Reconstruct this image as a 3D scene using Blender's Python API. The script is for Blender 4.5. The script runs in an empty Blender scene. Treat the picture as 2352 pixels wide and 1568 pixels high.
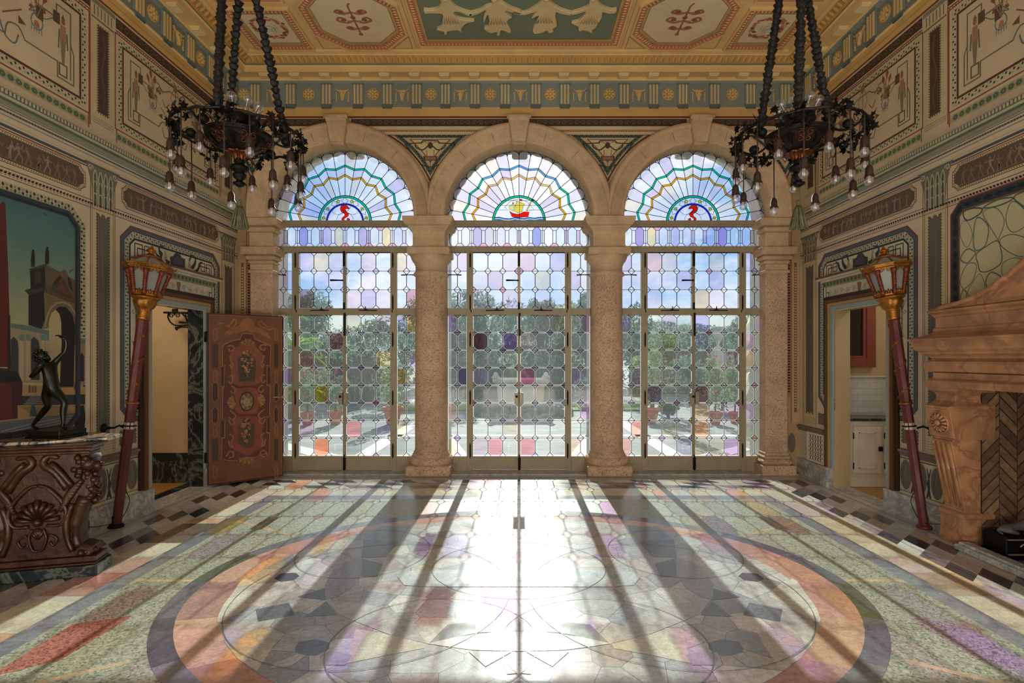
WORLD_S=1.15; SUN_S=8.8; BACK_E=16; UP_E=52; EXPO=0.03
import bpy, math, random
import numpy as np
from mathutils import Vector, Matrix
random.seed(7); np.random.seed(7)
PI=math.pi
scene=bpy.context.scene
COL=scene.collection
# ---- camera constants (photo frame 2352x1568) ----
F=1200.0; CX=1192.0; CY=823.0; EYE=1.5
W=3.667; YW=6.82; YD=6.95; ZC=5.35; YB=-1.3
def X_at(px,Y): return (px-CX)*Y/F
def Z_at(py,Y): return EYE+(CY-py)*Y/F
def side_pt(px,py):            # pixel -> (Y,Z) on a side wall
    Y=F*W/abs(px-CX); return (Y, Z_at(py,Y))
def floor_pt(px,py):
    Y=F*EYE/(py-CY); return (X_at(px,Y),Y)
def ceil_pt(px,py,z=ZC):
    Y=F*(z-EYE)/(CY-py); return (X_at(px,Y),Y)
def crop(x0,y0,s): return lambda pts:[(x0+x/s,y0+y/s) for x,y in pts]

def lin(c):
    r=[]
    for v in c[:3]:
        v=v/255.0
        r.append(v/12.92 if v<=0.04045 else ((v+0.055)/1.055)**2.4)
    return tuple(r)

# ---------------- materials ----------------
def newmat(name):
    m=bpy.data.materials.new(name); m.use_nodes=True
    nt=m.node_tree; nt.nodes.clear()
    out=nt.nodes.new('ShaderNodeOutputMaterial')
    return m,nt,out
def N(nt,t,**kw):
    n=nt.nodes.new(t)
    for k,v in kw.items():
        if k in n.inputs: n.inputs[k].default_value=v
        else: setattr(n,k,v)
    return n
def L(nt,a,b): nt.links.new(a,b)
def ramp(nt,fac,stops):
    r=nt.nodes.new('ShaderNodeValToRGB'); L(nt,fac,r.inputs[0])
    e=r.color_ramp.elements
    while len(e)<len(stops): e.new(0.5)
    for i,(p,c) in enumerate(stops):
        e[i].position=p; e[i].color=(*c,1) if len(c)==3 else c
    return r.outputs[0]
def mixc(nt,fac,a,b,mode='MIX'):
    n=nt.nodes.new('ShaderNodeMix'); n.data_type='RGBA'; n.blend_type=mode
    for s,v in ((n.inputs[0],fac),(n.inputs[6],a),(n.inputs[7],b)):
        if hasattr(v,'is_linked') or isinstance(v,bpy.types.NodeSocket): L(nt,v,s)
        elif isinstance(v,(int,float)): s.default_value=v
        else: s.default_value=(*v,1) if len(v)==3 else v
    return n.outputs[2]
def coords(nt,scale=1.0,kind='Object'):
    tc=nt.nodes.new('ShaderNodeTexCoord')
    mp=nt.nodes.new('ShaderNodeMapping')
    mp.inputs['Scale'].default_value=(scale,)*3 if isinstance(scale,(int,float)) else scale
    L(nt,tc.outputs[kind],mp.inputs[0]); return mp.outputs[0]
def noise(nt,vec,scale,detail=4,rough=0.55,dist=0.0):
    n=N(nt,'ShaderNodeTexNoise',Scale=scale,Detail=detail,Roughness=rough,Distortion=dist)
    L(nt,vec,n.inputs['Vector']); return n.outputs[0]
def bsdf(nt,out,**kw):
    b=nt.nodes.new('ShaderNodeBsdfPrincipled')
    for k,v in kw.items():
        s=b.inputs[k]
        if isinstance(v,bpy.types.NodeSocket): L(nt,v,s)
        elif isinstance(v,tuple) and len(v)==3: s.default_value=(*v,1)
        else: s.default_value=v
    L(nt,b.outputs[0],out.inputs[0]); return b
def bump(nt,h,strength=0.3,dist=0.01):
    b=N(nt,'ShaderNodeBump',Strength=strength,Distance=dist); L(nt,h,b.inputs['Height']); return b.outputs[0]
def paintmat(name,rough=0.6,lo=0.8,hi=1.06,ns=3.0,spec=0.3,bmp=0.0,metal=0.0,sat=1.0):
    m,nt,out=newmat(name)
    at=nt.nodes.new('ShaderNodeAttribute'); at.attribute_name='Col'
    v=coords(nt)
    n1=noise(nt,v,ns,6,0.65)
    r=ramp(nt,n1,[(0.3,(lo,)*3),(0.7,(hi,)*3)])
    hs=nt.nodes.new('ShaderNodeHueSaturation'); hs.inputs['Saturation'].default_value=sat; L(nt,at.outputs[0],hs.inputs['Color'])
    c=mixc(nt,1.0,hs.outputs[0],r,'MULTIPLY')
    kw={'Base Color':c,'Roughness':rough,'Specular IOR Level':spec,'Metallic':metal}
    if bmp: kw['Normal']=bump(nt,noise(nt,v,60,3),bmp,0.003)
    bsdf(nt,out,**kw); return m
def simple(name,c,rough=0.6,metal=0.0,var=0.15,ns=8.0,bmp=0.0,bs=30.0,spec=0.5,coat=0.0):
    m,nt,out=newmat(name); c=lin(c)
    v=coords(nt)
    n1=noise(nt,v,ns,5,0.6)
    r=ramp(nt,n1,[(0.3,tuple(x*(1-var) for x in c)),(0.72,tuple(min(1,x*(1+var)) for x in c))])
    kw={'Base Color':r,'Roughness':rough,'Metallic':metal,'Specular IOR Level':spec,'Coat Weight':coat}
    if bmp: kw['Normal']=bump(nt,noise(nt,v,bs,4),bmp,0.01)
    bsdf(nt,out,**kw); return m

M={}
M['paint']=paintmat('painted_plaster',0.62,0.88,1.1,2.2,bmp=0.15)
M['doorpaint']=paintmat('painted_wood',0.5,0.5,0.78,5.0,sat=1.0)
M['ceil']=paintmat('ceiling_plaster',0.6,0.86,1.04,2.0)
def m_floor():
    m,nt,out=newmat('polished_marble')
    at=nt.nodes.new('ShaderNodeAttribute'); at.attribute_name='Col'
    v=coords(nt)
    d=noise(nt,v,2.2,5,0.6)
    n1=N(nt,'ShaderNodeTexNoise',Scale=5.5,Detail=10.0,Roughness=0.7,Distortion=0.55); L(nt,v,n1.inputs['Vector'])
    veins=ramp(nt,n1.outputs[0],[(0.28,(0.6,0.6,0.62)),(0.44,(0.96,0.96,0.97)),(0.495,(0.98,0.98,0.98)),(0.505,(0.72,0.72,0.74)),(0.515,(1.0,1.0,1.0)),(0.60,(1.14,1.13,1.11)),(0.78,(0.78,0.78,0.8))])
    n2=noise(nt,v,38,4,0.7)
    sp=ramp(nt,n2,[(0.35,(0.82,)*3),(0.65,(1.1,)*3)])
    hs=nt.nodes.new('ShaderNodeHueSaturation'); hs.inputs['Saturation'].default_value=0.62; L(nt,at.outputs[0],hs.inputs['Color'])
    c=mixc(nt,1.0,hs.outputs[0],mixc(nt,1.0,veins,sp,'MULTIPLY'),'MULTIPLY')
    rr=ramp(nt,d,[(0.3,(0.13,)*3),(0.7,(0.21,)*3)])
    nb=noise(nt,v,1.3,3,0.5)
    b=bsdf(nt,out,**{'Base Color':c,'Roughness':rr,'Specular IOR Level':0.5,'Normal':bump(nt,nb,0.05,0.02)})
    return m
M['floor']=m_floor()
def m_terrazzo():
    m,nt,out=newmat('terrazzo')
    at=nt.nodes.new('ShaderNodeAttribute'); at.attribute_name='Col'
    v=coords(nt)
    vo=N(nt,'ShaderNodeTexVoronoi',Scale=95.0); L(nt,v,vo.inputs['Vector'])
    sp=nt.nodes.new('ShaderNodeSeparateColor'); L(nt,vo.outputs['Color'],sp.inputs[0])
    r=ramp(nt,sp.outputs[0],[(0.0,(0.45,0.47,0.44)),(0.35,(0.9,0.92,0.86)),(0.7,(1.1,1.1,1.0)),(1.0,(1.45,1.42,1.3))])
    c=mixc(nt,1.0,at.outputs[0],r,'MULTIPLY')
    bsdf(nt,out,**{'Base Color':c,'Roughness':0.3,'Specular IOR Level':0.5}); return m
M['terrazzo']=m_terrazzo()
def m_coral(name,base,pit=0.8,warm=(0,0,0)):
    m,nt,out=newmat(name); c=lin(base)
    v=coords(nt)
    n1=noise(nt,v,3.5,6,0.65)
    col=ramp(nt,n1,[(0.25,tuple(x*0.68 for x in c)),(0.5,c),(0.75,tuple(min(1,x*1.22) for x in c))])
    n3=N(nt,'ShaderNodeTexNoise',Scale=64.0,Detail=6.0,Roughness=0.75,Distortion=0.5); L(nt,v,n3.inputs['Vector'])
    pits=ramp(nt,n3.outputs[0],[(0.385,(0,0,0)),(0.455,(1,1,1))])
    col2=mixc(nt,pits,tuple(x*(1-0.55*pit) for x in c),col)
    n4=noise(nt,v,9,4,0.7,1.5)
    rust=ramp(nt,n4,[(0.66,(0,0,0)),(0.74,(1,1,1))])
    f=nt.nodes.new('ShaderNodeMath'); f.operation='MULTIPLY'; L(nt,rust,f.inputs[0]); f.inputs[1].default_value=0.35*pit
    col3=mixc(nt,f.outputs[0],col2,lin((128,74,50)))
    bsdf(nt,out,**{'Base Color':col3,'Roughness':0.85,'Specular IOR Level':0.2,'Normal':bump(nt,pits,0.55*pit,0.012)})
    return m
M['coral']=m_coral('coral_stone',(206,172,140),1.0)
M['coral_smooth']=m_coral('smooth_limestone',(204,174,138),0.45)
M['coral_out']=m_coral('pale_coral_stone',(205,195,178),0.7)
def m_marble(name,c,vein,rough=0.25,sc=4.0,lo=0.47,hi=0.53,dist=2.0):
    m,nt,out=newmat(name); v=coords(nt)
    n1=N(nt,'ShaderNodeTexNoise',Scale=sc,Detail=8.0,Roughness=0.6,Distortion=dist); L(nt,v,n1.inputs['Vector'])
    f=ramp(nt,n1.outputs[0],[(lo-0.03,(0,0,0)),((lo+hi)/2,(1,1,1)),(hi+0.03,(0,0,0))])
    n2=noise(nt,v,sc*2.2,4,0.6)
    cc=ramp(nt,n2,[(0.3,tuple(x*0.6 for x in lin(c))),(0.7,tuple(min(1,x*1.25) for x in lin(c)))])
    c2=mixc(nt,f,cc,lin(vein))
    bsdf(nt,out,**{'Base Color':c2,'Roughness':rough}); return m
M['darkmarble']=m_marble('black_green_marble',(32,40,46),(96,104,88),0.2,2.2,0.492,0.508,1.5)
M['pinkmarble']=m_marble('rosy_amber_marble',(178,128,86),(150,100,74),0.3,2.6,0.48,0.505,1.1)
M['whitemarble']=m_marble('pale_grey_marble',(192,188,176),(140,140,142),0.28,3.5,0.47,0.53,2.0)
M['breccia']=m_marble('breccia_marble',(60,60,62),(196,176,140),0.2,9.0,0.47,0.6,1.2)
M['frame']=simple('tan_painted_frame',(156,141,112),0.5,var=0.1)
M['lead']=simple('lead_came',(34,33,36),0.45,0.6)
M['iron']=simple('black_iron',(26,23,21),0.55,0.7,bmp=0.3)
M['bronze']=simple('dark_bronze',(40,42,32),0.3,0.75,var=0.35,bmp=0.08)
M['bronze_brown']=simple('brown_bronze',(44,36,31),0.42,0.7,var=0.4,bmp=0.3,bs=50)
M['copper']=simple('copper_gilt',(118,66,36),0.38,0.85,var=0.4,bmp=0.4,bs=60)
M['gold']=simple('gilded_wood',(158,102,38),0.40,0.72,var=0.45,ns=14,bmp=0.35,bs=70)
M['goldred']=simple('red_gold_wood',(118,52,26),0.4,0.35,var=0.5,ns=40,bmp=0.4,bs=90)
M['redpole']=simple('maroon_painted_wood',(98,36,32),0.5,0.0,var=0.25,coat=0.05)
M['carved']=simple('carved_brown_wood',(66,36,18),0.36,0.3,var=0.75,ns=6,bmp=0.4,bs=16,coat=0.05)
M['tassel']=simple('green_tassel_thread',(104,102,70),0.9,var=0.35,ns=20,bmp=0.5,bs=80)
M['cord']=simple('braided_brown_cord',(60,42,34),0.8)
M['socket']=simple('brown_bulb_socket',(66,48,38),0.5,0.4)
M['chain']=simple('black_fabric_chain',(24,22,21),0.6,0.2,bmp=0.5,bs=60)
M['brass']=simple('worn_brass',(158,146,118),0.45,0.35)
M['terra']=simple('terracotta',(196,92,62),0.8,bmp=0.2)
M['white']=simple('white_painted_wood',(214,204,182),0.5,var=0.08)
M['redwood']=simple('red_brown_frame',(132,62,42),0.5)
M['dark']=simple('dark_glass',(40,28,24),0.2)
M['beige']=simple('beige_plaster',(184,158,116),0.7,var=0.08,ns=3)
M['ochre']=simple('ochre_tile',(168,124,62),0.4)
M['brass_plate']=M['brass']
M['outlet']=simple('grey_outlet',(90,88,84),0.5)
M['rail']=simple('brown_grey_rail',(116,98,86),0.45)
M['lantern_wood']=M['goldred']
M['lawn']=simple('lawn_grass',(112,140,48),0.9,var=0.4,ns=12,bmp=0.4)
M['rock']=simple('grey_rock',(128,124,112),0.95,var=0.4,ns=5,bmp=0.8,bs=8)
def m_leaf(name,c,tr=0.35):
    m,nt,out=newmat(name); v=coords(nt)
    n1=noise(nt,v,2.5,3)
    cc=ramp(nt,n1,[(0.3,tuple(x*0.55 for x in lin(c))),(0.7,tuple(min(1,x*1.35) for x in lin(c)))])
    d=nt.nodes.new('ShaderNodeBsdfDiffuse'); t=nt.nodes.new('ShaderNodeBsdfTranslucent'); mx=nt.nodes.new('ShaderNodeMixShader')
    L(nt,cc,d.inputs[0]); L(nt,cc,t.inputs[0]); mx.inputs[0].default_value=tr
    L(nt,d.outputs[0],mx.inputs[1]); L(nt,t.outputs[0],mx.inputs[2]); L(nt,mx.outputs[0],out.inputs[0]); return m
M['leaf']=m_leaf('dark_leaves',(120,142,122),0.42)
M['leaf2']=m_leaf('mid_green_leaves',(132,150,100),0.42)
M['leaf3']=m_leaf('palm_leaves',(128,164,72),0.5)
M['bark']=simple('bark',(92,78,62),0.9)
M['flower']=simple('orange_red_petals',(220,96,60),0.6)
def m_glass():
    m,nt,out=newmat('stained_glass')
    at=nt.nodes.new('ShaderNodeAttribute'); at.attribute_name='Col'
    v=coords(nt,(1,1,0.12))
    n1=noise(nt,v,42,5,0.7)
    v2=coords(nt,1.0); n2=noise(nt,v2,60,5,0.8)
    streak=ramp(nt,n1,[(0.58,(0.0,)*3),(0.74,(0.20,)*3)])
    spots=ramp(nt,n2,[(0.60,(0.0,)*3),(0.70,(0.16,)*3)])
    add=mixc(nt,1.0,streak,spots,'ADD')
    base=nt.nodes.new('ShaderNodeMath'); base.operation='ADD'; L(nt,add,base.inputs[0]); base.inputs[1].default_value=0.045
    T=nt.nodes.new('ShaderNodeBsdfTransparent'); L(nt,at.outputs[0],T.inputs[0])
    tl=nt.nodes.new('ShaderNodeBsdfTranslucent'); L(nt,at.outputs[0],tl.inputs[0])
    mx=nt.nodes.new('ShaderNodeMixShader'); L(nt,base.outputs[0],mx.inputs[0]); L(nt,T.outputs[0],mx.inputs[1]); L(nt,tl.outputs[0],mx.inputs[2])
    g=N(nt,'ShaderNodeBsdfGlossy',Roughness=0.05)
    fr=N(nt,'ShaderNodeFresnel',IOR=1.45); fm=nt.nodes.new('ShaderNodeMath'); fm.operation='MULTIPLY'; L(nt,fr.outputs[0],fm.inputs[0]); fm.inputs[1].default_value=0.7
    mx2=nt.nodes.new('ShaderNodeMixShader'); L(nt,fm.outputs[0],mx2.inputs[0]); L(nt,mx.outputs[0],mx2.inputs[1]); L(nt,g.outputs[0],mx2.inputs[2])
    L(nt,mx2.outputs[0],out.inputs[0]); return m
M['glass']=m_glass()
def m_clear(name,tint,gl=0.12,rough=0.03,diff=0.0):
    m,nt,out=newmat(name)
    T=N(nt,'ShaderNodeBsdfTransparent'); T.inputs[0].default_value=(*tint,1)
    g=N(nt,'ShaderNodeBsdfGlossy',Roughness=rough)
    lw=N(nt,'ShaderNodeLayerWeight',Blend=0.35)
    fm=nt.nodes.new('ShaderNodeMath'); fm.operation='MULTIPLY_ADD'; L(nt,lw.outputs[1],fm.inputs[0]); fm.inputs[1].default_value=0.6; fm.inputs[2].default_value=gl
    mx=nt.nodes.new('ShaderNodeMixShader'); L(nt,fm.outputs[0],mx.inputs[0]); L(nt,T.outputs[0],mx.inputs[1]); L(nt,g.outputs[0],mx.inputs[2])
    o=mx.outputs[0]
    if diff>0:
        dd=N(nt,'ShaderNodeBsdfTranslucent'); dd.inputs[0].default_value=(0.75,0.75,0.7,1)
        d2=N(nt,'ShaderNodeBsdfDiffuse'); d2.inputs[0].default_value=(0.6,0.6,0.55,1)
        a=nt.nodes.new('ShaderNodeMixShader'); a.inputs[0].default_value=0.5; L(nt,dd.outputs[0],a.inputs[1]); L(nt,d2.outputs[0],a.inputs[2])
        m3=nt.nodes.new('ShaderNodeMixShader'); m3.inputs[0].default_value=diff; L(nt,o,m3.inputs[1]); L(nt,a.outputs[0],m3.inputs[2]); o=m3.outputs[0]
    L(nt,o,out.inputs[0]); return m
M['bulb']=m_clear('clear_bulb_glass',(0.9,0.9,0.93),0.16,0.03,0.10)
M['lampglass']=m_clear('frosted_lantern_glass',(0.8,0.8,0.78),0.08,0.2,0.7)
def m_fil():
    m,nt,out=newmat('warm_filament'); e=N(nt,'ShaderNodeEmission',Strength=0.7); e.inputs[0].default_value=(1.0,0.72,0.5,1); L(nt,e.outputs[0],out.inputs[0]); return m
M['filament']=m_fil()
def m_brick():
    m,nt,out=newmat('herringbone_firebrick')
    at=nt.nodes.new('ShaderNodeAttribute'); at.attribute_name='Col'
    v=coords(nt); n=noise(nt,v,12,5,0.7)
    c=mixc(nt,1.0,at.outputs[0],ramp(nt,n,[(0.3,(0.5,)*3),(0.7,(1.2,)*3)]),'MULTIPLY')
    bsdf(nt,out,**{'Base Color':c,'Roughness':0.85}); return m
M['brick']=m_brick()
def m_tile():
    m,nt,out=newmat('white_wall_tile'); v=coords(nt)
    sx=nt.nodes.new('ShaderNodeSeparateXYZ'); L(nt,v,sx.inputs[0])
    cb=nt.nodes.new('ShaderNodeCombineXYZ'); L(nt,sx.outputs[0],cb.inputs[0]); L(nt,sx.outputs[2],cb.inputs[1])
    b=N(nt,'ShaderNodeTexBrick',Scale=1.0); L(nt,cb.outputs[0],b.inputs['Vector'])
    b.inputs['Color1'].default_value=(0.55,0.53,0.45,1); b.inputs['Color2'].default_value=(0.6,0.58,0.5,1); b.inputs['Mortar'].default_value=(0.42,0.4,0.34,1)
    b.inputs['Mortar Size'].default_value=0.003; b.inputs['Brick Width'].default_value=0.15; b.inputs['Row Height'].default_value=0.075
    bsdf(nt,out,**{'Base Color':b.outputs[0],'Roughness':0.3}); return m
M['tile']=m_tile()
def m_pave():
    m,nt,out=newmat('courtyard_paving'); v=coords(nt)
    n=noise(nt,v,1.6,7,0.7,0.6); c=ramp(nt,n,[(0.3,lin((96,94,92))),(0.7,lin((164,160,154)))])
    n2=noise(nt,coords(nt,(0.6,7,1)),2.4,5,0.7); c=mixc(nt,1.0,c,ramp(nt,n2,[(0.35,(0.62,)*3),(0.65,(1.15,)*3)]),'MULTIPLY')
    bsdf(nt,out,**{'Base Color':c,'Roughness':0.85,'Normal':bump(nt,n2,0.5,0.02)}); return m
M['pave']=m_pave()
M['paleband']=simple('pale_paving_band',(198,192,184),0.8,var=0.15)

# ---------------- object helpers ----------------
ORG={}
def link(o,parent=None):
    COL.objects.link(o)
    if parent is not None: o.parent=parent
    return o
def tag(o,label=None,cat=None,group=None,kind=None):
    if label: o['label']=label
    if cat: o['category']=cat
    if group: o['group']=group
    if kind: o['kind']=kind
    return o
def thing(name,label,cat,loc=(0,0,0),group=None,rz=0.0,kind=None):
    o=bpy.data.objects.new(name,None); COL.objects.link(o)
    o.location=loc; o.rotation_euler=(0,0,rz); o.empty_display_size=0.1
    tag(o,label,cat,group,kind); ORG[o.name]=(Vector(loc),rz); return o
def struct_empty(name,loc=(0,0,0)):
    return thing(name,None,None,loc,kind='structure')
def dup(o,parent=None):
    c=o.copy(); COL.objects.link(c)
    if parent is not None: c.parent=parent
    for ch in list(o.children): dup(ch,c)
    return c

class MB:
    def __init__(s): s.V=[];s.F=[];s.C=[];s.MI=[];s.mi=0;s.col=(1,1,1);s.SM=[];s.sm=False
    def add(s,vs,fs,col=None,mi=None,sm=None):
        b=len(s.V); s.V.extend([tuple(v) for v in vs])
        c=col if col is not None else s.col
        for f in fs:
            s.F.append([b+i for i in f]); s.C.append(c); s.MI.append(s.mi if mi is None else mi); s.SM.append(s.sm if sm is None else sm)
        return s
    def box(s,a,b,col=None,mi=None,rz=0,c=None):
        x0,y0,z0=a;x1,y1,z1=b
        vs=[(x0,y0,z0),(x1,y0,z0),(x1,y1,z0),(x0,y1,z0),(x0,y0,z1),(x1,y0,z1),(x1,y1,z1),(x0,y1,z1)]
        if rz:
            cc=c or ((x0+x1)/2,(y0+y1)/2); ca,sa=math.cos(rz),math.sin(rz)
            vs=[(cc[0]+(x-cc[0])*ca-(y-cc[1])*sa,cc[1]+(x-cc[0])*sa+(y-cc[1])*ca,z) for x,y,z in vs]
        return s.add(vs,[(0,3,2,1),(4,5,6,7),(0,1,5,4),(1,2,6,5),(2,3,7,6),(3,0,4,7)],col,mi,False)
    def bevbox(s,a,b,w=0.01,col=None):
        # box with all vertical+horizontal edges chamfered slightly
        x0,y0,z0=a;x1,y1,z1=b
        def ring(x0,y0,x1,y1,c,z): return [(x0+c,y0,z),(x1-c,y0,z),(x1,y0+c,z),(x1,y1-c,z),(x1-c,y1,z),(x0+c,y1,z),(x0,y1-c,z),(x0,y0+c,z)]
        R=[ring(x0+w,y0+w,x1-w,y1-w,w*.6,z0),ring(x0,y0,x1,y1,w,z0+w),ring(x0,y0,x1,y1,w,z1-w),ring(x0+w,y0+w,x1-w,y1-w,w*.6,z1)]
        return s.rings(R,col=col,closed=True,cap=True)
    def rings(s,R,closed=True,cap=False,col=None,mi=None,sm=None):
        n=len(R[0]); vs=[p for r in R for p in r]; fs=[]
        for i in range(len(R)-1):
            for j in range(n if closed else n-1):
                k=(j+1)%n; fs.append((i*n+j,i*n+k,(i+1)*n+k,(i+1)*n+j))
        if cap: fs.append(tuple(range(n))[::-1]); fs.append(tuple((len(R)-1)*n+i for i in range(n)))
        return s.add(vs,fs,col,mi,sm)
    def lathe(s,prof,c=(0,0,0),n=24,col=None,mi=None,sm=True,cap=True,axis=None,ph=0.0,sq=None,a0=0,a1=2*PI,mod=None):
        full=abs(a1-a0-2*PI)<1e-6; R=[]
        m=n if full else n+1
        if axis is not None:
            ax=Vector(axis).normalized(); t=Vector((1,0,0)) if abs(ax.x)<0.9 else Vector((0,1,0))
            e1=ax.cross(t).normalized(); e2=ax.cross(e1)
        for r,z in prof:
            ring=[]
            for i in range(m):
                a=a0+(a1-a0)*i/n+ph
                rr=r*(mod(a,z) if mod else 1)
                x,y=rr*math.cos(a),rr*math.sin(a)
                if axis is not None:
                    p=Vector(c)+e1*x+e2*y+ax*z; ring.append(tuple(p))
                else: ring.append((c[0]+x,c[1]+y,c[2]+z))
            R.append(ring)
        return s.rings(R,closed=full,cap=cap and full,col=col,mi=mi,sm=sm)
    def tube(s,pts,r,n=8,col=None,mi=None,sm=True,cap=True):
        P=[Vector(p) for p in pts]; R=[]; rs=r if isinstance(r,(list,tuple)) else [r]*len(P)
        prev=None
        for i,p in enumerate(P):
            d=(P[min(i+1,len(P)-1)]-P[max(i-1,0)])
            if d.length<1e-9: d=Vector((0,0,1))
            d.normalize()
            if prev is None:
                t=Vector((0,0,1)) if abs(d.z)<0.9 else Vector((1,0,0)); e1=d.cross(t).normalized()
            else:
                e1=(prev-d*prev.dot(d)); 
                if e1.length<1e-6: e1=d.orthogonal()
                e1.normalize()
            prev=e1; e2=d.cross(e1)
            R.append([tuple(p+(e1*math.cos(2*PI*k/n)+e2*math.sin(2*PI*k/n))*rs[i]) for k in range(n)])
        return s.rings(R,cap=cap,col=col,mi=mi,sm=sm)
    def sphere(s,c,r,n=12,m=8,col=None,mi=None,sc=(1,1,1)):
        R=[]
        for i in range(m+1):
            t=-PI/2+PI*i/m; rr=max(math.cos(t),1e-3)
            R.append([(c[0]+r*sc[0]*rr*math.cos(2*PI*k/n),c[1]+r*sc[1]*rr*math.sin(2*PI*k/n),c[2]+r*sc[2]*math.sin(t)) for k in range(n)])
        return s.rings(R,cap=True,col=col,mi=mi,sm=True)
    def prism(s,poly,fr,d0,d1,col=None,mi=None,bev=0.0):
        # poly 2D (u,v); fr(u,v,d)->3D
        n=len(poly)
        if bev>0:
            cx=sum(p[0] for p in poly)/n; cy=sum(p[1] for p in poly)/n
            top=inset(poly,bev)
            R=[[fr(u,v,d0) for u,v in poly],[fr(u,v,d1-(bev if d1>d0 else -bev)*0.8) for u,v in poly],[fr(u,v,d1) for u,v in top]]
        else: R=[[fr(u,v,d0) for u,v in poly],[fr(u,v,d1) for u,v in poly]]
        return s.rings(R,cap=True,col=col,mi=mi,sm=False)
    def build(s,name,mat,parent=None,root=None,local=False,label=None,kind=None,bevel=0.0,merge=False):
        me=bpy.data.meshes.new(name)
        V=s.V
        if parent is not None and not local:
            rt=parent
            while rt.parent is not None: rt=rt.parent
            if rt.name in ORG:
                o,rz=ORG[rt.name]; ca,sa=math.cos(-rz),math.sin(-rz)
                V=[((x-o.x)*ca-(y-o.y)*sa,(x-o.x)*sa+(y-o.y)*ca,z-o.z) for x,y,z in V]
        me.from_pydata(V,[],s.F)
        mats=mat if isinstance(mat,(list,tuple)) else [mat]
        for m in mats: me.materials.append(M[m] if isinstance(m,str) else m)
        me.polygons.foreach_set('material_index',s.MI)
        me.polygons.foreach_set('use_smooth',s.SM)
        ca=me.color_attributes.new('Col','FLOAT_COLOR','CORNER')
        tot=np.array([len(f) for f in s.F]); cols=np.ones((len(s.F),4),dtype=np.float32)
        cols[:,:3]=np.array([c[:3] for c in s.C],dtype=np.float32) if s.F else 1
        if s.F: ca.data.foreach_set('color',np.repeat(cols,tot,axis=0).ravel())
        me.update()
        o=bpy.data.objects.new(name,me); COL.objects.link(o)
        if parent is not None: o.parent=parent
        if bevel>0:
            b=o.modifiers.new('bev','BEVEL'); b.width=bevel; b.segments=2; b.limit_method='ANGLE'; b.angle_limit=0.6
        if label: o['label']=label
        if kind: o['kind']=kind
        return o

def inset(poly,w):
    n=len(poly)
    A=sum(poly[i][0]*poly[(i+1)%n][1]-poly[(i+1)%n][0]*poly[i][1] for i in range(n))
    sg=1 if A>0 else -1
    out=[]
    for i in range(n):
        p0=Vector(poly[i-1]);p1=Vector(poly[i]);p2=Vector(poly[(i+1)%n])
        d1=(p1-p0); d2=(p2-p1)
        if d1.length<1e-9 or d2.length<1e-9: out.append(tuple(p1)); continue
        d1.normalize(); d2.normalize()
        n1=Vector((-d1.y,d1.x))*sg; n2=Vector((-d2.y,d2.x))*sg
        m=n1+n2
        if m.length<1e-6: m=n1
        m.normalize(); k=max(m.dot(n1),0.35)
        out.append(tuple(p1+m*w/k))
    return out
def chrect(u0,v0,u1,v1,c,seg=0):
    if seg==0: return [(u0+c,v0),(u1-c,v0),(u1,v0+c),(u1,v1-c),(u1-c,v1),(u0+c,v1),(u0,v1-c),(u0,v0+c)]
    out=[]
    for cx,cy,a in ((u1-c,v0+c,-PI/2),(u1-c,v1-c,0),(u0+c,v1-c,PI/2),(u0+c,v0+c,PI)):
        for i in range(seg+1):
            t=a+PI/2*i/seg; out.append((cx+c*math.cos(t),cy+c*math.sin(t)))
    return out
def circ(c,r,n=20,ry=None,a0=0,a1=2*PI,full=True):
    ry=ry or r; k=n if full else n+1
    return [(c[0]+r*math.cos(a0+(a1-a0)*i/n),c[1]+ry*math.sin(a0+(a1-a0)*i/n)) for i in range(k)]
def spiral(c,r,turns,a0,sgn=1,n=20):
    return [(c[0]+r*(1-0.85*i/n)*math.cos(a0+sgn*turns*2*PI*i/n),c[1]+r*(1-0.85*i/n)*math.sin(a0+sgn*turns*2*PI*i/n)) for i in range(n+1)]
def smooth(pts,n=4,closed=False):
    P=[Vector(p) for p in pts]; out=[]; m=len(P)
    rng=range(m if closed else m-1)
    for i in rng:
        p0=P[(i-1)%m] if (closed or i>0) else P[0]; p1=P[i]; p2=P[(i+1)%m]; p3=P[(i+2)%m] if (closed or i+2<m) else P[-1]
        for k in range(n):
            t=k/n
            out.append(tuple(0.5*((2*p1)+(p2-p0)*t+(2*p0-5*p1+4*p2-p3)*t*t+(3*p1-p0-3*p2+p3)*t**3)))
    if not closed: out.append(tuple(P[-1]))
    return out

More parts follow.
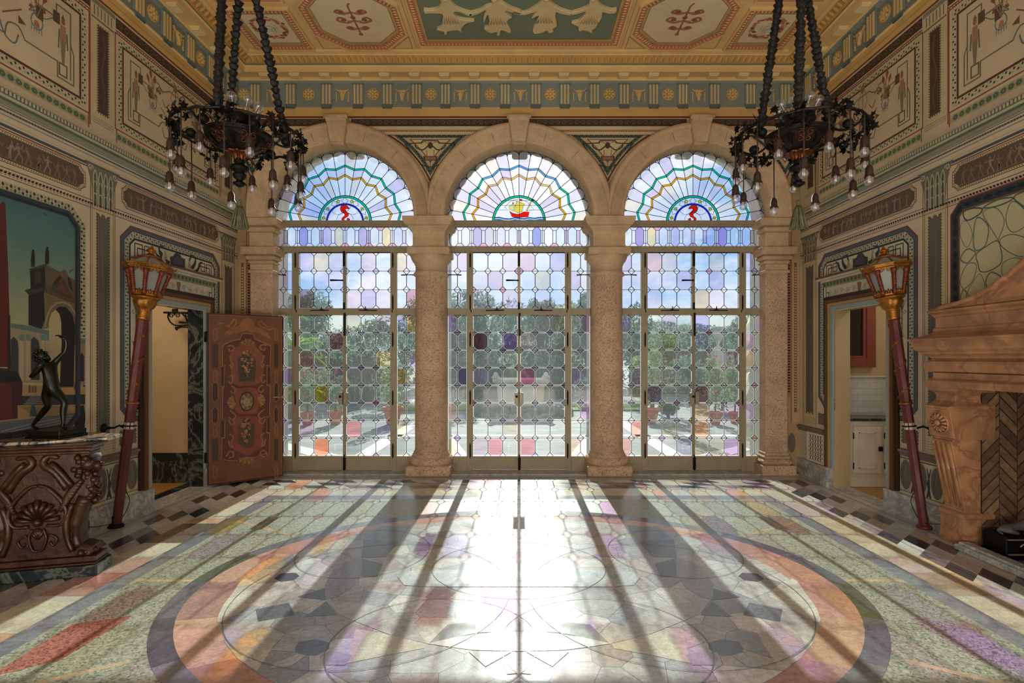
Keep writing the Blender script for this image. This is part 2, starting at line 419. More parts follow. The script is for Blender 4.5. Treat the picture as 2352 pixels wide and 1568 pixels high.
class Paint(MB):
    """flat coloured inlays on a plane; fr(u,v,d)->3D"""
    def __init__(s,fr,step=0.0005): super().__init__(); s.fr=fr; s.st=step; s.l=0; s.hole=None; s.k=0
    def lay(s,n): s.l=n; return s
    def dep(s,l):
        s.k+=1; l=s.l if l is None else l
        return l*s.st+((s.k%60)*6e-6 if s.st<0.01 else 0.0)
    def poly(s,pts,col,l=None,mi=None,raw=False):
        if s.hole:
            u0,u1,v0,v1=s.hole; us=[p[0] for p in pts]; vs_=[p[1] for p in pts]
            if max(us)>u0 and min(us)<u1 and max(vs_)>v0 and min(vs_)<v1:
                h=s.hole; s.hole=None
                def cut(P,i,val,kp):
                    out=[]
                    for k in range(len(P)):
                        a,b=P[k],P[(k+1)%len(P)]; da=(a[i]-val)*kp; db=(b[i]-val)*kp
                        if da>=0: out.append(tuple(a[:2]))
                        if (da<0)!=(db<0): t=da/(da-db); out.append((a[0]+(b[0]-a[0])*t,a[1]+(b[1]-a[1])*t))
                    return out
                for q in (cut(pts,0,u0,-1),cut(pts,0,u1,1)):
                    if len(q)>2: s.poly(q,col,l,mi,raw)
                m=cut(cut(pts,0,u0,1),0,u1,-1) if len(cut(pts,0,u0,1))>2 else []
                for q in ((cut(m,1,v1,1),cut(m,1,v0,-1)) if len(m)>2 else ()):
                    if len(q)>2: s.poly(q,col,l,mi,raw)
                s.hole=h; return s
        d=s.dep(l)
        s.add([s.fr(u,v,d) for u,v in pts],[tuple(range(len(pts)))],col if raw else lin(col),mi,False); return s
    def rect(s,u0,v0,u1,v1,col,l=None,mi=None): return s.poly([(u0,v0),(u1,v0),(u1,v1),(u0,v1)],col,l,mi)
    def line(s,pts,w,col,closed=False,l=None,mi=None):
        d=s.dep(l); n=len(pts)
        P=[Vector(p[:2]) for p in pts]; a=[];b=[]
        for i in range(n):
            if closed: p0,p2=P[i-1],P[(i+1)%n]
            else: p0=P[i-1] if i>0 else P[0]; p2=P[i+1] if i<n-1 else P[-1]
            p1=P[i]
            d1=(p1-p0); d2=(p2-p1)
            if d1.length<1e-9: d1=d2
            if d2.length<1e-9: d2=d1
            if d1.length<1e-9: d1=d2=Vector((1,0))
            d1=d1.normalized(); d2=d2.normalized()
            n1=Vector((-d1.y,d1.x)); n2=Vector((-d2.y,d2.x)); m=n1+n2
            if m.length<1e-6: m=n1
            m.normalize(); k=max(m.dot(n1),0.4)
            o=m*(w/2/k); a.append(p1+o); b.append(p1-o)
        vs=[s.fr(p.x,p.y,d) for p in a]+[s.fr(p.x,p.y,d) for p in b]
        fs=[(i,(i+1)%n,n+(i+1)%n,n+i) for i in range(n if closed else n-1)]
        if s.hole:
            h=s.hole; fl_=[]
            for f in fs:
                q=[(a[f[0]].x,a[f[0]].y),(a[f[1]].x,a[f[1]].y),(b[f[1]].x,b[f[1]].y),(b[f[0]].x,b[f[0]].y)]
                if max(x for x,y in q)>h[0] and min(x for x,y in q)<h[1] and max(y for x,y in q)>h[2] and min(y for x,y in q)<h[3]: s.poly(q,col,l,mi)
                else: fl_.append(f)
            fs=fl_
        s.add(vs,fs,lin(col),mi,False); return s
    def ring(s,o,i,col,l=None,mi=None):
        d=s.dep(l); n=len(o)
        s.add([s.fr(*p,d) for p in o]+[s.fr(*p,d) for p in i],[(k,(k+1)%n,n+(k+1)%n,n+k) for k in range(n)],lin(col),mi,False); return s
    def marks(s,path,step,a,b,col,closed=True,l=None,alt=None,shift=0.0,skew=0.0):
        """little marks along a path: a along, b across"""
        P=[Vector(p[:2]) for p in path]; n=len(P); k=0
        for i in range(n if closed else n-1):
            p,q=P[i],P[(i+1)%n]; Ln=(q-p).length
            if Ln<step*0.5: continue
            t=(q-p)/Ln; nn=Vector((-t.y,t.x)); m=max(1,int(Ln/step))
            for j in range(m):
                c=p+t*((j+0.5)*Ln/m)+nn*shift; k+=1
                cc=alt if (alt and k%2) else col
                s.poly([c-t*a/2-nn*b/2-t*skew,c+t*a/2-nn*b/2-t*skew,c+t*a/2+nn*b/2+t*skew,c-t*a/2+nn*b/2+t*skew],cc,l)
        return s
    def diam(s,path,step,a,b,col,closed=True,l=None,shift=0.0,wob=0.0):
        P=[Vector(p[:2]) for p in path]; n=len(P)
        for i in range(n if closed else n-1):
            p,q=P[i],P[(i+1)%n]; Ln=(q-p).length
            if Ln<step*0.5: continue
            t=(q-p)/Ln; nn=Vector((-t.y,t.x)); m=max(1,int(Ln/step))
            for j in range(m):
                c=p+t*((j+0.5)*Ln/m)+nn*(shift+(wob if j%2 else -wob))
                s.poly([c-t*a/2,c-nn*b/2,c+t*a/2,c+nn*b/2],col,l)
        return s
def frL(u,v,d): return (-(W-d),u,v)
def frR(u,v,d): return ((W-d),u,v)
def frF(u,v,d): return (u,YW-d,v)
def frFloor(u,v,d): return (u,v,d)
def frCeil(u,v,d): return (u,v,ZC-d)
# ================= FLOOR =================
YC=3.51
def ell(a,b,n=96,a0=0,a1=2*PI,full=True): return circ((0,YC),a,n,b,a0,a1,full)
fl=Paint(frFloor,0.0004)
fl.sm=False
fl.mi=0
fl.box((-W-0.02,YB,-0.12),(W+0.02,7.02,-0.0005),lin((176,172,160)))
fl.lay(0)
# pale slabs round the edge
def jit(c,a=14): 
    k=random.uniform(-a,a); return tuple(max(0,min(255,x+k+random.uniform(-a/3,a/3))) for x in c)
HX=[3.46,3.05,2.74,2.60]; HY=[2.94,2.52,2.21,2.06]
for i in range(14):
    y0=YB+i*(7.0-YB)/14; y1=YB+(i+1)*(7.0-YB)/14
    for sx in (-1,1): fl.rect(sx*HX[0],y0,sx*W,y1,jit((186,180,166),8))
for i in range(16):
    x0=-HX[0]+i*2*HX[0]/16; fl.rect(x0,YC+HY[0],x0+2*HX[0]/16,7.0,jit((178,172,162),8))
    fl.rect(x0,YB,x0+2*HX[0]/16,YC-HY[0],jit((178,172,162),8))
fl.lay(1)
for sx in (-1,1): fl.line([(sx*3.555,YB),(sx*3.555,YC+HY[0]+0.08)],0.03,(150,146,140))
for a,b in ((-1.62,-0.2),(0.2,1.62),(-3.2,-2.0),(2.0,3.2)): fl.line([(a,6.575),(b,6.575)],0.012,(70,68,70))
fl.lay(0)
# chequered lozenge border
PALE=[(208,204,190),(196,190,176),(186,172,158),(200,196,176),(176,160,150),(210,206,186)]
DARK=[(64,62,74),(58,62,70),(84,72,84),(50,52,58),(92,78,76)]
MID=[(150,128,126),(166,140,120),(128,112,120),(190,152,104),(140,130,130)]
bw=(HX[0]-HX[1])/3
def lattice(p0,p1,inn):   # border strip from p0 to p1, inward vector inn
    Lg=math.hypot(p1[0]-p0[0],p1[1]-p0[1]); tx,ty=(p1[0]-p0[0])/Lg,(p1[1]-p0[1])/Lg
    n=int(Lg/0.235); st=Lg/n
    for r in range(3):
        for k in range(-1,n+1):
            u0=k*st+r*st*0.5
            pts=[]
            for du,dv in ((0,0),(st,0),(st*1.5,1),(st*0.5,1)):
                u=min(max(u0+du,0),Lg); v=(r+dv)*bw
                pts.append((p0[0]+tx*u+inn[0]*v,p0[1]+ty*u+inn[1]*v))
            if (k+r)%3==0: c=random.choice(DARK)
            elif (k+r)%3==1: c=random.choice(PALE)
            else: c=random.choice(PALE+MID)
            fl.poly(pts,jit(c,6))
lattice((-HX[0],YC+HY[0]),(-HX[0],YC-HY[0]),(1,0)); lattice((HX[0],YC+HY[0]),(HX[0],YC-HY[0]),(-1,0))
lattice((-HX[1],YC+HY[0]),(HX[1],YC+HY[0]),(0,-1)); lattice((-HX[1],YC-HY[0]),(HX[1],YC-HY[0]),(0,1))
def band(i,fn):
    for s in (-1,1):
        n=9
        for k in range(n):
            y0=YC-HY[i]+k*2*HY[i]/n; y1=y0+2*HY[i]/n
            fl.rect(s*HX[i],y0,s*HX[i+1],y1,fn(k,s))
        n=11
        for k in range(n):
            x0=-HX[i+1]+k*2*HX[i+1]/n; x1=x0+2*HX[i+1]/n
            fl.rect(x0,YC+s*HY[i],x1,YC+s*HY[i+1],fn(k+3,s))
YEL=[(208,198,160),(212,200,156),(202,194,162),(208,188,140)]
def fy(k,s):
    return random.choice(YEL)
band(1,fy)
def fg(k,s): return jit((132,134,142),10)
band(2,fg)
fl.lay(1)
# darker veined inserts in the yellow band
for s in (-1,1):
    for (y0,y1,c) in ((2.42,2.85,(200,136,44)),(4.25,4.75,(112,92,66)),(3.3,3.66,(182,116,80)),(4.76,4.9,(210,140,40))):
        fl.rect(s*HX[1],y0,s*HX[2],y1,c if s<0 else jit((196,170,110),14))
fl.lay(0)
fl.rect(-HX[3],YC-HY[3],HX[3],YC+HY[3],(160,161,148),mi=1)
fl.lay(1)
for s in (-1,1):
    fl.line([(s*2.19,YC+0.02),(s*HX[3],YC+0.02)],0.035,(204,158,92),mi=0)
    for t in (-1,1): fl.line([(s*1.93,YC+t*0.92),(s*HX[3],YC+t*1.32)],0.035,(204,160,96),mi=0)
    fl.poly([(s*2.25,3.05),(s*2.52,2.95),(s*2.5,2.45),(s*2.28,2.6)],(170,110,100) if s<0 else (168,150,160),mi=1)
def ellring(a0,b0,a1,b1,n,cols):
    for k in range(n):
        t0=2*PI*k/n; t1=2*PI*(k+1)/n; q=6
        o=circ((0,YC),a0,q,b0,t0,t1,False); i=circ((0,YC),a1,q,b1,t0,t1,False)
        fl.poly(o+i[::-1],jit(cols[k%len(cols)],10))
fl.lay(2); ellring(2.20,1.67,2.09,1.535,20,[(120,118,130),(100,100,114),(140,138,144),(112,110,120),(108,116,92)])
fl.lay(2); ellring(2.09,1.535,1.84,1.39,18,[(196,118,76),(186,100,66),(206,134,84),(178,110,92),(214,146,78),(190,108,70)])
# opus sectile inner field : clipped Voronoi pieces
OP=[(196,196,188),(190,192,190),(180,184,186),(202,200,190),(164,168,174),(186,172,164),(178,164,160),(200,190,170),(156,162,170),(190,178,170),(206,204,196),(170,172,170),(188,188,178),(196,196,192)]
def vor(sites,bound,cols,l):
    for i,s in enumerate(sites):
        poly=list(bound)
        for j,t in enumerate(sites):
            if i==j or abs(s[0]-t[0])+abs(s[1]-t[1])>1.5: continue
            mx,my=(s[0]+t[0])/2,(s[1]+t[1])/2; nx,ny=t[0]-s[0],t[1]-s[1]
            out=[]
            for k in range(len(poly)):
                a=poly[k];b=poly[(k+1)%len(poly)]
                da=(a[0]-mx)*nx+(a[1]-my)*ny; db=(b[0]-mx)*nx+(b[1]-my)*ny
                if da<=0: out.append(a)
                if (da<0)!=(db<0) and abs(da-db)>1e-12:
                    u=da/(da-db); out.append((a[0]+(b[0]-a[0])*u,a[1]+(b[1]-a[1])*u))
            poly=out
            if len(poly)<3: break
        if len(poly)>=3:
            fl.poly(inset(poly,0.0015) if len(poly)<12 else poly,jit(random.choice(cols),8),l)
fl.poly(ell(1.84,1.39,96),(120,116,110),2)
rs=random.Random(11)
sites=[]
while len(sites)<190:
    x=rs.uniform(-1.84,1.84); y=rs.uniform(-1.39,1.39)
    if (x/1.84)**2+(y/1.39)**2<1 and all((x-a)**2+(y-b)**2>0.017 for a,b in sites): sites.append((x,y))
vor([(a,b+YC) for a,b in sites],ell(1.84,1.39,72),OP,3)
# interlaced figures, traced on the floor plane and mirrored
A=crop(300,1080,2.6133)
FN=[0]
def ftr(pts,col,l=4,both=True,sm=0):
    P=[floor_pt(*q) for q in A(pts)]
    if sm: P=smooth(P,sm,True)
    P=[(min(x,-0.002),y) for x,y in P]; FN[0]+=1; l=l+FN[0]*0.12
    fl.poly(P,col,l); 
    if both: fl.poly([(-x,y) for x,y in P],col,l)
ftr([(525,915),(545,830),(610,740),(690,650),(830,740),(760,790),(640,860)],(214,210,188),sm=3)
ftr([(525,920),(700,930),(900,980),(860,1050),(760,1205),(640,1130),(570,1040)],(196,190,174))
ftr([(640,1060),(700,960),(770,1045)],(212,180,140),5)
ftr([(750,835),(950,795),(985,870),(765,910)],(112,116,128))
ftr([(985,1070),(1010,1030),(1110,1015),(1195,1035),(1190,1075),(1110,1115),(1030,1110),(990,1090)],(104,120,138))
ftr([(860,650),(900,620),(990,615),(1015,635),(980,660),(900,670)],(92,80,100))
ftr([(1385,525),(1400,600),(1335,700),(1250,755),(1170,780),(1165,690),(1200,620),(1290,550)],(158,152,164),5)
ftr([(1400,420),(1610,430),(1530,520),(1385,525)],(124,124,120),5)
ftr([(1390,530),(1515,562),(1480,640),(1385,640)],(108,108,104),5)
ftr([(1000,760),(1165,710),(1170,780)],(118,118,112),5)
ftr([(1175,785),(1240,870),(1050,880)],(122,124,118),5)
ftr([(1185,785),(1380,795),(1560,840),(1680,900),(1775,1040),(1560,990),(1330,900),(1240,860)],(184,180,172),5)
ftr([(1775,1042),(1560,990),(1350,950),(1300,1160),(1540,1110),(1760,1070)],(206,196,160),4)
ftr([(1395,420),(1500,340),(1680,330),(1610,430)],(132,138,146),5)
ftr([(1130,1110),(1210,1085),(1330,1110),(1290,1170),(1160,1170)],(172,168,180),5)
ftr([(830,1190),(890,1150),(1010,1100),(1050,1115),(960,1180)],(176,180,190),5)
ftr([(1775,1040),(1960,1000),(2200,970),(2352,968),(2352,1088),(2050,1080),(1900,1060)],(214,214,210),5)
ftr([(1900,930),(2090,905),(2352,900),(2352,966),(2100,975),(1960,1000),(1790,1040)],(142,142,136),5)
ftr([(2030,1090),(2290,1090),(2130,1180)],(150,150,140),6)
ftr([(2230,1130),(2300,1090),(2352,1100),(2352,1220),(2260,1225)],(180,182,184),6)
ftr([(1600,640),(1640,610),(1760,600),(2352,600),(2352,700),(1760,700),(1640,690)],(188,200,204),5)
# dark joints of the big arcs
def farc(cx,cy,a,b,t0,t1,w=0.012,c=(132,126,120)):
    FN[0]+=1; fl.line(circ((cx,cy),a,60,b,t0,t1,False),min(w,0.0045),c,l=8+FN[0]*0.12)
for s in (-1,1):
    farc(s*0.92,YC-0.15,0.86,0.86,0,2*PI,0.006); farc(0,YC+0.25,0.62,0.5,0,2*PI,0.006); farc(s*1.2,YC+0.55,0.5,0.5,0,2*PI,0.005)
    farc(s*0.45,YC-0.75,0.55,0.5,0,2*PI,0.005)
FLOOR=fl.build('floor',['floor','terrazzo']); FLOOR['kind']='structure'

# ================= CEILING =================
ce=Paint(frCeil,0.0006)
YEC=(232,196,134); PNK=(206,138,102); CRM=(232,212,172)
ce.box((-W-0.3,YB,ZC),(W+0.3,7.6,ZC+0.15),lin(YEC))
def eggs(p,path,w,step,closed=True,l=3,base=(202,138,98),egg=(214,158,116),dk=(150,84,60)):
    p.line(path,w,base,closed,l); p.line(path,w*0.12,dk,closed,l+1)
    p.marks(path,step,step*0.72,w*0.7,dk,closed,l+1); p.diam(path,step,step*0.6,w*0.62,egg,closed,l+2)
def raised(p,o,i,h,col):
    n=len(o)
    for k in range(n):
        j=(k+1)%n; a,b,c,d=o[k],o[j],i[j],i[k]
        p.add([p.fr(*a,0),p.fr(*b,0),p.fr(*b,h),p.fr(*a,h),p.fr(*c,h),p.fr(*d,h),p.fr(*c,0),p.fr(*d,0)],[(0,1,2,3),(3,2,4,5),(5,4,6,7)],lin(col),0,False)
def coffer(path,fw,inner=CRM,hole=0.0):
    """path = outer outline (u,v) CCW; raised frame of egg moulding"""
    i1=inset(path,0.02); i2=inset(path,0.02+fw); i3=inset(path,0.05+fw)
    raised(ce,path,i1,0.035,YEC)
    for k in range(len(path)):
        j=(k+1)%len(path)
    # sloping egg band (0.03 -> 0.012 down)
    n=len(path)
    ce.add([ce.fr(*p,0.03) for p in i1]+[ce.fr(*p,0.012) for p in i2],[(k,(k+1)%n,n+(k+1)%n,n+k) for k in range(n)],lin((200,134,94)),0,False)
    mid=[((a[0]+b[0])/2,(a[1]+b[1])/2) for a,b in zip(i1,i2)]
    for k in range(n):
        p,q=Vector(mid[k]),Vector(mid[(k+1)%n]); Ln=(q-p).length; t=(q-p)/Ln; nn=Vector((-t.y,t.x)); m=max(1,int(Ln/0.042))
        for j in range(m):
            c=p+t*((j+0.5)*Ln/m); a=0.014; b=fw*0.42
            pts=[(c+t*a*math.cos(w_)+nn*b*math.sin(w_)) for w_ in [x*PI/3 for x in range(6)]]
            ce.add([ce.fr(x.x,x.y,0.024) for x in pts]+[ce.fr(c.x,c.y,0.036)],[(x,(x+1)%6,6) for x in range(6)],lin((222,164,120)),0,False)
            pts2=[c-t*0.0205-nn*b,c-t*0.0165-nn*b,c-t*0.0165+nn*b,c-t*0.0205+nn*b]
            ce.add([ce.fr(x.x,x.y,0.0235) for x in pts2],[(0,1,2,3)],lin((140,78,58)),0,False)
    ce.ring(i2,i3,(206,170,110),1)
    ce.poly(i3,inner,2)
    ce.line(inset(path,0.055+fw),0.008,(150,104,62),True,3)
    return i3
def rectp(x0,y0,x1,y1): return [(x0,y0),(x1,y0),(x1,y1),(x0,y1)]
for s in (-1,1):
    for yc_ in (5.93,YC,1.1):
        # octagon coffers
        o=chrect(min(s*2.43,s*1.32),yc_-0.56,max(s*2.43,s*1.32),yc_+0.56,0.31)
        if yc_==YC: o=chrect(min(s*2.43,s*1.32),yc_-1.1,max(s*2.43,s*1.32),yc_+1.1,0.31)
        coffer(o,0.07)
        # painted candelabrum ornament
        cx=s*1.875
        for (dy,w_,h_) in ((0.02,0.19,0.07),(-0.12,0.17,0.05),(0.16,0.12,0.04)):
            for t in (-1,1):
                ce.line(smooth([(cx,yc_+dy),(cx+t*w_*0.5,yc_+dy+h_*0.6),(cx+t*w_,yc_+dy),(cx+t*w_*0.8,yc_+dy-h_*0.7),(cx+t*w_*0.5,yc_+dy-h_*0.3)],4),0.03,(178,116,92),l=4)
                ce.poly(circ((cx+t*w_*0.62,yc_+dy-h_*0.1),0.035,8,0.025),(160,96,80),5)
                ce.poly(circ((cx+t*w_*0.3,yc_+dy+h_*0.3),0.03,8,0.022),(190,126,98),5)
        ce.line([(cx,yc_+0.27),(cx,yc_-0.22),(cx+0.03,yc_-0.27)],0.022,(170,104,84),l=5)
        ce.poly(circ((cx,yc_-0.03),0.03,10),(150,92,76),6); ce.poly(circ((cx+0.0,yc_+0.27),0.028,8),(176,110,88),6)
        # triangular panels at the corners of the octagons
        for tx in (-1,1):
            for ty in (-1,1):
                X0=s*1.875+tx*0.555; 
                yy=yc_+ty*(0.56 if yc_!=YC else 1.1)
                tri=[(X0-tx*0.02,yy-ty*0.02),(X0-tx*0.26,yy-ty*0.02),(X0-tx*0.02,yy-ty*0.26)]
                ce.line([(X0-tx*0.0,yy),(X0-tx*0.24,yy),(X0-tx*0.0,yy-ty*0.24)],0.008,(160,116,72),True,3)
    # square wreath coffers in the corners
    for y0,y1 in ((5.72,6.49),(0.53,1.3)):
        p=rectp(min(s*3.27,s*2.53),y0,max(s*3.27,s*2.53),y1); coffer(p,0.065)
        c=(s*2.9,(y0+y1)/2-0.02)
        rr=random.Random(3)
        for k in range(46):
            a=2*PI*k/46; r=0.175+rr.uniform(-0.03,0.03)
            ce.poly(circ((c[0]+r*math.cos(a),c[1]+r*math.sin(a)),0.026,6,0.018),rr.choice([(186,122,96),(170,102,82),(200,140,108),(150,92,70)]),4+k%2)
        ce.ring(circ(c,0.2,40),circ(c,0.19,40),(196,140,104),4)
    for y0,y1 in ((4.62,5.62),(3.3,4.5),(1.4,2.4)):
        coffer(rectp(min(s*3.27,s*2.53),y0,max(s*3.27,s*2.53),y1),0.065)
# central green panel
cp_=rectp(-1.22,0.55,1.22,6.42)
coffer(cp_,0.065,inner=(122,134,112))
ce.line(rectp(-1.27,0.5,1.27,6.47),0.006,(170,126,78),True,3)
CEIL=ce.build('ceiling','ceil'); CEIL['kind']='structure'
# plaster ceiling vents in the wreaths
for s in (-1,1):
    b=MB(); c=(s*2.9,6.085)
    for k,(r0,z) in enumerate(((0.085,0.0),(0.06,0.018),(0.035,0.036))):
        b.lathe([(r0,ZC-0.004-z-0.014),(r0,ZC-0.004-z),(r0-0.012,ZC-0.004-z)],(c[0],c[1],0),24,cap=False)
        b.lathe([(r0,ZC-0.018-z),(0.001,ZC-0.012-z)],(c[0],c[1],0),24,cap=False)
    o=b.build('ceiling_vent','white'); 
    tag(o,'round white stepped air vent inside the painted wreath at %s ceiling corner'%('left' if s<0 else 'right'),'vent')
# dancers in relief
C1=crop(600,0,3.137); C2=crop(1150,0,3.137)
D=[ [(1170,70),(1215,72),(1270,60),(1300,20),(1290,0),(1300,-30),(1325,-32),(1335,-5),(1360,8),(1410,55),(1470,80),(1520,95),(1500,112),(1440,88),(1395,80),(1390,105),(1430,135),(1535,148),(1480,165),(1445,200),(1440,228),(1415,215),(1345,222),(1335,245),(1318,243),(1315,225),(1265,212),(1300,190),(1305,150),(1310,110),(1290,95),(1215,92),(1185,95)],
    [(1500,95),(1570,75),(1620,45),(1665,30),(1660,5),(1665,-25),(1695,-25),(1700,5),(1740,20),(1810,60),(1870,80),(1865,98),(1800,85),(1760,75),(1770,100),(1805,125),(1785,135),(1770,165),(1795,210),(1792,235),(1740,215),(1725,222),(1715,252),(1698,250),(1700,228),(1650,235),(1605,205),(1640,185),(1640,130),(1630,105),(1605,160),(1602,120),(1620,70),(1570,95),(1510,112)]]
E=[ [(90,78),(170,90),(240,55),(290,15),(300,-5),(305,-30),(335,-30),(340,0),(360,20),(420,60),(490,85),(515,95),(505,108),(430,95),(400,85),(395,130),(405,185),(375,205),(380,225),(345,235),(335,218),(290,235),(240,238),(235,200),(270,160),(275,110),(225,130),(240,105),(260,80),(170,105),(100,95)],
    [(500,95),(570,72),(630,45),(640,10),(650,-30),(690,-30),(695,5),(730,45),(790,70),(835,68),(825,90),(780,95),(735,85),(730,120),(705,165),(680,200),(660,215),(660,238),(635,225),(590,215),(570,228),(560,205),(575,195),(510,165),(560,150),(600,110),(610,80),(560,95),(510,105)]]
for k,(pl,cr) in enumerate([(D[0],C1),(D[1],C1),(E[0],C2),(E[1],C2)]):
    P=smooth([ceil_pt(x,max(y,-12),ZC-0.03) for x,y in cr(pl)],3,True)
    root=None
    b=MB(); b.prism(P,frCeil,0.004,0.04,col=lin((222,198,150)),bev=0.006)
    # folds
    cx=sum(p[0] for p in P)/len(P); cy=sum(p[1] for p in P)/len(P)
    for j in range(-3,4):
        b.tube([(cx+j*0.014,cy-0.05,ZC-0.042),(cx+j*0.022,cy+0.04,ZC-0.045),(cx+j*0.034,cy+0.12,ZC-0.041)],[0.004,0.011,0.004],6,col=lin((214,190,140)))
    hm=min(P,key=lambda q:q[1]); b.sphere((hm[0]+0.005,hm[1]+0.02,ZC-0.045),0.036,12,8,col=lin((222,198,150)))
    o=b.build('dancer_relief','ceil'); nm=['leftmost','second from left','third from left','rightmost'][k]
    tag(o,'cream plaster dancer in flowing robes on the green ceiling panel, %s of four'%nm,'relief','dancers in relief on the green ceiling panel')

# ================= CORNICE (swept round three walls) =================
def sweep3(prof,name,mat,col,n_=None):
    b=MB(); 
    def path(d): return [(-(W-d),YB),(-(W-d),YW-d),((W-d),YW-d),((W-d),YB)]
    vs=[];m=len(prof)
    for d,z in prof:
        for x,y in path(d): vs.append((x,y,z))
    cols=[];k=0
    for i in range(m-1):
        c=lin(col[i] if isinstance(col,list) else col)
        b.add([vs[i*4+j] for j in range(4)]+[vs[(i+1)*4+j] for j in range(4)],[(j,j+1,5+j,4+j) for j in range(3)],c)
    return b
prof=[(0.0,4.76),(0.03,4.765),(0.03,4.785),(0.012,4.79),(0.012,5.06),(0.035,5.075),(0.045,5.10),(0.05,5.10),(0.06,5.115),(0.06,5.14),(0.185,5.14),(0.185,5.20),(0.20,5.215),(0.20,5.232),(0.215,5.235),(0.27,5.30),(0.275,5.315),(0.31,5.32),(0.31,5.36)]
BLU=(136,144,134); YL=(234,198,134)
cols=[YL,BLU,BLU,BLU,BLU,BLU,YL,YL,YL,(220,186,124),YL,YL,(118,134,124),(196,152,84),(196,152,84),YL,YL,YL]
cb=sweep3(prof,'trim_1','ceil',cols)
cor=cb.build('trim_1','ceil'); cor['kind']='structure'
# mutules, leaf cyma
b=MB(); 
def alongwalls(fn,d,step,start=0.2):
    xs=np.arange(-(W-d)+start,(W-d)-start+0.01,step)
    off=((W-d)-start-xs[-1])/2
    for x in xs: fn('F',x+off)
    y=YW-d-start
    while y>0.8:
        fn('L',y); fn('R',y); y-=step
def wallxf(w,t,d,z):
    return {'F':(t,YW-d,z),'L':(-(W-d),t,z),'R':((W-d),t,z)}[w]
def wbox(b,w,t,ht,d0,d1,z0,z1,col):
    P=[wallxf(w,t-ht,d0,z0),wallxf(w,t+ht,d1,z1)]
    a=tuple(min(P[0][i],P[1][i]) for i in range(3)); c=tuple(max(P[0][i],P[1][i]) for i in range(3))
    b.box(a,c,lin(col))
mut=MB(); mc=[]
def fm(w,t): wbox(mut,w,t,0.066,0.062,0.165,5.115,5.14,(232,206,150)); wbox(mut,w,t,0.058,0.075,0.155,5.105,5.115,(236,212,160))
alongwalls(fm,0.1,0.3827,0.17)
mut.build('mutule_blocks','ceil',cor)
lf=MB()
def fleaf(w,t):
    # acanthus leaf tongue lying on the cyma from (0.215,5.235) to (0.27,5.30)
    for (du,ww) in ((0,0.026),):
        p=[wallxf(w,t-ww,0.222,5.238),wallxf(w,t-ww*1.2,0.25,5.27),wallxf(w,t-ww*0.5,0.278,5.296),wallxf(w,t+ww*0.5,0.278,5.296),wallxf(w,t+ww*1.2,0.25,5.27),wallxf(w,t+ww,0.222,5.238),wallxf(w,t,0.262,5.262)]
        lf.add(p,[(0,1,6),(1,2,6),(2,3,6),(3,4,6),(4,5,6),(5,0,6)],lin((206,160,88)))
        q=[wallxf(w,t-0.004,0.232,5.236),wallxf(w,t+0.004,0.232,5.236),wallxf(w,t+0.003,0.272,5.272),wallxf(w,t-0.003,0.272,5.272)]
        lf.add(q,[(0,1,2,3)],lin((150,98,50)))
alongwalls(fleaf,0.22,0.074,0.06)
lf.build('acanthus_leaf_band','ceil',cor)
# triglyphs / metopes on the blue frieze
TX=[(588.7),(669.6),(752),(824),(891),(957.7),(1024),(1091.6),(1160.5),(1230.6),(1297),(1365),(1432.8),(1500),(1567),(1639.6),(1721.5),(1801)]
TX=[(t-CX)/(F/YW) for t in TX]
tri_m=MB()
def triglyph(w,t):
    b=MB(); wbox(b,w,t,0.068,0.013,0.03,4.80,5.075,(134,148,138))
    for k in (-1,0,1): wbox(b,w,t+k*0.043,0.010,0.03,0.04,4.805,5.055,(222,190,130))
    wbox(b,w,t,0.074,0.03,0.042,5.055,5.075,(108,126,114)); wbox(b,w,t,0.07,0.03,0.045,4.762,4.787,(100,118,116))
    for k in range(6): wbox(b,w,t-0.055+k*0.022,0.006,0.03,0.042,4.745,4.762,(84,100,104))
    b.build('triglyph','ceil',cor)
def rosette(w,t):
    b=MB(); z=4.935
    def fr(u,v,d): return wallxf(w,t+u,0.013+d,z+v)
    b.prism(circ((0,0),0.078,28),fr,0,0.016,lin((206,172,112)),bev=0.004)
    b.prism(circ((0,0),0.066,28),fr,0.016,0.0165,lin((170,132,80)))
    for k in range(8):
        a=2*PI*k/8; 
        pet=[(0.016,0),(0.035,0.012),(0.056,0.014),(0.063,0),(0.056,-0.014),(0.035,-0.012)]
        ca,sa=math.cos(a),math.sin(a)
        b.prism([(x*ca-y*sa,x*sa+y*ca) for x,y in pet],fr,0.0165,0.024,lin((222,188,126)),bev=0.003)
    b.prism(circ((0,0),0.014,12),fr,0.016,0.03,lin((226,194,134)),bev=0.003)
    b.build('rosette_relief','ceil',cor)
def bull(w,t):
    b=MB(); z=4.935
    def fr(u,v,d): return wallxf(w,t+u,0.013+d,z+v)
    c=lin((216,184,124)); dk=lin((150,116,72))
    head=[(-0.035,0.055),(0.035,0.055),(0.045,0.03),(0.036,0.0),(0.024,-0.03),(0.022,-0.06),(0.012,-0.085),(-0.012,-0.085),(-0.022,-0.06),(-0.024,-0.03),(-0.036,0.0),(-0.045,0.03)]
    b.prism(head,fr,0,0.03,c,bev=0.01)
    for s in (-1,1):
        horn=[(s*0.03,0.05),(s*0.06,0.05),(s*0.088,0.078),(s*0.08,0.056),(s*0.062,0.036),(s*0.036,0.034)]
        b.prism(horn if s>0 else horn[::-1],fr,0,0.022,c)
        b.prism(circ((s*0.022,0.01),0.008,8),fr,0.028,0.033,dk)
        for k in range(5):
            zz=0.03-k*0.025
            b.prism([(s*0.078,zz),(s*0.078+0.012,zz-0.012),(s*0.078,zz-0.028),(s*0.078-0.012,zz-0.012)],fr,0,0.012,c)
    b.build('bull_skull_relief','ceil',cor)
for t in TX: triglyph('F',t)
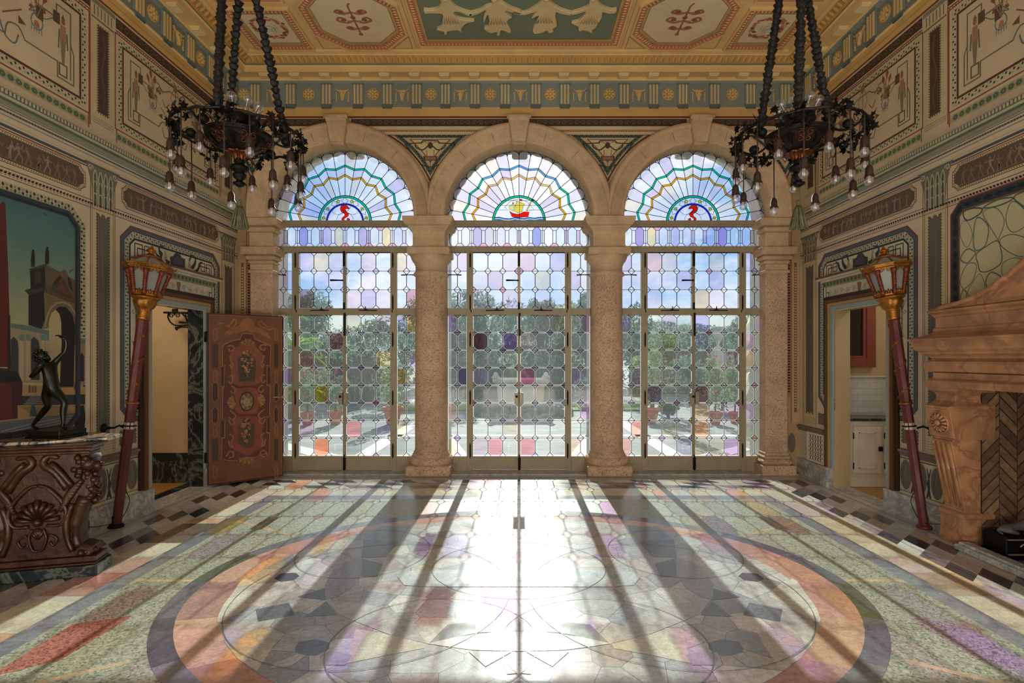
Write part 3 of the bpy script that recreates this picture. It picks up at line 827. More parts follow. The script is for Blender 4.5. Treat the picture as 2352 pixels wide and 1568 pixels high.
for k in range(len(TX)-1):
    m_=(TX[k]+TX[k+1])/2
    (bull if k%2==0 else rosette)('F',m_)
rosette('F',TX[-1]+0.15); rosette('F',TX[0]-0.15)
for w in 'LR':
    y=6.57; k=0
    while y>3.2:
        triglyph(w,y); 
        if y<6.6: (bull if k%2==0 else rosette)(w,y-0.195)
        y-=0.39; k+=1

# ================= FRONT WALL WITH THREE ARCHES =================
AX=[-2.314,0.0,2.314]; HS=1.157; ZS=3.306; RI=0.961; RO=1.228
fw=Paint(frF,0.0006); fw.lay(0)
TOP=4.80
cream=(212,192,156)
for cx in AX:
    n=36
    for k in range(n):
        x0=-HS+2*HS*k/n; x1=-HS+2*HS*(k+1)/n
        def zz(x): return ZS+math.sqrt(max(0.0,1.19**2-x*x))
        fw.poly([(cx+x0,zz(x0)),(cx+x1,zz(x1)),(cx+x1,TOP),(cx+x0,TOP)],cream)
for s in (-1,1):
    fw.rect(s*W,0,s*3.40,TOP,(176,146,104))
    # painted strips beside the end piers
    fw.lay(1); fw.rect(s*3.655,0.66,s*3.565,3.0,(186,156,114)); fw.line([(s*3.555,0.66),(s*3.555,4.4)],0.008,(120,60,48))
    fw.lay(2); fw.line([(s*3.61,0.8),(s*3.61,2.75)],0.035,(128,88,70)); fw.line([(s*3.525,1.0),(s*3.525,2.85)],0.045,(160,120,84))
    fw.lay(3); fw.marks([(s*3.525,1.05),(s*3.525,2.8)],0.035,0.018,0.03,(40,34,36),False); fw.marks([(s*3.61,0.85),(s*3.61,2.7)],0.035,0.016,0.024,(206,176,130),False)
    fw.lay(1); fw.rect(s*W,0.0,s*3.4,0.2,(178,170,156)); fw.rect(s*W,0.575,s*3.4,0.64,(96,78,70))
    fw.lay(2); fw.poly(circ((s*3.56,0.4),0.05,20,0.13),(112,100,86)); fw.lay(1); fw.poly(circ((s*3.56,0.4),0.065,20,0.15),(206,190,156))
fw.lay(1)
# yellow architrave, red line and dark scroll band
fw.rect(-W,4.655,W,4.80,(212,172,106)); 
fw.lay(2); fw.rect(-W,4.635,W,4.66,(120,58,44))
for a,b_ in ((-W,-2.44),(-2.19,-0.13),(0.13,2.19),(2.44,W)):
    fw.lay(2); fw.rect(a,4.53,b_,4.625,(72,54,44))
    fw.lay(3); x=a+0.05; k=0
    while x<b_-0.05:
        fw.line(spiral((x,4.577),0.036,1.2,0 if k%2 else PI,1 if k%2 else -1,12),0.007,(124,98,76)); x+=0.082; k+=1
    fw.lay(2); fw.line([(a+0.02,4.47),(b_-0.02,4.47)],0.03,(186,150,108)); fw.lay(3); fw.marks([(a+0.05,4.47),(b_-0.05,4.47)],0.03,0.012,0.014,(110,60,44),False)
# spandrel triangles
for cx in (-HS,HS,-3*HS,3*HS):
    pts=[(-0.72,4.40),(0.72,4.40)]
    def lerp(a,b_,t): return (a[0]+(b_[0]-a[0])*t,a[1]+(b_[1]-a[1])*t)
    def arcb(R,x0,x1,n,sgn):  # curve following neighbouring arch outer edge
        out=[]
        for i in range(n+1):
            x=x0+(x1-x0)*i/n; d=HS-abs(x) ; out.append((x,ZS+math.sqrt(max(0,R*R-d*d))))
        return out
    def tri(R,ztop):
        xt=HS-math.sqrt(max(0,R*R-(ztop-ZS)**2)); xt=-xt if xt>0 else xt
        xt=abs(xt)
        left=arcb(R,-xt,0,10,1); right=arcb(R,0,xt,10,1)
        return left+right[1:]
    def T(R,zt,):
        p=tri(R,zt); 
        return [(cx+u,v) for u,v in p if -W<cx+u<W or True]
    lim=lambda P:[(max(-W+0.002,min(W-0.002,u)),v) for u,v in P]
    P0=lim(T(1.255,4.42)); fw.lay(2); fw.poly(P0,(96,62,48))
    P1=lim(T(1.275,4.41)); fw.lay(3); fw.poly(P1,(196,172,128))
    P2=lim(T(1.315,4.395)); fw.lay(4); fw.line(P2,0.045,(74,92,86),True); fw.lay(5); fw.diam(P2,0.032,0.02,0.03,(28,34,36),True); fw.lay(6); fw.diam(P2,0.032,0.008,0.01,(200,190,150),True,wob=0.012)
    P3=lim(T(1.375,4.36)); fw.lay(4); fw.poly(P3,(92,62,50)); P4=lim(T(1.385,4.352)); fw.lay(5); fw.poly(P4,(214,192,148))
    if abs(cx)<2:
        fw.lay(6)
        fw.line([(cx-0.33,4.30),(cx-0.12,4.31),(cx-0.1,4.34),(cx+0.1,4.34),(cx+0.12,4.31),(cx+0.33,4.30),(cx+0.12,4.03),(cx+0.05,4.0),(cx-0.05,4.0),(cx-0.12,4.03)],0.014,(52,58,56),True)
        fw.poly(circ((cx,4.28),0.035,10,0.045),(76,58,48)); fw.rect(cx-0.09,4.08,cx+0.09,4.14,(84,62,52)); fw.lay(7); fw.rect(cx-0.07,4.09,cx+0.07,4.13,(150,110,84)); fw.lay(6)
        for s in (-1,1):
            fw.line(smooth([(cx+s*0.03,4.27),(cx+s*0.1,4.22),(cx+s*0.18,4.25),(cx+s*0.2,4.29)],4),0.018,(64,76,66)); fw.line(smooth([(cx+s*0.02,4.3),(cx+s*0.08,4.325),(cx+s*0.12,4.3)],4),0.008,(140,90,66))
            fw.line([(cx+s*0.04,4.08),(cx+s*0.05,4.22)],0.01,(150,96,80)); fw.line([(cx+s*0.05,3.99),(cx+s*0.1,4.03),(cx+s*0.05,3.93)],0.01,(90,80,70),True)
        fw.line([(cx,4.08),(cx,3.97)],0.008,(120,80,60))
fwo=fw.build('wall_front','paint'); fwo['kind']='structure'
# wall thickness / outer face behind (masonry)
b=MB(); 
for cx in AX:
    n=30
    for k in range(n):
        x0=-HS+2*HS*k/n; x1=-HS+2*HS*(k+1)/n
        z0=ZS+1.14*math.sqrt(max(0,1.0-x0*x0)); z1=ZS+1.14*math.sqrt(max(0,1.0-x1*x1))
        b.add([(cx+x0,7.4,z0),(cx+x1,7.4,z1),(cx+x1,7.4,6.2),(cx+x0,7.4,6.2)],[(0,1,2,3)])
        b.add([(cx+x0,6.83,z0),(cx+x1,6.83,z1),(cx+x1,7.4,z1),(cx+x0,7.4,z0)],[(0,1,2,3)])
for s in (-1,1): b.box((min(s*3.40,s*4.6),6.84,-0.1),(max(s*3.40,s*4.6),7.4,6.2))
b.box((-4.6,6.84,4.9),(4.6,7.4,6.2))
o=b.build('wall_front_masonry','coral_out',fwo)
# outer reveal piers behind the glass, with rough edges
for i,x in enumerate((-3*HS,-HS,HS,3*HS)):
    b=MB(); hw=0.2
    b.box((x-hw,7.08,0),(x+hw,7.4,ZS))
    b.build('outer_pier','coral_out',fwo)
for i,cx in enumerate(AX):
    # outer arch ring slightly tighter, with hanging keystone seen through the glass
    b=MB(); R=[]
    for k in range(49):
        a=PI*k/48; r=0.962+0.006*math.sin(k*3.1)
        R.append([(cx+r*math.cos(a),7.06,ZS+r*1.02*math.sin(a)),(cx+r*math.cos(a),7.35,ZS+r*1.115*math.sin(a)),(cx+1.02*math.cos(a),7.35,ZS+1.17*math.sin(a)),(cx+1.02*math.cos(a),7.06,ZS+1.17*math.sin(a))])
    b.rings(R,closed=True,cap=True)
    b.bevbox((cx-0.1,7.25,ZS+1.02),(cx+0.12,7.45,ZS+1.14),0.02)
    b.build('outer_arch_ring','coral_out',fwo)
# ---- stone arches : archivolt + keystone, as things ----
AN=['left','middle','right']
for i,cx in enumerate(AX):
    t=thing('stone_arch','%s stone arch with carved keystone over the %s stained glass doorway'%(['leftmost','central','rightmost'][i],AN[i]),'arch',(cx,YW,ZS),group='stone arches of the window wall')
    prof=[(RI,7.0),(RI,6.72),(RI+0.012,6.70),(RI+0.03,6.695),(RI+0.045,6.70),(RI+0.05,6.69),(RI+0.17,6.685),(RI+0.175,6.675),(RI+0.19,6.655),(RI+0.215,6.645),(RI+0.24,6.655),(RI+0.26,6.68),(RO,6.70),(RO,6.83)]
    b=MB(); R=[]
    n=64
    for k in range(n+1):
        a=PI*k/n; ring=[]
        for r,y in prof:
            x=r*math.cos(a); z=r*math.sin(a); 
            x=max(-HS,min(HS,x))
            ring.append((cx+x,y,ZS+z))
        R.append(ring)
    b.rings(R,closed=False,sm=True)
    b.build('archivolt','coral_smooth',t)
    # joints
    b=MB()
    for a in (48,72,108,132):
        a=math.radians(a)
        if (RO)*abs(math.cos(a))>HS: continue
        p=[(cx+r*math.cos(a),y-0.001,ZS+r*math.sin(a)) for r,y in ((RI+0.05,6.689),(RI+0.17,6.684))]
        b.tube(p,0.0022,4); b.build('voussoir_joint','rail',t); b=MB()
    # keystone : scrolled bracket
    b=MB(); R=[]
    pr=[(6.60,RI+0.30),(6.575,RI+0.295),(6.56,RI+0.26),(6.575,RI+0.235),(6.60,RI+0.22),(6.60,RI+0.10),(6.615,RI+0.02),(6.64,RI-0.035),(6.66,RI-0.05),(6.8,RI-0.05),(6.8,RI+0.30)]
    for u in (-1,-0.9,-0.6,0.6,0.9,1):
        dd={1:0.02,0.9:0.0,0.6:0.008}[abs(u)]
        R.append([(cx+u*(0.09+0.05*(r-RI)/0.3),y+dd,ZS+r) for y,r in pr])
    b.rings(R,closed=True,cap=True)
    b.tube([(cx-0.15,6.585,ZS+RI+0.285),(cx+0.15,6.585,ZS+RI+0.285)],0.028,14)
    b.tube([(cx-0.09,6.65,ZS+RI-0.03),(cx+0.09,6.65,ZS+RI-0.03)],0.024,14)
    b.build('keystone','coral_smooth',t)

# ---- columns ----
def col_prof(s=1.0):
    return None
for i,x in enumerate((-HS,HS)):
    cy=6.90
    t=thing('stone_column','pitted coral stone column, %s of the two freestanding ones'%('left' if i==0 else 'right'),'column',(x,cy,0),group='freestanding coral stone columns')
    b=MB(); b.bevbox((x-0.285,cy-0.285,0),(x+0.285,cy+0.19,0.13),0.014); 
    b.lathe([(0.27,0.128),(0.285,0.15),(0.29,0.18),(0.28,0.215),(0.25,0.228),(0.245,0.235),(0.245,0.25),(0.232,0.262),(0.228,0.285),(0.216,0.30)],(x,cy,0),40,cap=False)
    b.build('base','coral',t)
    b=MB(); pr=[(0.214,0.295),(0.212,0.34),(0.212,1.0),(0.208,1.8),(0.2,2.4),(0.197,2.56),(0.203,2.585)]
    b.lathe(pr,(x,cy,0),48,cap=False); b.build('shaft','coral',t)
    b=MB(); b.lathe([(0.203,2.57),(0.226,2.585),(0.23,2.605),(0.222,2.625),(0.2,2.635),(0.198,2.7),(0.206,2.715),(0.214,2.72),(0.216,2.735),(0.245,2.775),(0.262,2.81),(0.268,2.835)],(x,cy,0),40,cap=False)
    b.bevbox((x-0.272,cy-0.272,2.83),(x+0.272,cy+0.2,2.925),0.012); b.build('capital','coral_smooth',t)
    # impost block
    b=MB(); R=[]
    for h,z in ((0.205,2.92),(0.205,3.10),(0.215,3.13),(0.235,3.155),(0.255,3.175),(0.26,3.19),(0.285,3.20),(0.30,3.225),(0.315,3.255),(0.318,3.30)):
        yb=cy+0.2
        R.append([(x-h,cy-h,z),(x+h,cy-h,z),(x+h,yb,z),(x-h,yb,z)])
    b.rings(R,cap=True); b.build('impost_block','coral_smooth',t)
# end piers
for s in (-1,1):
    t=thing('stone_pier','square coral stone pier against the %s wall, with capital and base'%('left' if s<0 else 'right'),'pier',(s*3.33,6.85,0),group='end piers of the arcade')
    x0,x1=(3.185,3.47)
    def pb(b,a,c,z0,z1,f,sc=0.0,w=0.008):
        xa,xb=sorted((s*(x0-a),s*(x1+a))); b.bevbox((xa,6.74-a,z0),(xb,6.93,z1),w)
    b=MB(); pb(b,0.075,0,0,0.13,0); pb(b,0.055,0,0.13,0.20,0,w=0.03); pb(b,0.03,0,0.2,0.245,0,w=0.015); pb(b,0.012,0,0.245,0.285,0); b.build('base','coral',t)
    b=MB(); pb(b,0,0,0.28,2.62,0); b.build('shaft','coral',t)
    b=MB(); pb(b,0.018,0,2.6,2.64,0); pb(b,0.004,0,2.64,2.72,0); pb(b,0.03,0,2.72,2.77,0,w=0.02); pb(b,0.06,0,2.77,2.83,0,w=0.025); pb(b,0.085,0,2.83,2.93,0); b.build('capital','coral_smooth',t)
    b=MB(); pb(b,0.01,0,2.92,3.13,0); pb(b,0.045,0,3.13,3.2,0,w=0.02); pb(b,0.10,0,3.2,3.30,0,w=0.015); b.build('impost_block','coral_smooth',t)
# marble step / sill under the doors
b=MB(); b.box((-3.6,6.72,-0.02),(3.6,7.42,0.012),lin((170,162,150))); o=b.build('trim_2','whitemarble'); o['kind']='structure'
# ================= STAINED GLASS DOORWAYS =================
def m_bevel():  # bright refraction of the sky put into a milky white edge strip
    m,nt,out=newmat('bevelled_glass_edge')
    T=N(nt,'ShaderNodeBsdfTransparent'); T.inputs[0].default_value=(0.8,0.82,0.84,1)
    t=N(nt,'ShaderNodeBsdfTranslucent'); t.inputs[0].default_value=(0.8,0.85,0.86,1)
    g=N(nt,'ShaderNodeBsdfGlossy',Roughness=0.15)
    mx=nt.nodes.new('ShaderNodeMixShader'); mx.inputs[0].default_value=0.3; L(nt,T.outputs[0],mx.inputs[1]); L(nt,t.outputs[0],mx.inputs[2])
    m2=nt.nodes.new('ShaderNodeMixShader'); m2.inputs[0].default_value=0.08; L(nt,mx.outputs[0],m2.inputs[1]); L(nt,g.outputs[0],m2.inputs[2])
    L(nt,m2.outputs[0],out.inputs[0]); return m
M['bevel']=m_bevel()
OV=[(772,783,(112,66,78)),(703,822,(160,112,108)),(884,823,(214,184,100)),(945,743,(186,134,44)),(923,743,(140,140,196)),(923,863,(200,150,50)),(737,903,(176,150,10)),(773,863,(150,140,190)),(813,985,(190,110,116)),(702,985,(180,160,196)),(737,1025,(240,110,40)),(660,863,(158,136,200)),
(1039,743,(150,118,214)),(1101,782,(96,46,60)),(1171.6,782,(96,50,160)),(1212,783,(226,200,212)),(1212,863,(190,60,140)),(1100.6,863,(160,172,230)),(1059,863,(66,48,130)),(1039,944,(246,196,200)),(1134,1025,(214,120,142)),(1210.5,1025,(212,116,136)),(1344,944,(166,122,200)),(1346,743,(150,100,160)),(1322,863,(150,130,210)),(1320,1025,(236,206,164)),
(1438,743,(150,136,210)),(1613,741,(146,146,226)),(1536.7,783,(160,170,110)),(1725.6,783,(196,170,222)),(1747,743,(196,190,240)),(1725,823,(236,206,150)),(1459,863,(166,140,190)),(1500.5,903,(96,82,130)),(1615,903,(130,84,96)),(1460,985,(224,128,116)),(1437.6,1025,(232,150,150)),(1611.7,985,(236,160,96)),(1682.7,1025,(160,130,200)),(1614,945,(210,180,120)),(1725.6,944,(190,170,224)),
(705,601,(186,184,234)),(740,601,(226,216,196)),(776,601,(196,198,232)),(849,601,(214,200,226)),(704.5,687,(160,140,152)),(849,687,(172,164,228)),(884,687,(200,200,236)),(948,687,(200,146,170)),(925.5,601,(226,218,196)),(663,645,(196,186,226)),(813,687,(206,196,226)),
(1061.8,601,(190,184,232)),(1171,601,(196,196,232)),(1211.8,601,(208,184,214)),(1282.8,601,(166,172,234)),(1136.8,645.6,(176,168,224)),(1171.6,687,(190,184,226)),(1323,645.6,(182,176,230)),(1246.6,645.6,(216,212,206)),(1100,645,(190,200,236)),
(1502,601,(218,176,198)),(1537,601,(206,206,214)),(1648,601,(208,206,208)),(1648,645.6,(168,168,226)),(1571.5,645.6,(176,172,230)),(1612.5,687,(230,210,174)),(1438,601,(176,172,228)),(1725.6,601,(170,170,232)),(1502,687,(196,200,236))]
OVC={}
rg=random.Random(5)
def pane_col(X,Z,small=False,upper=False):
    px=CX+X*F/YD; py=CY-(Z-EYE)*F/YD
    if not small:
        for (a,b,c) in OV:
            if abs(a-px)<10 and abs(b-py)<18:
                c=lin(c); return tuple((x*0.7+0.3*c[2])**0.75 for x in c) if b<715 else tuple(min(0.95,(x*0.8+0.2*(sum(c)/3))**0.62*1.05) for x in c)
    r=rg.random()
    if small:
        if r<0.14: return lin(rg.choice([(206,190,236),(220,170,184),(196,190,236),(226,210,190),(204,170,206)]))
        return lin((232,238,240))
    if upper: c=(222,234,246) if r<0.72 else rg.choice([(228,228,246),(234,232,242),(222,226,244)])
    else: c=(214,228,226) if r<0.8 else rg.choice([(196,206,222),(206,212,196),(190,206,204),(212,206,222)])
    return lin(c)
def fW(u,v,d): return (u,YD-d,v)
def leadline(b,pts,r=0.0042):
    r*=1.12
    b.tube([(u,YD-0.002,v) for u,v in pts],r,4,sm=False)
def grid(cx,xs,zs,edge_ch,gp,lb,upper,ch=0.044):
    nx=len(xs)-1; nz=len(zs)-1
    def has(i,j): # diamond at intersection i,j?
        ix=0<i<nx; iz=0<j<nz
        if ix and iz: return True
        if ix and not iz: return True
        if iz and not ix: return edge_ch
        return False
    for i in range(nx):
        for j in range(nz):
            x0,x1,z0,z1=xs[i],xs[i+1],zs[j],zs[j+1]
            c=min(ch,(x1-x0)*0.36)
            P=[]
            for (ci,cj,a,b_,sx,sz) in ((i,j,x0,z0,1,1),(i+1,j,x1,z0,-1,1),(i+1,j+1,x1,z1,-1,-1),(i,j+1,x0,z1,1,-1)):
                if has(ci,cj):
                    q=[(a,b_+sz*c),(a+sx*c,b_)]
                    if (sx,sz) in ((-1,1),(1,-1)): q=q[::-1]
                    P+=q
                else: P.append((a,b_))
            col=pane_col(cx+(x0+x1)/2,(z0+z1)/2,False,upper)
            P=[(cx+u,v) for u,v in P]
            bw_=0.004 if upper else 0.0075; gp.poly(inset(P,bw_),col,0,0,True)
            ip=inset(P,bw_); n=len(P)
            gp.add([fW(*p,0) for p in P]+[fW(*p,0) for p in ip],[(k,(k+1)%n,n+(k+1)%n,n+k) for k in range(n)],(1,1,1),1,False)
            for k in range(n):
                a,b2=P[k],P[(k+1)%n]
                if abs(a[0]-b2[0])>1e-5 and abs(a[1]-b2[1])>1e-5: leadline(lb,[a,b2],0.0036)
    for i in range(nx+1):
        for j in range(nz+1):
            if not has(i,j): continue
            x,z=xs[i],zs[j]; 
            c=min(ch,min([xs[k+1]-xs[k] for k in range(nx)])*0.36)
            D=[(x-c if i>0 else x,z),(x,z-c if j>0 else z),(x+c if i<nx else x,z),(x,z+c if j<nz else z)]
            Q=[]
            for p in D:
                if not Q or p!=Q[-1]: Q.append(p)
            if len(Q)>=3: gp.poly([(cx+u,v) for u,v in Q],pane_col(cx+x,z,True),0,0,True)
    for i in range(1,nx):
        for j in range(nz):
            leadline(lb,[(cx+xs[i],zs[j]+(ch if has(i,j) else 0)),(cx+xs[i],zs[j+1]-(ch if has(i,j+1) else 0))])
    for j in range(1,nz): leadline(lb,[(cx+xs[0],zs[j]),(cx+xs[-1],zs[j])],0.003)
ZB0,ZB1=0.208,2.079; ZU0,ZU1=2.166,2.907; ZT0,ZT1=2.985,3.249; ZF=3.322; RG=0.957
low=[ZB0+(ZB1-ZB0)*k/8 for k in range(9)]; upp=[ZU0+(ZU1-ZU0)*k/3 for k in range(4)]
TEAL=lin((10,190,150)); AMB=lin((240,176,40)); BLU_=lin((10,60,200)); 
def gstrip(g,pts,w,col,closed=False):
    d=0.004; n=len(pts)
    tmp=Paint(fW,1.0); tmp.l=0
    tmp.line(pts,w,(0,0,0),closed,l=0.004)
    g.add(tmp.V,tmp.F,col,0,False)
def window(idx,cx):
    wn=struct_empty('window_%d'%(idx+1),(cx,YD,0))
    nm=['left','middle','right'][idx]
    y0,y1=YD-0.035,YD+0.035
    # fixed frame
    b=MB()
    def bx(x0,x1,z0,z1,a=y0,c=y1,bb=b): bb.box((cx+x0,a,z0),(cx+x1,c,z1))
    for s in (-1,1):
        xa,xb=sorted((s*0.628,s*0.692)); bx(xa,xb,0.012,ZU1+0.01)
        xa,xb=sorted((s*0.945,s*0.975)); bx(xa,xb,0.012,ZT1)
        xa,xb=sorted((s*0.69,s*0.95)); bx(xa,xb,0.012,ZB0); bx(xa,xb,ZB1,ZU0)
    bx(-0.975,0.975,ZU1,ZT0,y0-0.01); bx(-0.975,0.975,ZT1,ZF,y0-0.02); bx(-0.985,0.985,ZT1+0.02,ZF-0.02,y0-0.035)
    bx(-0.64,0.64,ZB1+0.03,ZU0-0.022,y0,y1); bx(-0.63,0.63,0.0,0.02)
    # curved frame of the fanlight
    R=[]
    for k in range(49):
        a=math.asin((ZF-ZS)/RG)+ (PI-2*math.asin((ZF-ZS)/RG))*k/48
        R.append([(cx+r*math.cos(a),y,ZS+r*math.sin(a)) for r,y in ((RG-0.006,y0),(RG+0.03,y0),(RG+0.03,y1),(RG-0.006,y1))])
    b.rings(R,cap=True); b.build('window_frame','frame',wn)
    # fanlight glass
    g=Paint(fW,1.0); g.l=0; lb=MB()
    C0=(cx,ZF-0.012)
    def rp(r,a): return (C0[0]+r*math.cos(a),C0[1]+r*math.sin(a))
    angs=[PI/2+k*PI/18 for k in range(-9,10)]
    ang_=[]
    for k in range(-9,10): ang_.append(PI/2-k*PI/18)
    def rout(a): # distance from C0 to circle radius RG about (cx,ZS)
        dz=C0[1]-ZS; return -dz*math.sin(a)+math.sqrt(RG**2-(dz*math.cos(a))**2)
    def yr(k): return 0.629 if k%2==0 else 0.578
    def tr(k): return 0.752 if k%2==0 else 0.709
    tint=[(236,242,248)]*6+[(224,224,244),(218,220,242),(230,226,238),(234,231,226),(212,208,240)]
    R0=0.35
    for k in range(-9,9):
        a0,a1=PI/2-k*PI/18,PI/2-(k+1)*PI/18
        if k==-9: pass
        def cl(p): return (p[0],max(p[1],ZF))
        for r0,r1 in (((R0,R0),(yr(k),yr(k+1))),((yr(k),yr(k+1)),(tr(k),tr(k+1)))):
            c=lin(rg.choice(tint)); g.poly([cl(rp(r0[0],a0)),cl(rp(r1[0],a0)),cl(rp(r1[1],a1)),cl(rp(r0[1],a1))],c,0,0,True)
        c=lin(rg.choice(tint)); am=(a0+a1)/2
        g.poly([cl(rp(tr(k),a0)),cl(rp(rout(a0)-0.001,a0)),cl(rp(rout(am)-0.001,am)),cl(rp(rout(a1)-0.001,a1)),cl(rp(tr(k+1),a1))],c,0,0,True)
        # scalloped head of each ray
        p0=Vector(rp(0.885,a0)); p1=Vector(rp(0.885,a1)); mid=(p0+p1)/2; hw=(p1-p0).length/2; ax=(p1-p0).normalized(); nn=Vector((math.cos(am),math.sin(am)))
        lim=rout(am)-0.888*math.cos(PI/36)
        arc=[mid+ax*(-hw*math.cos(t))+nn*(min(hw,lim)*math.sin(t)) for t in [PI*j/8 for j in range(9)]]
        leadline(lb,[(max(min(p.x,cx+0.95),cx-0.95),max(p.y,ZF)) for p in arc],0.0026)
    for k in range(-9,10):
        a=PI/2-k*PI/18
        if abs(k)==9: continue
        leadline(lb,[rp(R0,a),rp(rout(a),a)],0.0036)
        for s in (-1,1):   # little cusp leads at the rim
            leadline(lb,[rp(0.915,a),rp(rout(a+s*0.045)-0.004,a+s*0.045)],0.002)
    clz=lambda P:[(u,max(v,ZF)) for u,v in P]
    tcol=[TEAL]*20
    for (fn,col) in ((tr,TEAL),(yr,AMB)):
        P=clz([rp(fn(k),PI/2-k*PI/18) for k in range(-9,10)])
        if idx==1:
            for k in range(18):
                c=col
                if 5<=k<=13: c=lin((90,170,230)) if fn is tr else lin((246,200,130))
                gstrip(g,[P[k],P[k+1]],0.024,c)
        else: gstrip(g,P,0.024,col)
        for off in (-0.013,0.013):
            Q=clz([rp(fn(k)+off,PI/2-k*PI/18) for k in range(-9,10)]); leadline(lb,Q,0.003)
    half=lambda r,n=36:[rp(r,PI*k/n) for k in range(n+1)]
    gstrip(g,clz(half(0.342)),0.026,TEAL); leadline(lb,clz(half(0.355)),0.0045); leadline(lb,clz(half(0.328)),0.0035)
    n=36; inner=clz(half(0.328)); g.poly(inner,lin((224,230,244)),0,0,True)
    if idx!=1:
        gstrip(g,clz(half(0.242)),0.02,lin((10,50,210))); leadline(lb,clz(half(0.252)),0.003); leadline(lb,clz(half(0.232)),0.003)
        for deg in (12,38,72,108,142,168):
            a=math.radians(deg); p=rp(0.289,a); q=rp(0.289,a)
            dm=[(p[0]+0.026*math.cos(t+a),p[1]+0.026*math.sin(t+a)) for t in (0,PI/2,PI,3*PI/2)]
            dm=clz(dm); gstrip(g,[((dm[0][0]+dm[1][0])/2,(dm[0][1]+dm[1][1])/2),((dm[2][0]+dm[3][0])/2,(dm[2][1]+dm[3][1])/2)],0.034,lin((214,210,60)))
            leadline(lb,dm+[dm[0]],0.0028)
        for k in range(7):
            a=math.radians(max(4,min(176,k*30)))
            for s in (-1,1):
                leadline(lb,clz(smooth([rp(0.326,a+s*0.02),rp(0.305,a+s*0.07),rp(0.29,a+s*0.16),rp(0.27,a+s*0.1),rp(0.253,a+s*0.05)],3)),0.0024)
        # red seahorse
        m=1 if idx==0 else -1
        sh=crop(600,300,3.733)([(700,650),(715,637),(740,636),(760,650),(775,668),(765,672),(742,668),(738,680),(755,700),(768,715),(760,735),(738,748),(728,760),(735,770),(755,768),(752,757),(762,750),(776,758),(775,772),(755,778),(722,777),(708,765),(712,748),(728,735),(735,722),(725,708),(705,695),(696,672)])
        sx=[((x-(736/3.733+600))*m/172.66+cx,EYE+(CY-y)/172.66) for x,y in sh]
        tmp=Paint(fW,1.0); tmp.l=0.006; P=smooth(sx,2,True); P=[(u,max(v,ZF+0.001)) for u,v in P]; tmp.poly(P,(230,30,20)); g.add(tmp.V,tmp.F,lin((232,30,16)),0,False)
        leadline(lb,P+[P[0]],0.0022)
        leadline(lb,[rp(0.232,1.2),rp(0.15,1.35)],0.0022); leadline(lb,clz(circ((cx,ZF+0.02),0.11,16,0.1,0,PI,False)),0.002); leadline(lb,clz(circ((cx-0.09,ZF+0.17),0.09,10,0.08,PI,2*PI,False)),0.002); leadline(lb,clz(circ((cx+0.1,ZF+0.17),0.09,10,0.08,PI,2*PI,False)),0.002)
    else:
        c5=crop(960,300,3.733)
        def w5(pts): return [((x-CX)/172.66+cx,EYE+(CY-y)/172.66) for x,y in c5(pts)]
        def gp_(pts,c,d=0.006,lead=True):
            tmp=Paint(fW,1.0); tmp.l=d; P=[(u,max(v,ZF+0.001)) for u,v in w5(pts)]; tmp.poly(P,(0,0,0)); g.add(tmp.V,tmp.F,lin(c),0,False)
            if lead: leadline(lb,P+[P[0]],0.002)
        gp_([(785,690),(810,706),(850,716),(885,708),(905,695),(955,698),(945,740),(870,745),(805,738)],(232,24,16))
        gp_([(845,605),(880,615),(918,630),(900,655),(895,695),(855,705),(820,690),(835,650)],(232,214,80))
        gp_([(815,628),(838,640),(822,660),(815,690),(790,680),(778,650)],(230,222,130))
        gp_([(925,690),(970,600),(978,604),(935,692)],(230,214,110)); gp_([(972,590),(1000,590),(992,602),(975,600)],(220,30,30)); gp_([(870,585),(892,590),(890,604),(872,600)],(220,30,30)); gp_([(812,615),(820,618),(820,628),(811,626)],(220,30,30))
        top=[(655,742),(700,740),(740,750),(785,754),(830,742),(870,748),(910,752),(955,742),(1000,748),(1045,740),(1092,744)]
        for k,(c) in enumerate([(20,120,220),(236,240,250),(20,150,200),(40,60,190)]):
            A_=[(x,y+k*9) for x,y in top]; B_=[(x,min(776,y+(k+1)*9)) for x,y in top]
            gp_(A_+B_[::-1],c)
        for P in ([(872,552),(872,775)],[(700,640),(1050,640)],[(720,600),(1020,600)],[(680,680),(780,680)],[(955,680),(1070,680)],[(740,660),(800,600),(872,585),(935,610),(995,678),(935,690)],[(760,670),(745,655)]):
            leadline(lb,w5(P),0.0022)
    fan=g.build('fanlight',['glass','bevel'],wn); lb.build('fanlight_leading','lead',fan)
    # transom band
    g=Paint(fW,1.0); lb=MB(); n=12; x0,x1=-0.945,0.945; st=(x1-x0)/n*1.0
    tcx=[(210,216,240),(226,234,246),(176,170,226),(226,234,246),(200,196,236),(230,222,200),(226,234,246),(196,186,228),(226,234,246),(236,226,190),(214,222,244),(226,234,246)]
    if idx==2: tcx=[(226,234,246),(176,166,226),(230,220,186),(210,224,246),(206,204,238),(216,226,246),(226,234,246),(200,210,240),(190,166,224),(226,234,246),(210,216,244),(220,220,220)]
    if idx==1: tcx=[(226,234,246),(222,234,246),(190,186,230),(206,210,226),(214,222,246),(220,230,246),(226,234,246),(160,170,230),(236,240,246),(222,234,246),(214,230,240),(222,230,236)]
    sw=st*0.30/2; hh=0.047
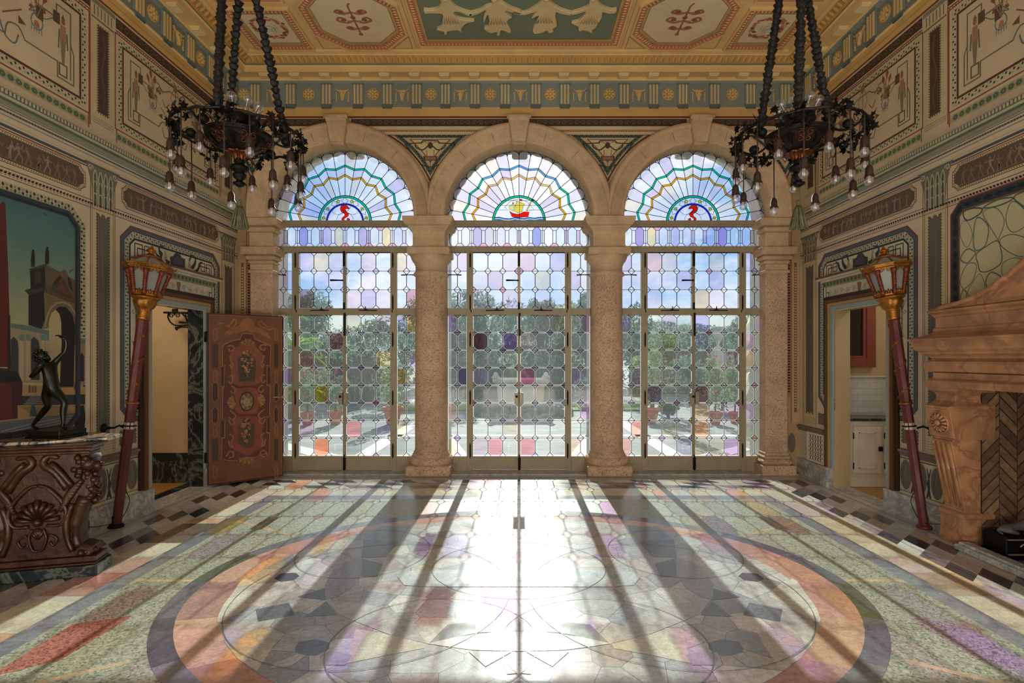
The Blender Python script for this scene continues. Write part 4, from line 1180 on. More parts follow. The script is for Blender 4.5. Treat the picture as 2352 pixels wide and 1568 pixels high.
    for k in range(n):
        a=x0+k*st; b_=a+st; m_=(a+b_)/2
        H=[(a+sw,ZT0+hh),(m_-0.015,ZT0),(m_+0.015,ZT0),(b_-sw,ZT0+hh),(b_-sw,ZT1-hh),(m_+0.015,ZT1),(m_-0.015,ZT1),(a+sw,ZT1-hh)]
        H=[(cx+u,v) for u,v in H]; g.poly(H,lin(tcx[k]),0,0,True)
        leadline(lb,H+[H[0]],0.0034)
        S=[(cx+b_-sw,ZT0+hh),(cx+b_+sw,ZT0+hh),(cx+b_+sw,ZT1-hh),(cx+b_-sw,ZT1-hh)]
        if k<n-1:
            g.poly(S,lin(rg.choice([(226,234,246),(216,214,240),(206,192,222),(226,234,246)])),0,0,True); leadline(lb,[S[0],S[1]],0.003); leadline(lb,[S[2],S[3]],0.003)
            for z0,z1 in ((ZT0,ZT0+hh),(ZT1,ZT1-hh)):
                T=[(cx+m_+0.015,z0),(cx+b_+st/2-0.015,z0),(cx+b_+sw,z1),(cx+b_-sw,z1)]; g.poly(T,lin(rg.choice([(226,234,246),(216,208,238),(226,234,246),(220,176,204)])),0,0,True)
            if k%2: leadline(lb,[(cx+b_,ZT0),(cx+b_,ZT1)],0.003)
        else:
            pass
    for a,b_ in ((-0.945,-0.945+sw),(0.945-sw,0.945)): g.poly([(cx+a,ZT0),(cx+b_,ZT0),(cx+b_,ZT1),(cx+a,ZT1)],lin((226,234,246)),0,0,True)
    tb=g.build('transom_light',['glass','bevel'],wn); lb.build('transom_leading','lead',tb)
    # side lights
    for s in (-1,1):
        for zs,up in ((low,False),(upp,True)):
            g=Paint(fW,1.0); lb=MB()
            xs=sorted([s*0.692,s*0.8185,s*0.945]); grid(cx,xs,zs,False,g,lb,up,0.046)
            sd=g.build('side_light',['glass','bevel'],wn); lb.build('leading','lead',sd)
    # leaves and upper casements
    for s in (-1,1):
        for zs,z0,z1,nmz in ((low,0.03,ZB1+0.03,'door_leaf'),(upp,ZU0-0.022,ZU1,'upper_casement')):
            b=MB(); st=0.02
            xi,xo=(s*0.018,s*0.61); X0,X1=sorted((s*0.002,s*0.632))
            g0,g1=zs[0],zs[-1]
            def q(x0,x1,za,zb): xa,xb=sorted((x0,x1)); b.box((cx+xa,y0+0.004,za),(cx+xb,y1,zb))
            q(s*0.001,s*0.018,z0,z1); q(s*0.61,s*0.63,z0,z1); q(s*0.018,s*0.61,z0,g0); q(s*0.018,s*0.61,g1,z1)
            if nmz=='door_leaf':
                xa,xb=sorted((s*0.03,s*0.6)); b.box((cx+xa,y0-0.004,0.05),(cx+xb,y0+0.006,0.185)); 
            lf_=b.build(nmz,'frame',wn)
            g=Paint(fW,1.0); lb=MB(); xs=sorted([s*(0.018+(0.61-0.018)*k/3) for k in range(4)])
            grid(cx,xs,zs,True,g,lb,nmz!='door_leaf'); g.build('leaf_glass',['glass','bevel'],lf_); lb.build('leaf_leading','lead',lf_)
            # hinges
            hz=[0.28,0.98,1.75] if nmz=='door_leaf' else [2.24,2.8]
            h=MB()
            for z in hz: h.tube([(cx+s*0.645,y0-0.006,z-0.08),(cx+s*0.645,y0-0.006,z+0.08)],0.009,8); h.tube([(cx+s*0.645,y0-0.006,z-0.1),(cx+s*0.645,y0-0.006,z+0.1)],0.005,6)
            h.build('hinge','iron',lf_)
            if nmz=='upper_casement':
                st_=MB(); st_.tube([(cx+s*0.2,y0-0.02,ZU0-0.03),(cx+s*0.44,y0-0.02,ZU0-0.034)],0.006,6); st_.box((cx+s*0.29-0.025,y0-0.03,ZU0-0.035),(cx+s*0.29+0.025,y0,ZU0-0.02)); st_.tube([(cx+s*0.29,y0-0.03,ZU0-0.03),(cx+s*0.29,y0-0.03,ZU0+0.02)],0.007,6)
                st_.build('casement_stay','iron',lf_)
            elif s==-1:
                k_=MB()
                for dx in (-0.032,0.03): k_.bevbox((cx+dx-0.025,y0-0.05,0.90),(cx+dx+0.027,y0-0.0,1.05),0.004)
                for dx,dz in ((-0.04,1.02),(-0.015,1.02),(0.035,0.93),(-0.045,0.93),(0.04,1.03)): k_.sphere((cx+dx,y0-0.052,dz),0.004,6,5)
                k_.build('lock_box','brass',lf_)
                k2=MB(); k2.sphere((cx-0.03,y0-0.07,1.0),0.016,12,8); k2.tube([(cx-0.03,y0-0.05,1.0),(cx-0.03,y0-0.075,1.0)],0.008,8); k2.build('door_knob','iron',lf_)
            else:
                k3=MB()
                k3.box((cx-0.012,y0-0.012,0.03),(cx+0.022,y0,0.19)); k3.tube([(cx+0.005,y0-0.014,0.02),(cx+0.005,y0-0.014,0.23)],0.007,6)
                k3.box((cx-0.003,y0-0.014,1.8),(cx+0.021,y0,2.1)); k3.build('sliding_bolt','iron',lf_)
    # casement handle and centre bar
    k=MB(); k.box((cx-0.012,y0-0.014,2.15),(cx+0.012,y0,2.24)); k.box((cx-0.014,y0-0.014,2.72),(cx+0.014,y0,2.92)); k.tube([(cx-0.01,y0-0.02,2.53),(cx-0.04,y0-0.035,2.53),(cx-0.17,y0-0.04,2.53)],[0.012,0.009,0.013],8)
    k.build('espagnolette_handle','iron',wn)
    for s in (-1,1):
        k=MB(); k.tube([(cx+s*0.96,y0-0.02,2.6),(cx+s*0.86,y0-0.02,2.605),(cx+s*0.76,y0-0.02,2.60)],[0.009,0.006,0.009],6); k.build('stay_bar','iron',wn)
for i,cx in enumerate(AX): window(i,cx)
# ================= SIDE WALLS =================
CW=(208,191,162); CW2=(208,192,154); GRY=(112,104,92); DKB=(58,66,74); RED=(122,58,46); INK=(44,46,50); LEAFG=(92,116,100)
def vcells(sites,bound,maxd):
    out_=[]
    for i,s in enumerate(sites):
        poly=list(bound)
        for j,t in enumerate(sites):
            if i==j or math.hypot(s[0]-t[0],s[1]-t[1])>maxd: continue
            mx,my=(s[0]+t[0])/2,(s[1]+t[1])/2; nx,ny=t[0]-s[0],t[1]-s[1]; o=[]
            for k in range(len(poly)):
                a=poly[k];b=poly[(k+1)%len(poly)]
                da=(a[0]-mx)*nx+(a[1]-my)*ny; db=(b[0]-mx)*nx+(b[1]-my)*ny
                if da<=0: o.append(a)
                if (da<0)!=(db<0) and abs(da-db)>1e-12:
                    u=da/(da-db); o.append((a[0]+(b[0]-a[0])*u,a[1]+(b[1]-a[1])*u))
            poly=o
            if len(poly)<3: break
        if len(poly)>=3: out_.append(poly)
    return out_
def figure(p,u,v,h,col,rr,flip=1):
    """tiny classical figure, feet at v"""
    l=rr.uniform(-0.12,0.12)*h
    p.poly([(u-0.05*h,v+0.42*h),(u+0.07*h,v+0.42*h),(u+0.09*h+l,v+0.82*h),(u-0.08*h+l,v+0.82*h)],col)
    p.poly(circ((u+l,v+0.92*h),0.065*h,7),col)
    a=rr.uniform(0.05,0.25)*h
    p.line([(u-0.02*h,v+0.45*h),(u-a*0.6,v+0.22*h),(u-a,v)],0.07*h,col); p.line([(u+0.03*h,v+0.45*h),(u+a*0.9,v+0.25*h),(u+a*0.7,v)],0.07*h,col)
    p.line([(u+l-0.07*h,v+0.78*h),(u+l-0.2*h,v+rr.uniform(0.5,0.8)*h),(u+l-0.32*h,v+rr.uniform(0.5,1.0)*h)],0.05*h,col)
    p.line([(u+l+0.07*h,v+0.78*h),(u+l+0.2*h,v+rr.uniform(0.5,0.8)*h),(u+l+0.3*h,v+rr.uniform(0.4,1.0)*h)],0.05*h,col)
    if rr.random()<0.5: p.poly([(u-0.08*h,v+0.5*h),(u+0.1*h,v+0.5*h),(u+0.22*h*flip,v+0.12*h),(u-0.05*h,v+0.15*h)],col)
def relief_panel(p,u0,u1,v0,v1,seed,c=0.05):
    rr=random.Random(seed)
    def notch(m):
        a,b,c_,d=u0+m,u1-m,v0+m,v1-m; k=c
        return smooth([(a,c_+k),(a+k*0.3,c_+k*0.9),(a+k,c_+k*0.3),(a+k,c_)],1)+[(b-k,c_),(b-k,c_+k*0.3),(b-k*0.3,c_+k*0.9),(b,c_+k),(b,d-k),(b-k*0.3,d-k*0.9),(b-k,d-k*0.3),(b-k,d),(a+k,d),(a+k,d-k*0.3),(a+k*0.3,d-k*0.9),(a,d-k)]
    P=notch(-0.022); p.lay(2); p.poly(P,(120,66,54)); p.lay(3); p.poly(notch(-0.016),(206,188,150)); 
    p.lay(4); p.diam(notch(-0.008),0.02,0.011,0.011,(60,46,40)); p.poly(notch(0.0),(98,82,66)); p.lay(5)
    n=int((u1-u0)/0.085); h=(v1-v0)*0.78
    for k in range(n):
        u=u0+0.06+(u1-u0-0.12)*(k+0.5)/n+rr.uniform(-0.01,0.01)
        figure(p,u,v0+(v1-v0)*0.1,h*rr.uniform(0.85,1.0),rr.choice([(142,124,98),(130,112,88),(152,134,106)]),rr,rr.choice([-1,1]))
    p.line([(u0+0.04,v0+(v1-v0)*0.09),(u1-0.04,v0+(v1-v0)*0.09)],0.006,(126,108,84))
def leafborder(p,path,w=0.05,wob=0.012,st=0.03,base=(196,186,152)):
    l=p.l
    p.line(path,w,base,True,l); p.diam(path,st,st*0.62,w*0.42,(46,56,58),True,l+1,wob=wob*0.8); p.diam(path,st*0.5,st*0.2,w*0.16,(70,90,80),True,l+2,wob=-wob*1.3)
def spray(p,u,v,s,fl):
    """wheat-ear bouquet in a garlanded pot"""
    for (a,h) in ((-0.34,1.0),(-0.12,1.25),(0.12,1.1),(0.42,0.75),(-0.55,0.55),(0.6,0.4)):
        a*=fl; tip=(u+math.sin(a)*h*s,v+math.cos(a)*h*s); b0=(u+math.sin(a)*h*s*0.62,v+math.cos(a)*h*s*0.62)
        p.line([(u,v+0.05*s),b0],0.006*s/0.2,(150,120,88))
        m=((b0[0]*0.45+tip[0]*0.55),(b0[1]*0.45+tip[1]*0.55)); dx,dy=math.cos(a)*0.085*s,-math.sin(a)*0.085*s
        p.poly([b0,(m[0]+dx,m[1]+dy),tip,(m[0]-dx,m[1]-dy)],(146,86,62))
    P=smooth([(u-0.14*s,v+0.05*s),(u-0.02*s,v+0.14*s),(u+0.16*s,v+0.06*s),(u+0.2*s,v-0.12*s),(u+0.1*s,v-0.28*s),(u-0.06*s,v-0.3*s),(u-0.18*s,v-0.14*s)],3,True)
    p.line(P,0.035*s,(104,124,130),True)
    for k in range(5): p.line([(u-0.16*s+k*0.08*s,v-0.2*s),(u-0.17*s+k*0.085*s,v-0.42*s)],0.025*s,(120,136,136))
    p.poly(circ((u,v-0.16*s),0.09*s,8,0.12*s),(176,120,104))
def term(p,u,v,s):
    """standing term figure on a tapering pedestal"""
    p.poly([(u-0.03*s,v),(u+0.03*s,v),(u+0.07*s,v+0.55*s),(u-0.07*s,v+0.55*s)],(132,120,100))
    p.poly([(u-0.075*s,v+0.5*s),(u+0.075*s,v+0.5*s),(u+0.06*s,v+0.82*s),(u-0.06*s,v+0.82*s)],(170,126,100))
    p.poly(circ((u,v+0.9*s),0.05*s,8,0.065*s),(160,104,82)); p.poly([(u-0.05*s,v+0.95*s),(u,v+1.06*s),(u+0.05*s,v+0.95*s)],(140,84,66))
    p.line([(u-0.09*s,v+0.7*s),(u-0.11*s,v+0.3*s)],0.03*s,(84,108,112)); p.line([(u+0.09*s,v+0.7*s),(u+0.11*s,v+0.35*s)],0.03*s,(84,108,112))
    p.line([(u-0.09*s,v-0.24*s),(u+0.09*s,v-0.24*s),(u+0.09*s,v),(u-0.09*s,v)],0.016*s/0.3*0.3+0.006,(104,98,84),True)
def upperpanel(p,u0,u1,v0,v1):
    p.lay(2); p.line(rectp(u0-0.055,v0-0.05,u1+0.055,v1+0.05),0.012,(146,80,62),True)
    p.lay(2); leafborder(p,rectp(u0,v0,u1,v1),0.055,0.012,0.032)
    p.lay(3); p.line(rectp(u0+0.035,v0+0.035,u1-0.035,v1-0.035),0.02,(92,58,54),True)
    p.lay(2); p.rect(u0+0.045,v0+0.045,u1-0.045,v1-0.045,(206,188,156))
    p.lay(4); a,b,c,d=u0+0.13,u1-0.13,v0+0.1,v1-0.1; um=(u0+u1)/2; g=(112,108,90); w=0.011
    P=[(a,c+0.03),(a,d),(a+0.13,d),(a+0.13,d-0.11),(um-0.34,d-0.11),(um-0.34,d-0.02),(um-0.25,d-0.02)]+smooth([(um-0.25,d-0.02),(um-0.22,d-0.07),(um-0.15,d-0.05)],3)+[(um-0.1,d-0.015),(um+0.1,d-0.015)]+smooth([(um+0.15,d-0.05),(um+0.22,d-0.07),(um+0.25,d-0.02)],3)+[(um+0.34,d-0.02),(um+0.34,d-0.11),(b-0.13,d-0.11),(b-0.13,d),(b,d),(b,c+0.03)]
    p.line(P,w,g)
    P=[(a,c+0.32),(a-0.03,c+0.25),(a-0.03,c),(a+0.12,c),(a+0.12,c+0.12),(um-0.25,c+0.12)]+smooth([(um-0.25,c+0.12),(um-0.2,c+0.19),(um-0.12,c+0.17),(um-0.1,c+0.08)],3)+smooth([(um+0.1,c+0.08),(um+0.12,c+0.17),(um+0.2,c+0.19),(um+0.25,c+0.12)],3)+[(b-0.12,c+0.12),(b-0.12,c),(b+0.03,c),(b+0.03,c+0.25),(b,c+0.32)]
    p.line(P,w,g)
    for s,e in ((1,a),(-1,b)):
        p.rect(e+s*0.1,d-0.15,e+s*0.16,d-0.06,(96,76,66)); term(p,e+s*0.07,c+0.12,0.38)
        spray(p,e+s*0.30,c+0.34,0.25,s); p.rect(um+s*0.37-0.03,d-0.22,um+s*0.37+0.03,d-0.12,(96,76,66))
        p.line(smooth([(e+s*0.16,d-0.13),(e+s*0.24,d-0.19),(e+s*0.3,d-0.14),(e+s*0.36,d-0.2),(um-s*0.36,d-0.16)],4),0.008,(104,120,122))
        p.line(spiral((um-s*0.24,c+0.48),0.05,1.2,0,s,12),0.012,(96,116,122)); p.poly(circ((um-s*0.24,c+0.48),0.02,8),(150,110,90))
        p.line(smooth([(um-s*0.2,c+0.42),(um-s*0.15,c+0.36),(um-s*0.1,c+0.42)],3),0.012,(160,104,80))
        p.line([(e+s*0.42,c+0.33),(um-s*0.08,c+0.22)],0.01,(126,92,72)); p.poly([(um-s*0.26,c+0.235),(um-s*0.2,c+0.275),(um-s*0.2,c+0.215)],(120,80,62))
        p.line(smooth([(um-s*0.06,c+0.16),(um-s*0.10,c+0.07),(um-s*0.17,c+0.05),(um-s*0.2,c+0.13)],4),0.012,(96,120,122))
    p.rect(um-0.06,c+0.16,um+0.06,c+0.30,(104,88,76)); p.lay(5); p.rect(um-0.045,c+0.175,um+0.045,c+0.285,(176,150,126)); p.lay(4)
    p.poly(circ((um,c+0.63),0.035,10,0.045),(150,112,88)); p.line([(um,c+0.6),(um,c+0.34)],0.008,(96,110,112))
    for s in (-1,1): p.line(smooth([(um+s*0.03,c+0.6),(um+s*0.07,c+0.5),(um+s*0.03,c+0.4)],3),0.012,(176,134,110))
def pilaster(p,u0,u1,v0,v1,capd=0.32):
    um=(u0+u1)/2; hw=(u1-u0)*0.26
    p.lay(1); p.rect(u0,v0,u1,v1,(200,184,146)); p.lay(2)
    for u in (u0,u1): p.line([(u,v0),(u,v1+capd)],0.008,(150,92,74))
    p.line([(u0+0.02,v0),(u0+0.02,v1)],0.006,(150,140,112)); p.line([(u1-0.02,v0),(u1-0.02,v1)],0.006,(120,108,84))
    for k in range(4): p.line([(u0-0.01,v0+0.03+k*0.022),(u1+0.01,v0+0.03+k*0.022)],0.005,(146,134,108))
    N_=[(um-hw,v0+0.14),(um-hw*0.4,v0+0.17),(um,v0+0.14),(um+hw*0.4,v0+0.17),(um+hw,v0+0.14),(um+hw,v1-0.05),(um+hw*0.4,v1-0.08),(um,v1-0.05),(um-hw*0.4,v1-0.08),(um-hw,v1-0.05)]
    p.lay(3); p.poly(N_,(106,98,86)); p.lay(4); p.diam(N_,0.026,0.014,0.014,(42,40,40),True); p.diam([(a,b+0.0) for a,b in inset(N_,-0.012)],0.026,0.01,0.01,(190,180,146),True)
    p.line([(um-hw*0.3,v0+0.3),(um+hw*0.1,(v0+v1)/2),(um-hw*0.2,v1-0.2)],0.01,(120,112,98)); p.line([(um+hw*0.4,v0+0.25),(um+hw*0.2,(v0+v1)/2-0.3),(um+hw*0.5,v1-0.5)],0.012,(94,86,76))
    # painted corinthian capital
    c0=v1+0.0; p.lay(2); p.poly([(u0+0.02,c0),(u1-0.02,c0),(u1-0.01,c0+capd*0.5),(u1+0.05,c0+capd),(u0-0.05,c0+capd),(u0+0.01,c0+capd*0.5)],(118,118,98)); p.lay(3)
    w=(u1-u0)
    for r,(h0,h1,n) in enumerate(((0.0,0.3,4),(0.22,0.6,4),(0.5,0.86,4))):
        for k in range(n):
            x=u0+0.02+(w-0.04)*(k+0.5+(0.0 if r%2 else 0.0))/n
            p.line(smooth([(x-0.018,c0+capd*h0),(x-0.02,c0+capd*h1*0.8),(x,c0+capd*h1),(x+0.02,c0+capd*h1*0.8),(x+0.018,c0+capd*h0)],3),0.009,(190,182,150)); p.line([(x,c0+capd*h0),(x,c0+capd*h1*0.9)],0.006,(50,54,50))
    for s,e in ((1,u0),(-1,u1)): p.line(spiral((e+s*0.0,c0+capd*0.88),0.03,1.2,0,s,12),0.009,(196,188,156))
    p.rect(u0-0.06,c0+capd*0.95,u1+0.06,c0+capd,(96,100,88)); p.diam([(u0,c0+0.01),(u1,c0+0.01)],0.02,0.012,0.02,(50,54,52),False)
EMB=crop(250,540,6.03)
def emb(pts,sm=0):
    P=[side_pt(*q) for q in EMB(pts)]
    return smooth(P,sm,True) if sm else P
def wallside(side):
    fr=frL if side<0 else frR; p=Paint(fr,0.0006)
    D0,D1,DT=5.19,6.07,2.06
    Y0,Y1=YB,YW
    p.lay(0)
    segs=[(Y0,D0,0,4.80),(D0,D1,DT,4.80),(D1,Y1,0,4.80)]
    if side>0: segs=[(Y0,2.50,0,4.80),(2.50,4.19,1.35,4.80),(4.19,D0,0,4.80)]+segs[1:]
    for a,b,c,d in segs: p.rect(a,c,b,d,CW)
    p.hole=(5.20,6.06,-1,2.05)
    # ---------- dado ----------
    p.lay(1); 
    for (a,b) in ((2.9 if side<0 else 4.4,5.03),(6.24,6.80)): p.rect(a,0.22,b,0.575,(200,192,160))
    ov=[4.95-0.185*k for k in range(9 if side<0 else 3)] + ([] if side>0 else [6.36,6.56])
    for u in ov:
        p.lay(2); p.poly(circ((u,0.40),0.082,24,0.155),(176,168,138)); p.lay(3); p.poly(circ((u,0.40),0.07,24,0.14),(108,100,88)); p.lay(4)
        p.line(smooth([(u-0.03,0.31),(u+0.01,0.4),(u-0.01,0.5)],3),0.012,(124,114,100)); p.line(smooth([(u+0.03,0.29),(u+0.04,0.38),(u+0.02,0.47)],3),0.008,(90,84,74))
        v=u-0.0925; p.lay(2)
        for s in (-1,1): p.poly(smooth([(v,0.27),(v+s*0.03,0.25),(v+s*0.012,0.33),(v+s*0.03,0.38),(v+s*0.008,0.42),(v+s*0.03,0.52),(v,0.46)],2,True),(66,62,74))
    p.lay(2); q0=2.9 if side<0 else 4.4; p.line([(q0,0.245),(5.03,0.245)],0.012,(140,124,100)); p.line([(q0,0.555),(5.03,0.555)],0.01,(90,70,60))
    # ---------- pilasters ----------
    pilaster(p,6.44,6.74,0.66,2.72,0.34); pilaster(p,4.47,4.74,0.66,2.82,0.36)
    if side<0: pilaster(p,2.6,2.87,0.66,2.82,0.36)
    # small grey panels either side of door under border
    for a,b in ((4.80,5.0),(6.24,6.40)):
        p.lay(2); p.rect(a,0.70,b,0.83,(112,102,90)); p.lay(3); p.diam(rectp(a,0.70,b,0.83),0.026,0.016,0.018,(44,42,44),True); p.diam(inset(rectp(a,0.70,b,0.83),-0.012),0.026,0.009,0.009,(196,188,156),True)
    # ---------- door panel ----------
    o=chrect(4.80,0.90,6.40,2.755,0.13)
    p.lay(2); p.poly(o,RED); p.lay(3); p.poly(inset(o,0.012),(84,96,104)); p.lay(4); p.poly(inset(o,0.045),(60,62,70))
    p.lay(5); p.poly(inset(o,0.052),(186,180,150)); mid=inset(o,0.08); p.lay(6); p.diam(mid,0.03,0.02,0.026,(44,50,52),True,wob=0.011); p.diam(mid,0.03,0.016,0.012,(96,106,92),True,wob=-0.014)
    p.lay(6); p.poly(inset(o,0.108),(52,52,62)); p.lay(7); p.poly(inset(o,0.128),(214,204,172))
    p.lay(8)
    # greek key corners + lines
    K=(62,66,72); w=0.012
    for s,u in ((1,4.98),(-1,6.22)):
        P=[(u,1.4),(u,2.60),(u+s*0.10,2.60),(u+s*0.10,2.47),(u+s*0.04,2.47),(u+s*0.04,2.55),(u+s*0.2,2.55)] 
        p.line([(u,2.45),(u,2.60),(u+s*0.10,2.60),(u+s*0.10,2.49),(u+s*0.035,2.49),(u+s*0.035,2.56),(u+s*0.26,2.56)],w,K)
        p.line([(u+s*0.13,2.60),(u+s*0.13,2.51),(u+s*0.2,2.51),(u+s*0.2,2.60),(u+s*0.13,2.60)],w*0.9,K)
        p.line([(u,2.28),(u+s*0.04,2.28),(u+s*0.04,2.14),(u-s*0.01,2.14),(u-s*0.01,2.40),(u+s*0.02,2.40)],w,K)
        p.line([(u+s*0.015,2.13),(u+s*0.015,1.40),(u-s*0.01,1.30),(u-s*0.01,1.02)],0.009,K)
        p.line([(u-s*0.03,1.28),(u+s*0.04,1.28),(u+s*0.04,1.03),(u-s*0.03,1.03)],0.009,K,True); p.rect(u-0.012,1.08,u+0.022,1.22,(70,66,66))
        for k in range(5): p.line([(u+s*0.015,1.95),(u+s*0.015+(k-2)*0.022,2.06)],0.007,(96,100,90))
        for t in (-1,1): p.line(spiral((u+s*0.015+t*0.035,1.95),0.025,1,0,t,10),0.007,(130,126,104))
        for k in range(4): p.poly(circ((u+s*0.015,1.88-k*0.045),0.01,6),(110,92,80))
    # emblem over the door, traced
    NV=(54,58,70)
    def both(pts,c,sm=2,l=8):
        P=emb(pts,sm); p.poly(P,c,l); 
    ctrY=side_pt(*EMB([(945,300)])[0])[0]
    both([(850,430),(840,300),(880,290),(905,255),(945,235),(985,265),(1000,310),(1050,330),(1050,480),(1000,470)],NV,1)
    p.lay(9); p.poly(emb([(880,400),(880,330),(910,300),(945,290),(980,320),(1010,350),(1015,420)]),(88,84,84)); p.diam(emb([(862,415),(862,305),(905,275),(945,255),(985,285),(1035,345),(1035,455)]),0.014,0.007,0.007,(200,196,176),False)
    p.lay(8)
    for k in range(9): p.line([side_pt(*EMB([(860+k*22,440+k*6)])[0]),side_pt(*EMB([(862+k*22,475+k*6)])[0])],0.008,(120,118,116))
    both([(1060,470),(1100,500),(1180,490),(1230,440),(1240,385),(1280,365),(1290,380),(1262,400),(1255,450),(1210,520),(1140,530),(1090,500)],NV)
    both([(1100,330),(1125,320),(1130,350),(1120,385),(1138,420),(1125,460),(1095,440),(1090,400),(1100,370)],(176,150,124))
    both([(1120,300),(1110,320),(1100,360),(1120,340),(1130,330),(1135,310)],NV)
    both([(1135,430),(1160,400),(1185,340),(1170,290),(1130,265),(1125,285),(1150,280),(1195,300),(1205,360),(1195,420),(1165,470),(1135,460)],NV)
    both([(845,370),(815,350),(800,330),(790,260),(765,290),(770,340),(790,370),(770,385),(735,340),(730,300),(740,250),(700,200),(720,160),(770,160),(735,140),(690,150),(680,200),(690,260),(715,310),(700,290),(640,240),(620,215),(640,260),(700,330),(760,390),(820,400)],NV)
    both([(760,220),(785,215),(785,260),(795,290),(800,330),(775,335),(765,300),(770,260)],(176,150,124))
    # painted overdoor
    p.lay(8); p.rect(4.98,2.20,6.22,2.345,(208,200,174)); p.lay(9)
    um=5.62
    p.poly([(um-0.02,2.23),(um+0.02,2.23),(um+0.035,2.30),(um+0.03,2.325),(um-0.03,2.325),(um-0.035,2.30)],(146,102,84))
    for s in (-1,1):
        for k in range(5): p.line(spiral((um+s*(0.09+k*0.11),2.27+(0.012 if k%2 else -0.008)),0.035,1.1,PI if s>0 else 0,s if k%2 else -s,12),0.006,(140,130,110)); p.poly(circ((um+s*(0.09+k*0.11),2.27),0.009,6),(150,106,90))
        p.line(smooth([(um+s*0.04,2.25)]+[(um+s*(0.1+k*0.11),2.245 if k%2 else 2.305) for k in range(5)],3),0.005,(150,140,118))
    # ---------- guilloche + entablature lines ----------
    for a,b,w_,c in ((2.0,6.8,0.007,(150,130,100)),):
        pass
    for v,w_,c in ((2.795,0.006,(120,84,68)),(2.86,0.006,(110,80,64)),(3.135,0.01,(118,70,60)),(3.16,0.022,(74,84,86)),(3.19,0.008,(190,176,140)),(3.235,0.006,(120,122,106)),(3.265,0.014,(110,118,104)),(3.29,0.006,(90,98,90)),(3.44,0.006,(228,216,184)),(3.6,0.0,(0,0,0))):
        if w_>0: p.lay(2); p.line([(2.0,v),(6.81,v)],w_,c)
    p.lay(3); p.marks([(2.0,3.265),(6.81,3.265)],0.024,0.012,0.014,(62,74,76),False); p.marks([(2.0,2.83),(6.81,2.83)],0.03,0.02,0.018,(60,44,44),False,skew=0.004); p.marks([(2.0,2.812),(6.81,2.812)],0.03,0.01,0.008,(176,100,80),False)
    # relief friezes
    relief_panel(p,4.84,6.36,2.92,3.10,3)
    relief_panel(p,2.95,4.40,2.92,3.10,8)
    # frieze band guilloche
    p.lay(2)
    for a,b in ((2.0,4.45),(4.76,6.38)):
        p.rect(a,3.49,b,3.56,(188,164,116)); p.lay(3)
        u=a+0.03
        while u<b-0.02: p.poly(circ((u,3.525),0.033,12,0.03),(160,164,128)); p.poly(circ((u,3.525),0.025,12,0.022),(88,110,88),4); p.poly(circ((u,3.525),0.005,6),(168,164,124),5); u+=0.062
        p.lay(2)
    for u in (4.45,4.76,6.40): p.line([(u,3.47),(u,3.60)],0.012,(150,84,64))
    upperpanel(p,4.80,6.34,3.64,4.41); upperpanel(p,2.85,4.40,3.64,4.41)
    # upper pilasters
    for a,b in ((4.48,4.73),(6.44,6.70)):
        um=(a+b)/2
        p.lay(2); p.line([(a-0.015,3.5),(a-0.015,4.62)],0.012,(146,80,62)); p.rect(a,3.56,b,4.5,(202,186,146)); p.lay(3)
        for k in range(3): p.line([(a,3.545+k*0.02),(b,3.545+k*0.02)],0.005,(146,134,108))
        p.rect(um-0.055,3.65,um+0.055,4.40,(84,66,54)); p.lay(4); p.marks(rectp(um-0.062,3.643,um+0.062,4.407),0.022,0.011,0.011,(56,60,58),True); p.line(smooth([(um,3.7),(um+0.02,3.85),(um-0.02,4.0),(um+0.02,4.2),(um,4.35)],4),0.015,(106,86,68))
        p.lay(3); 
        for k in range(6): p.line([(a+0.03+k*(b-a-0.06)/5,4.47),(a+0.03+k*(b-a-0.06)/5,4.56)],0.01,(112,108,90)); 
        p.rect(a-0.01,4.57,b+0.01,4.61,(140,134,108)); p.rect(a,4.44,b,4.455,(110,106,88))
    # scroll band
    for a,b in ((2.0,4.46),(4.75,6.42)):
        p.lay(2); p.rect(a,4.505,b,4.60,(76,58,46)); p.lay(3); u=a+0.05;k=0
        while u<b-0.04: p.line(spiral((u,4.552),0.036,1.2,0 if k%2 else PI,1 if k%2 else -1,10),0.007,(124,98,74)); u+=0.085;k+=1
        p.lay(2); p.line([(a,4.485),(b,4.485)],0.012,(130,68,54)); p.marks([(a,4.468),(b,4.468)],0.03,0.014,0.012,(110,84,62),False)
    p.lay(2); p.rect(2.0,4.62,6.81,4.64,(122,62,48)); p.rect(2.0,4.64,6.81,4.80,(212,176,112))
    p.lay(3); p.line([(2.0,4.70),(6.81,4.70)],0.008,(180,140,84))
    # ---------- big fields ----------
    if side<0: mural(p)
    else: marblepanel(p)
    return p
M7=crop(0,400,2.573)
def mu(pts): return [side_pt(*q) for q in M7(pts)]
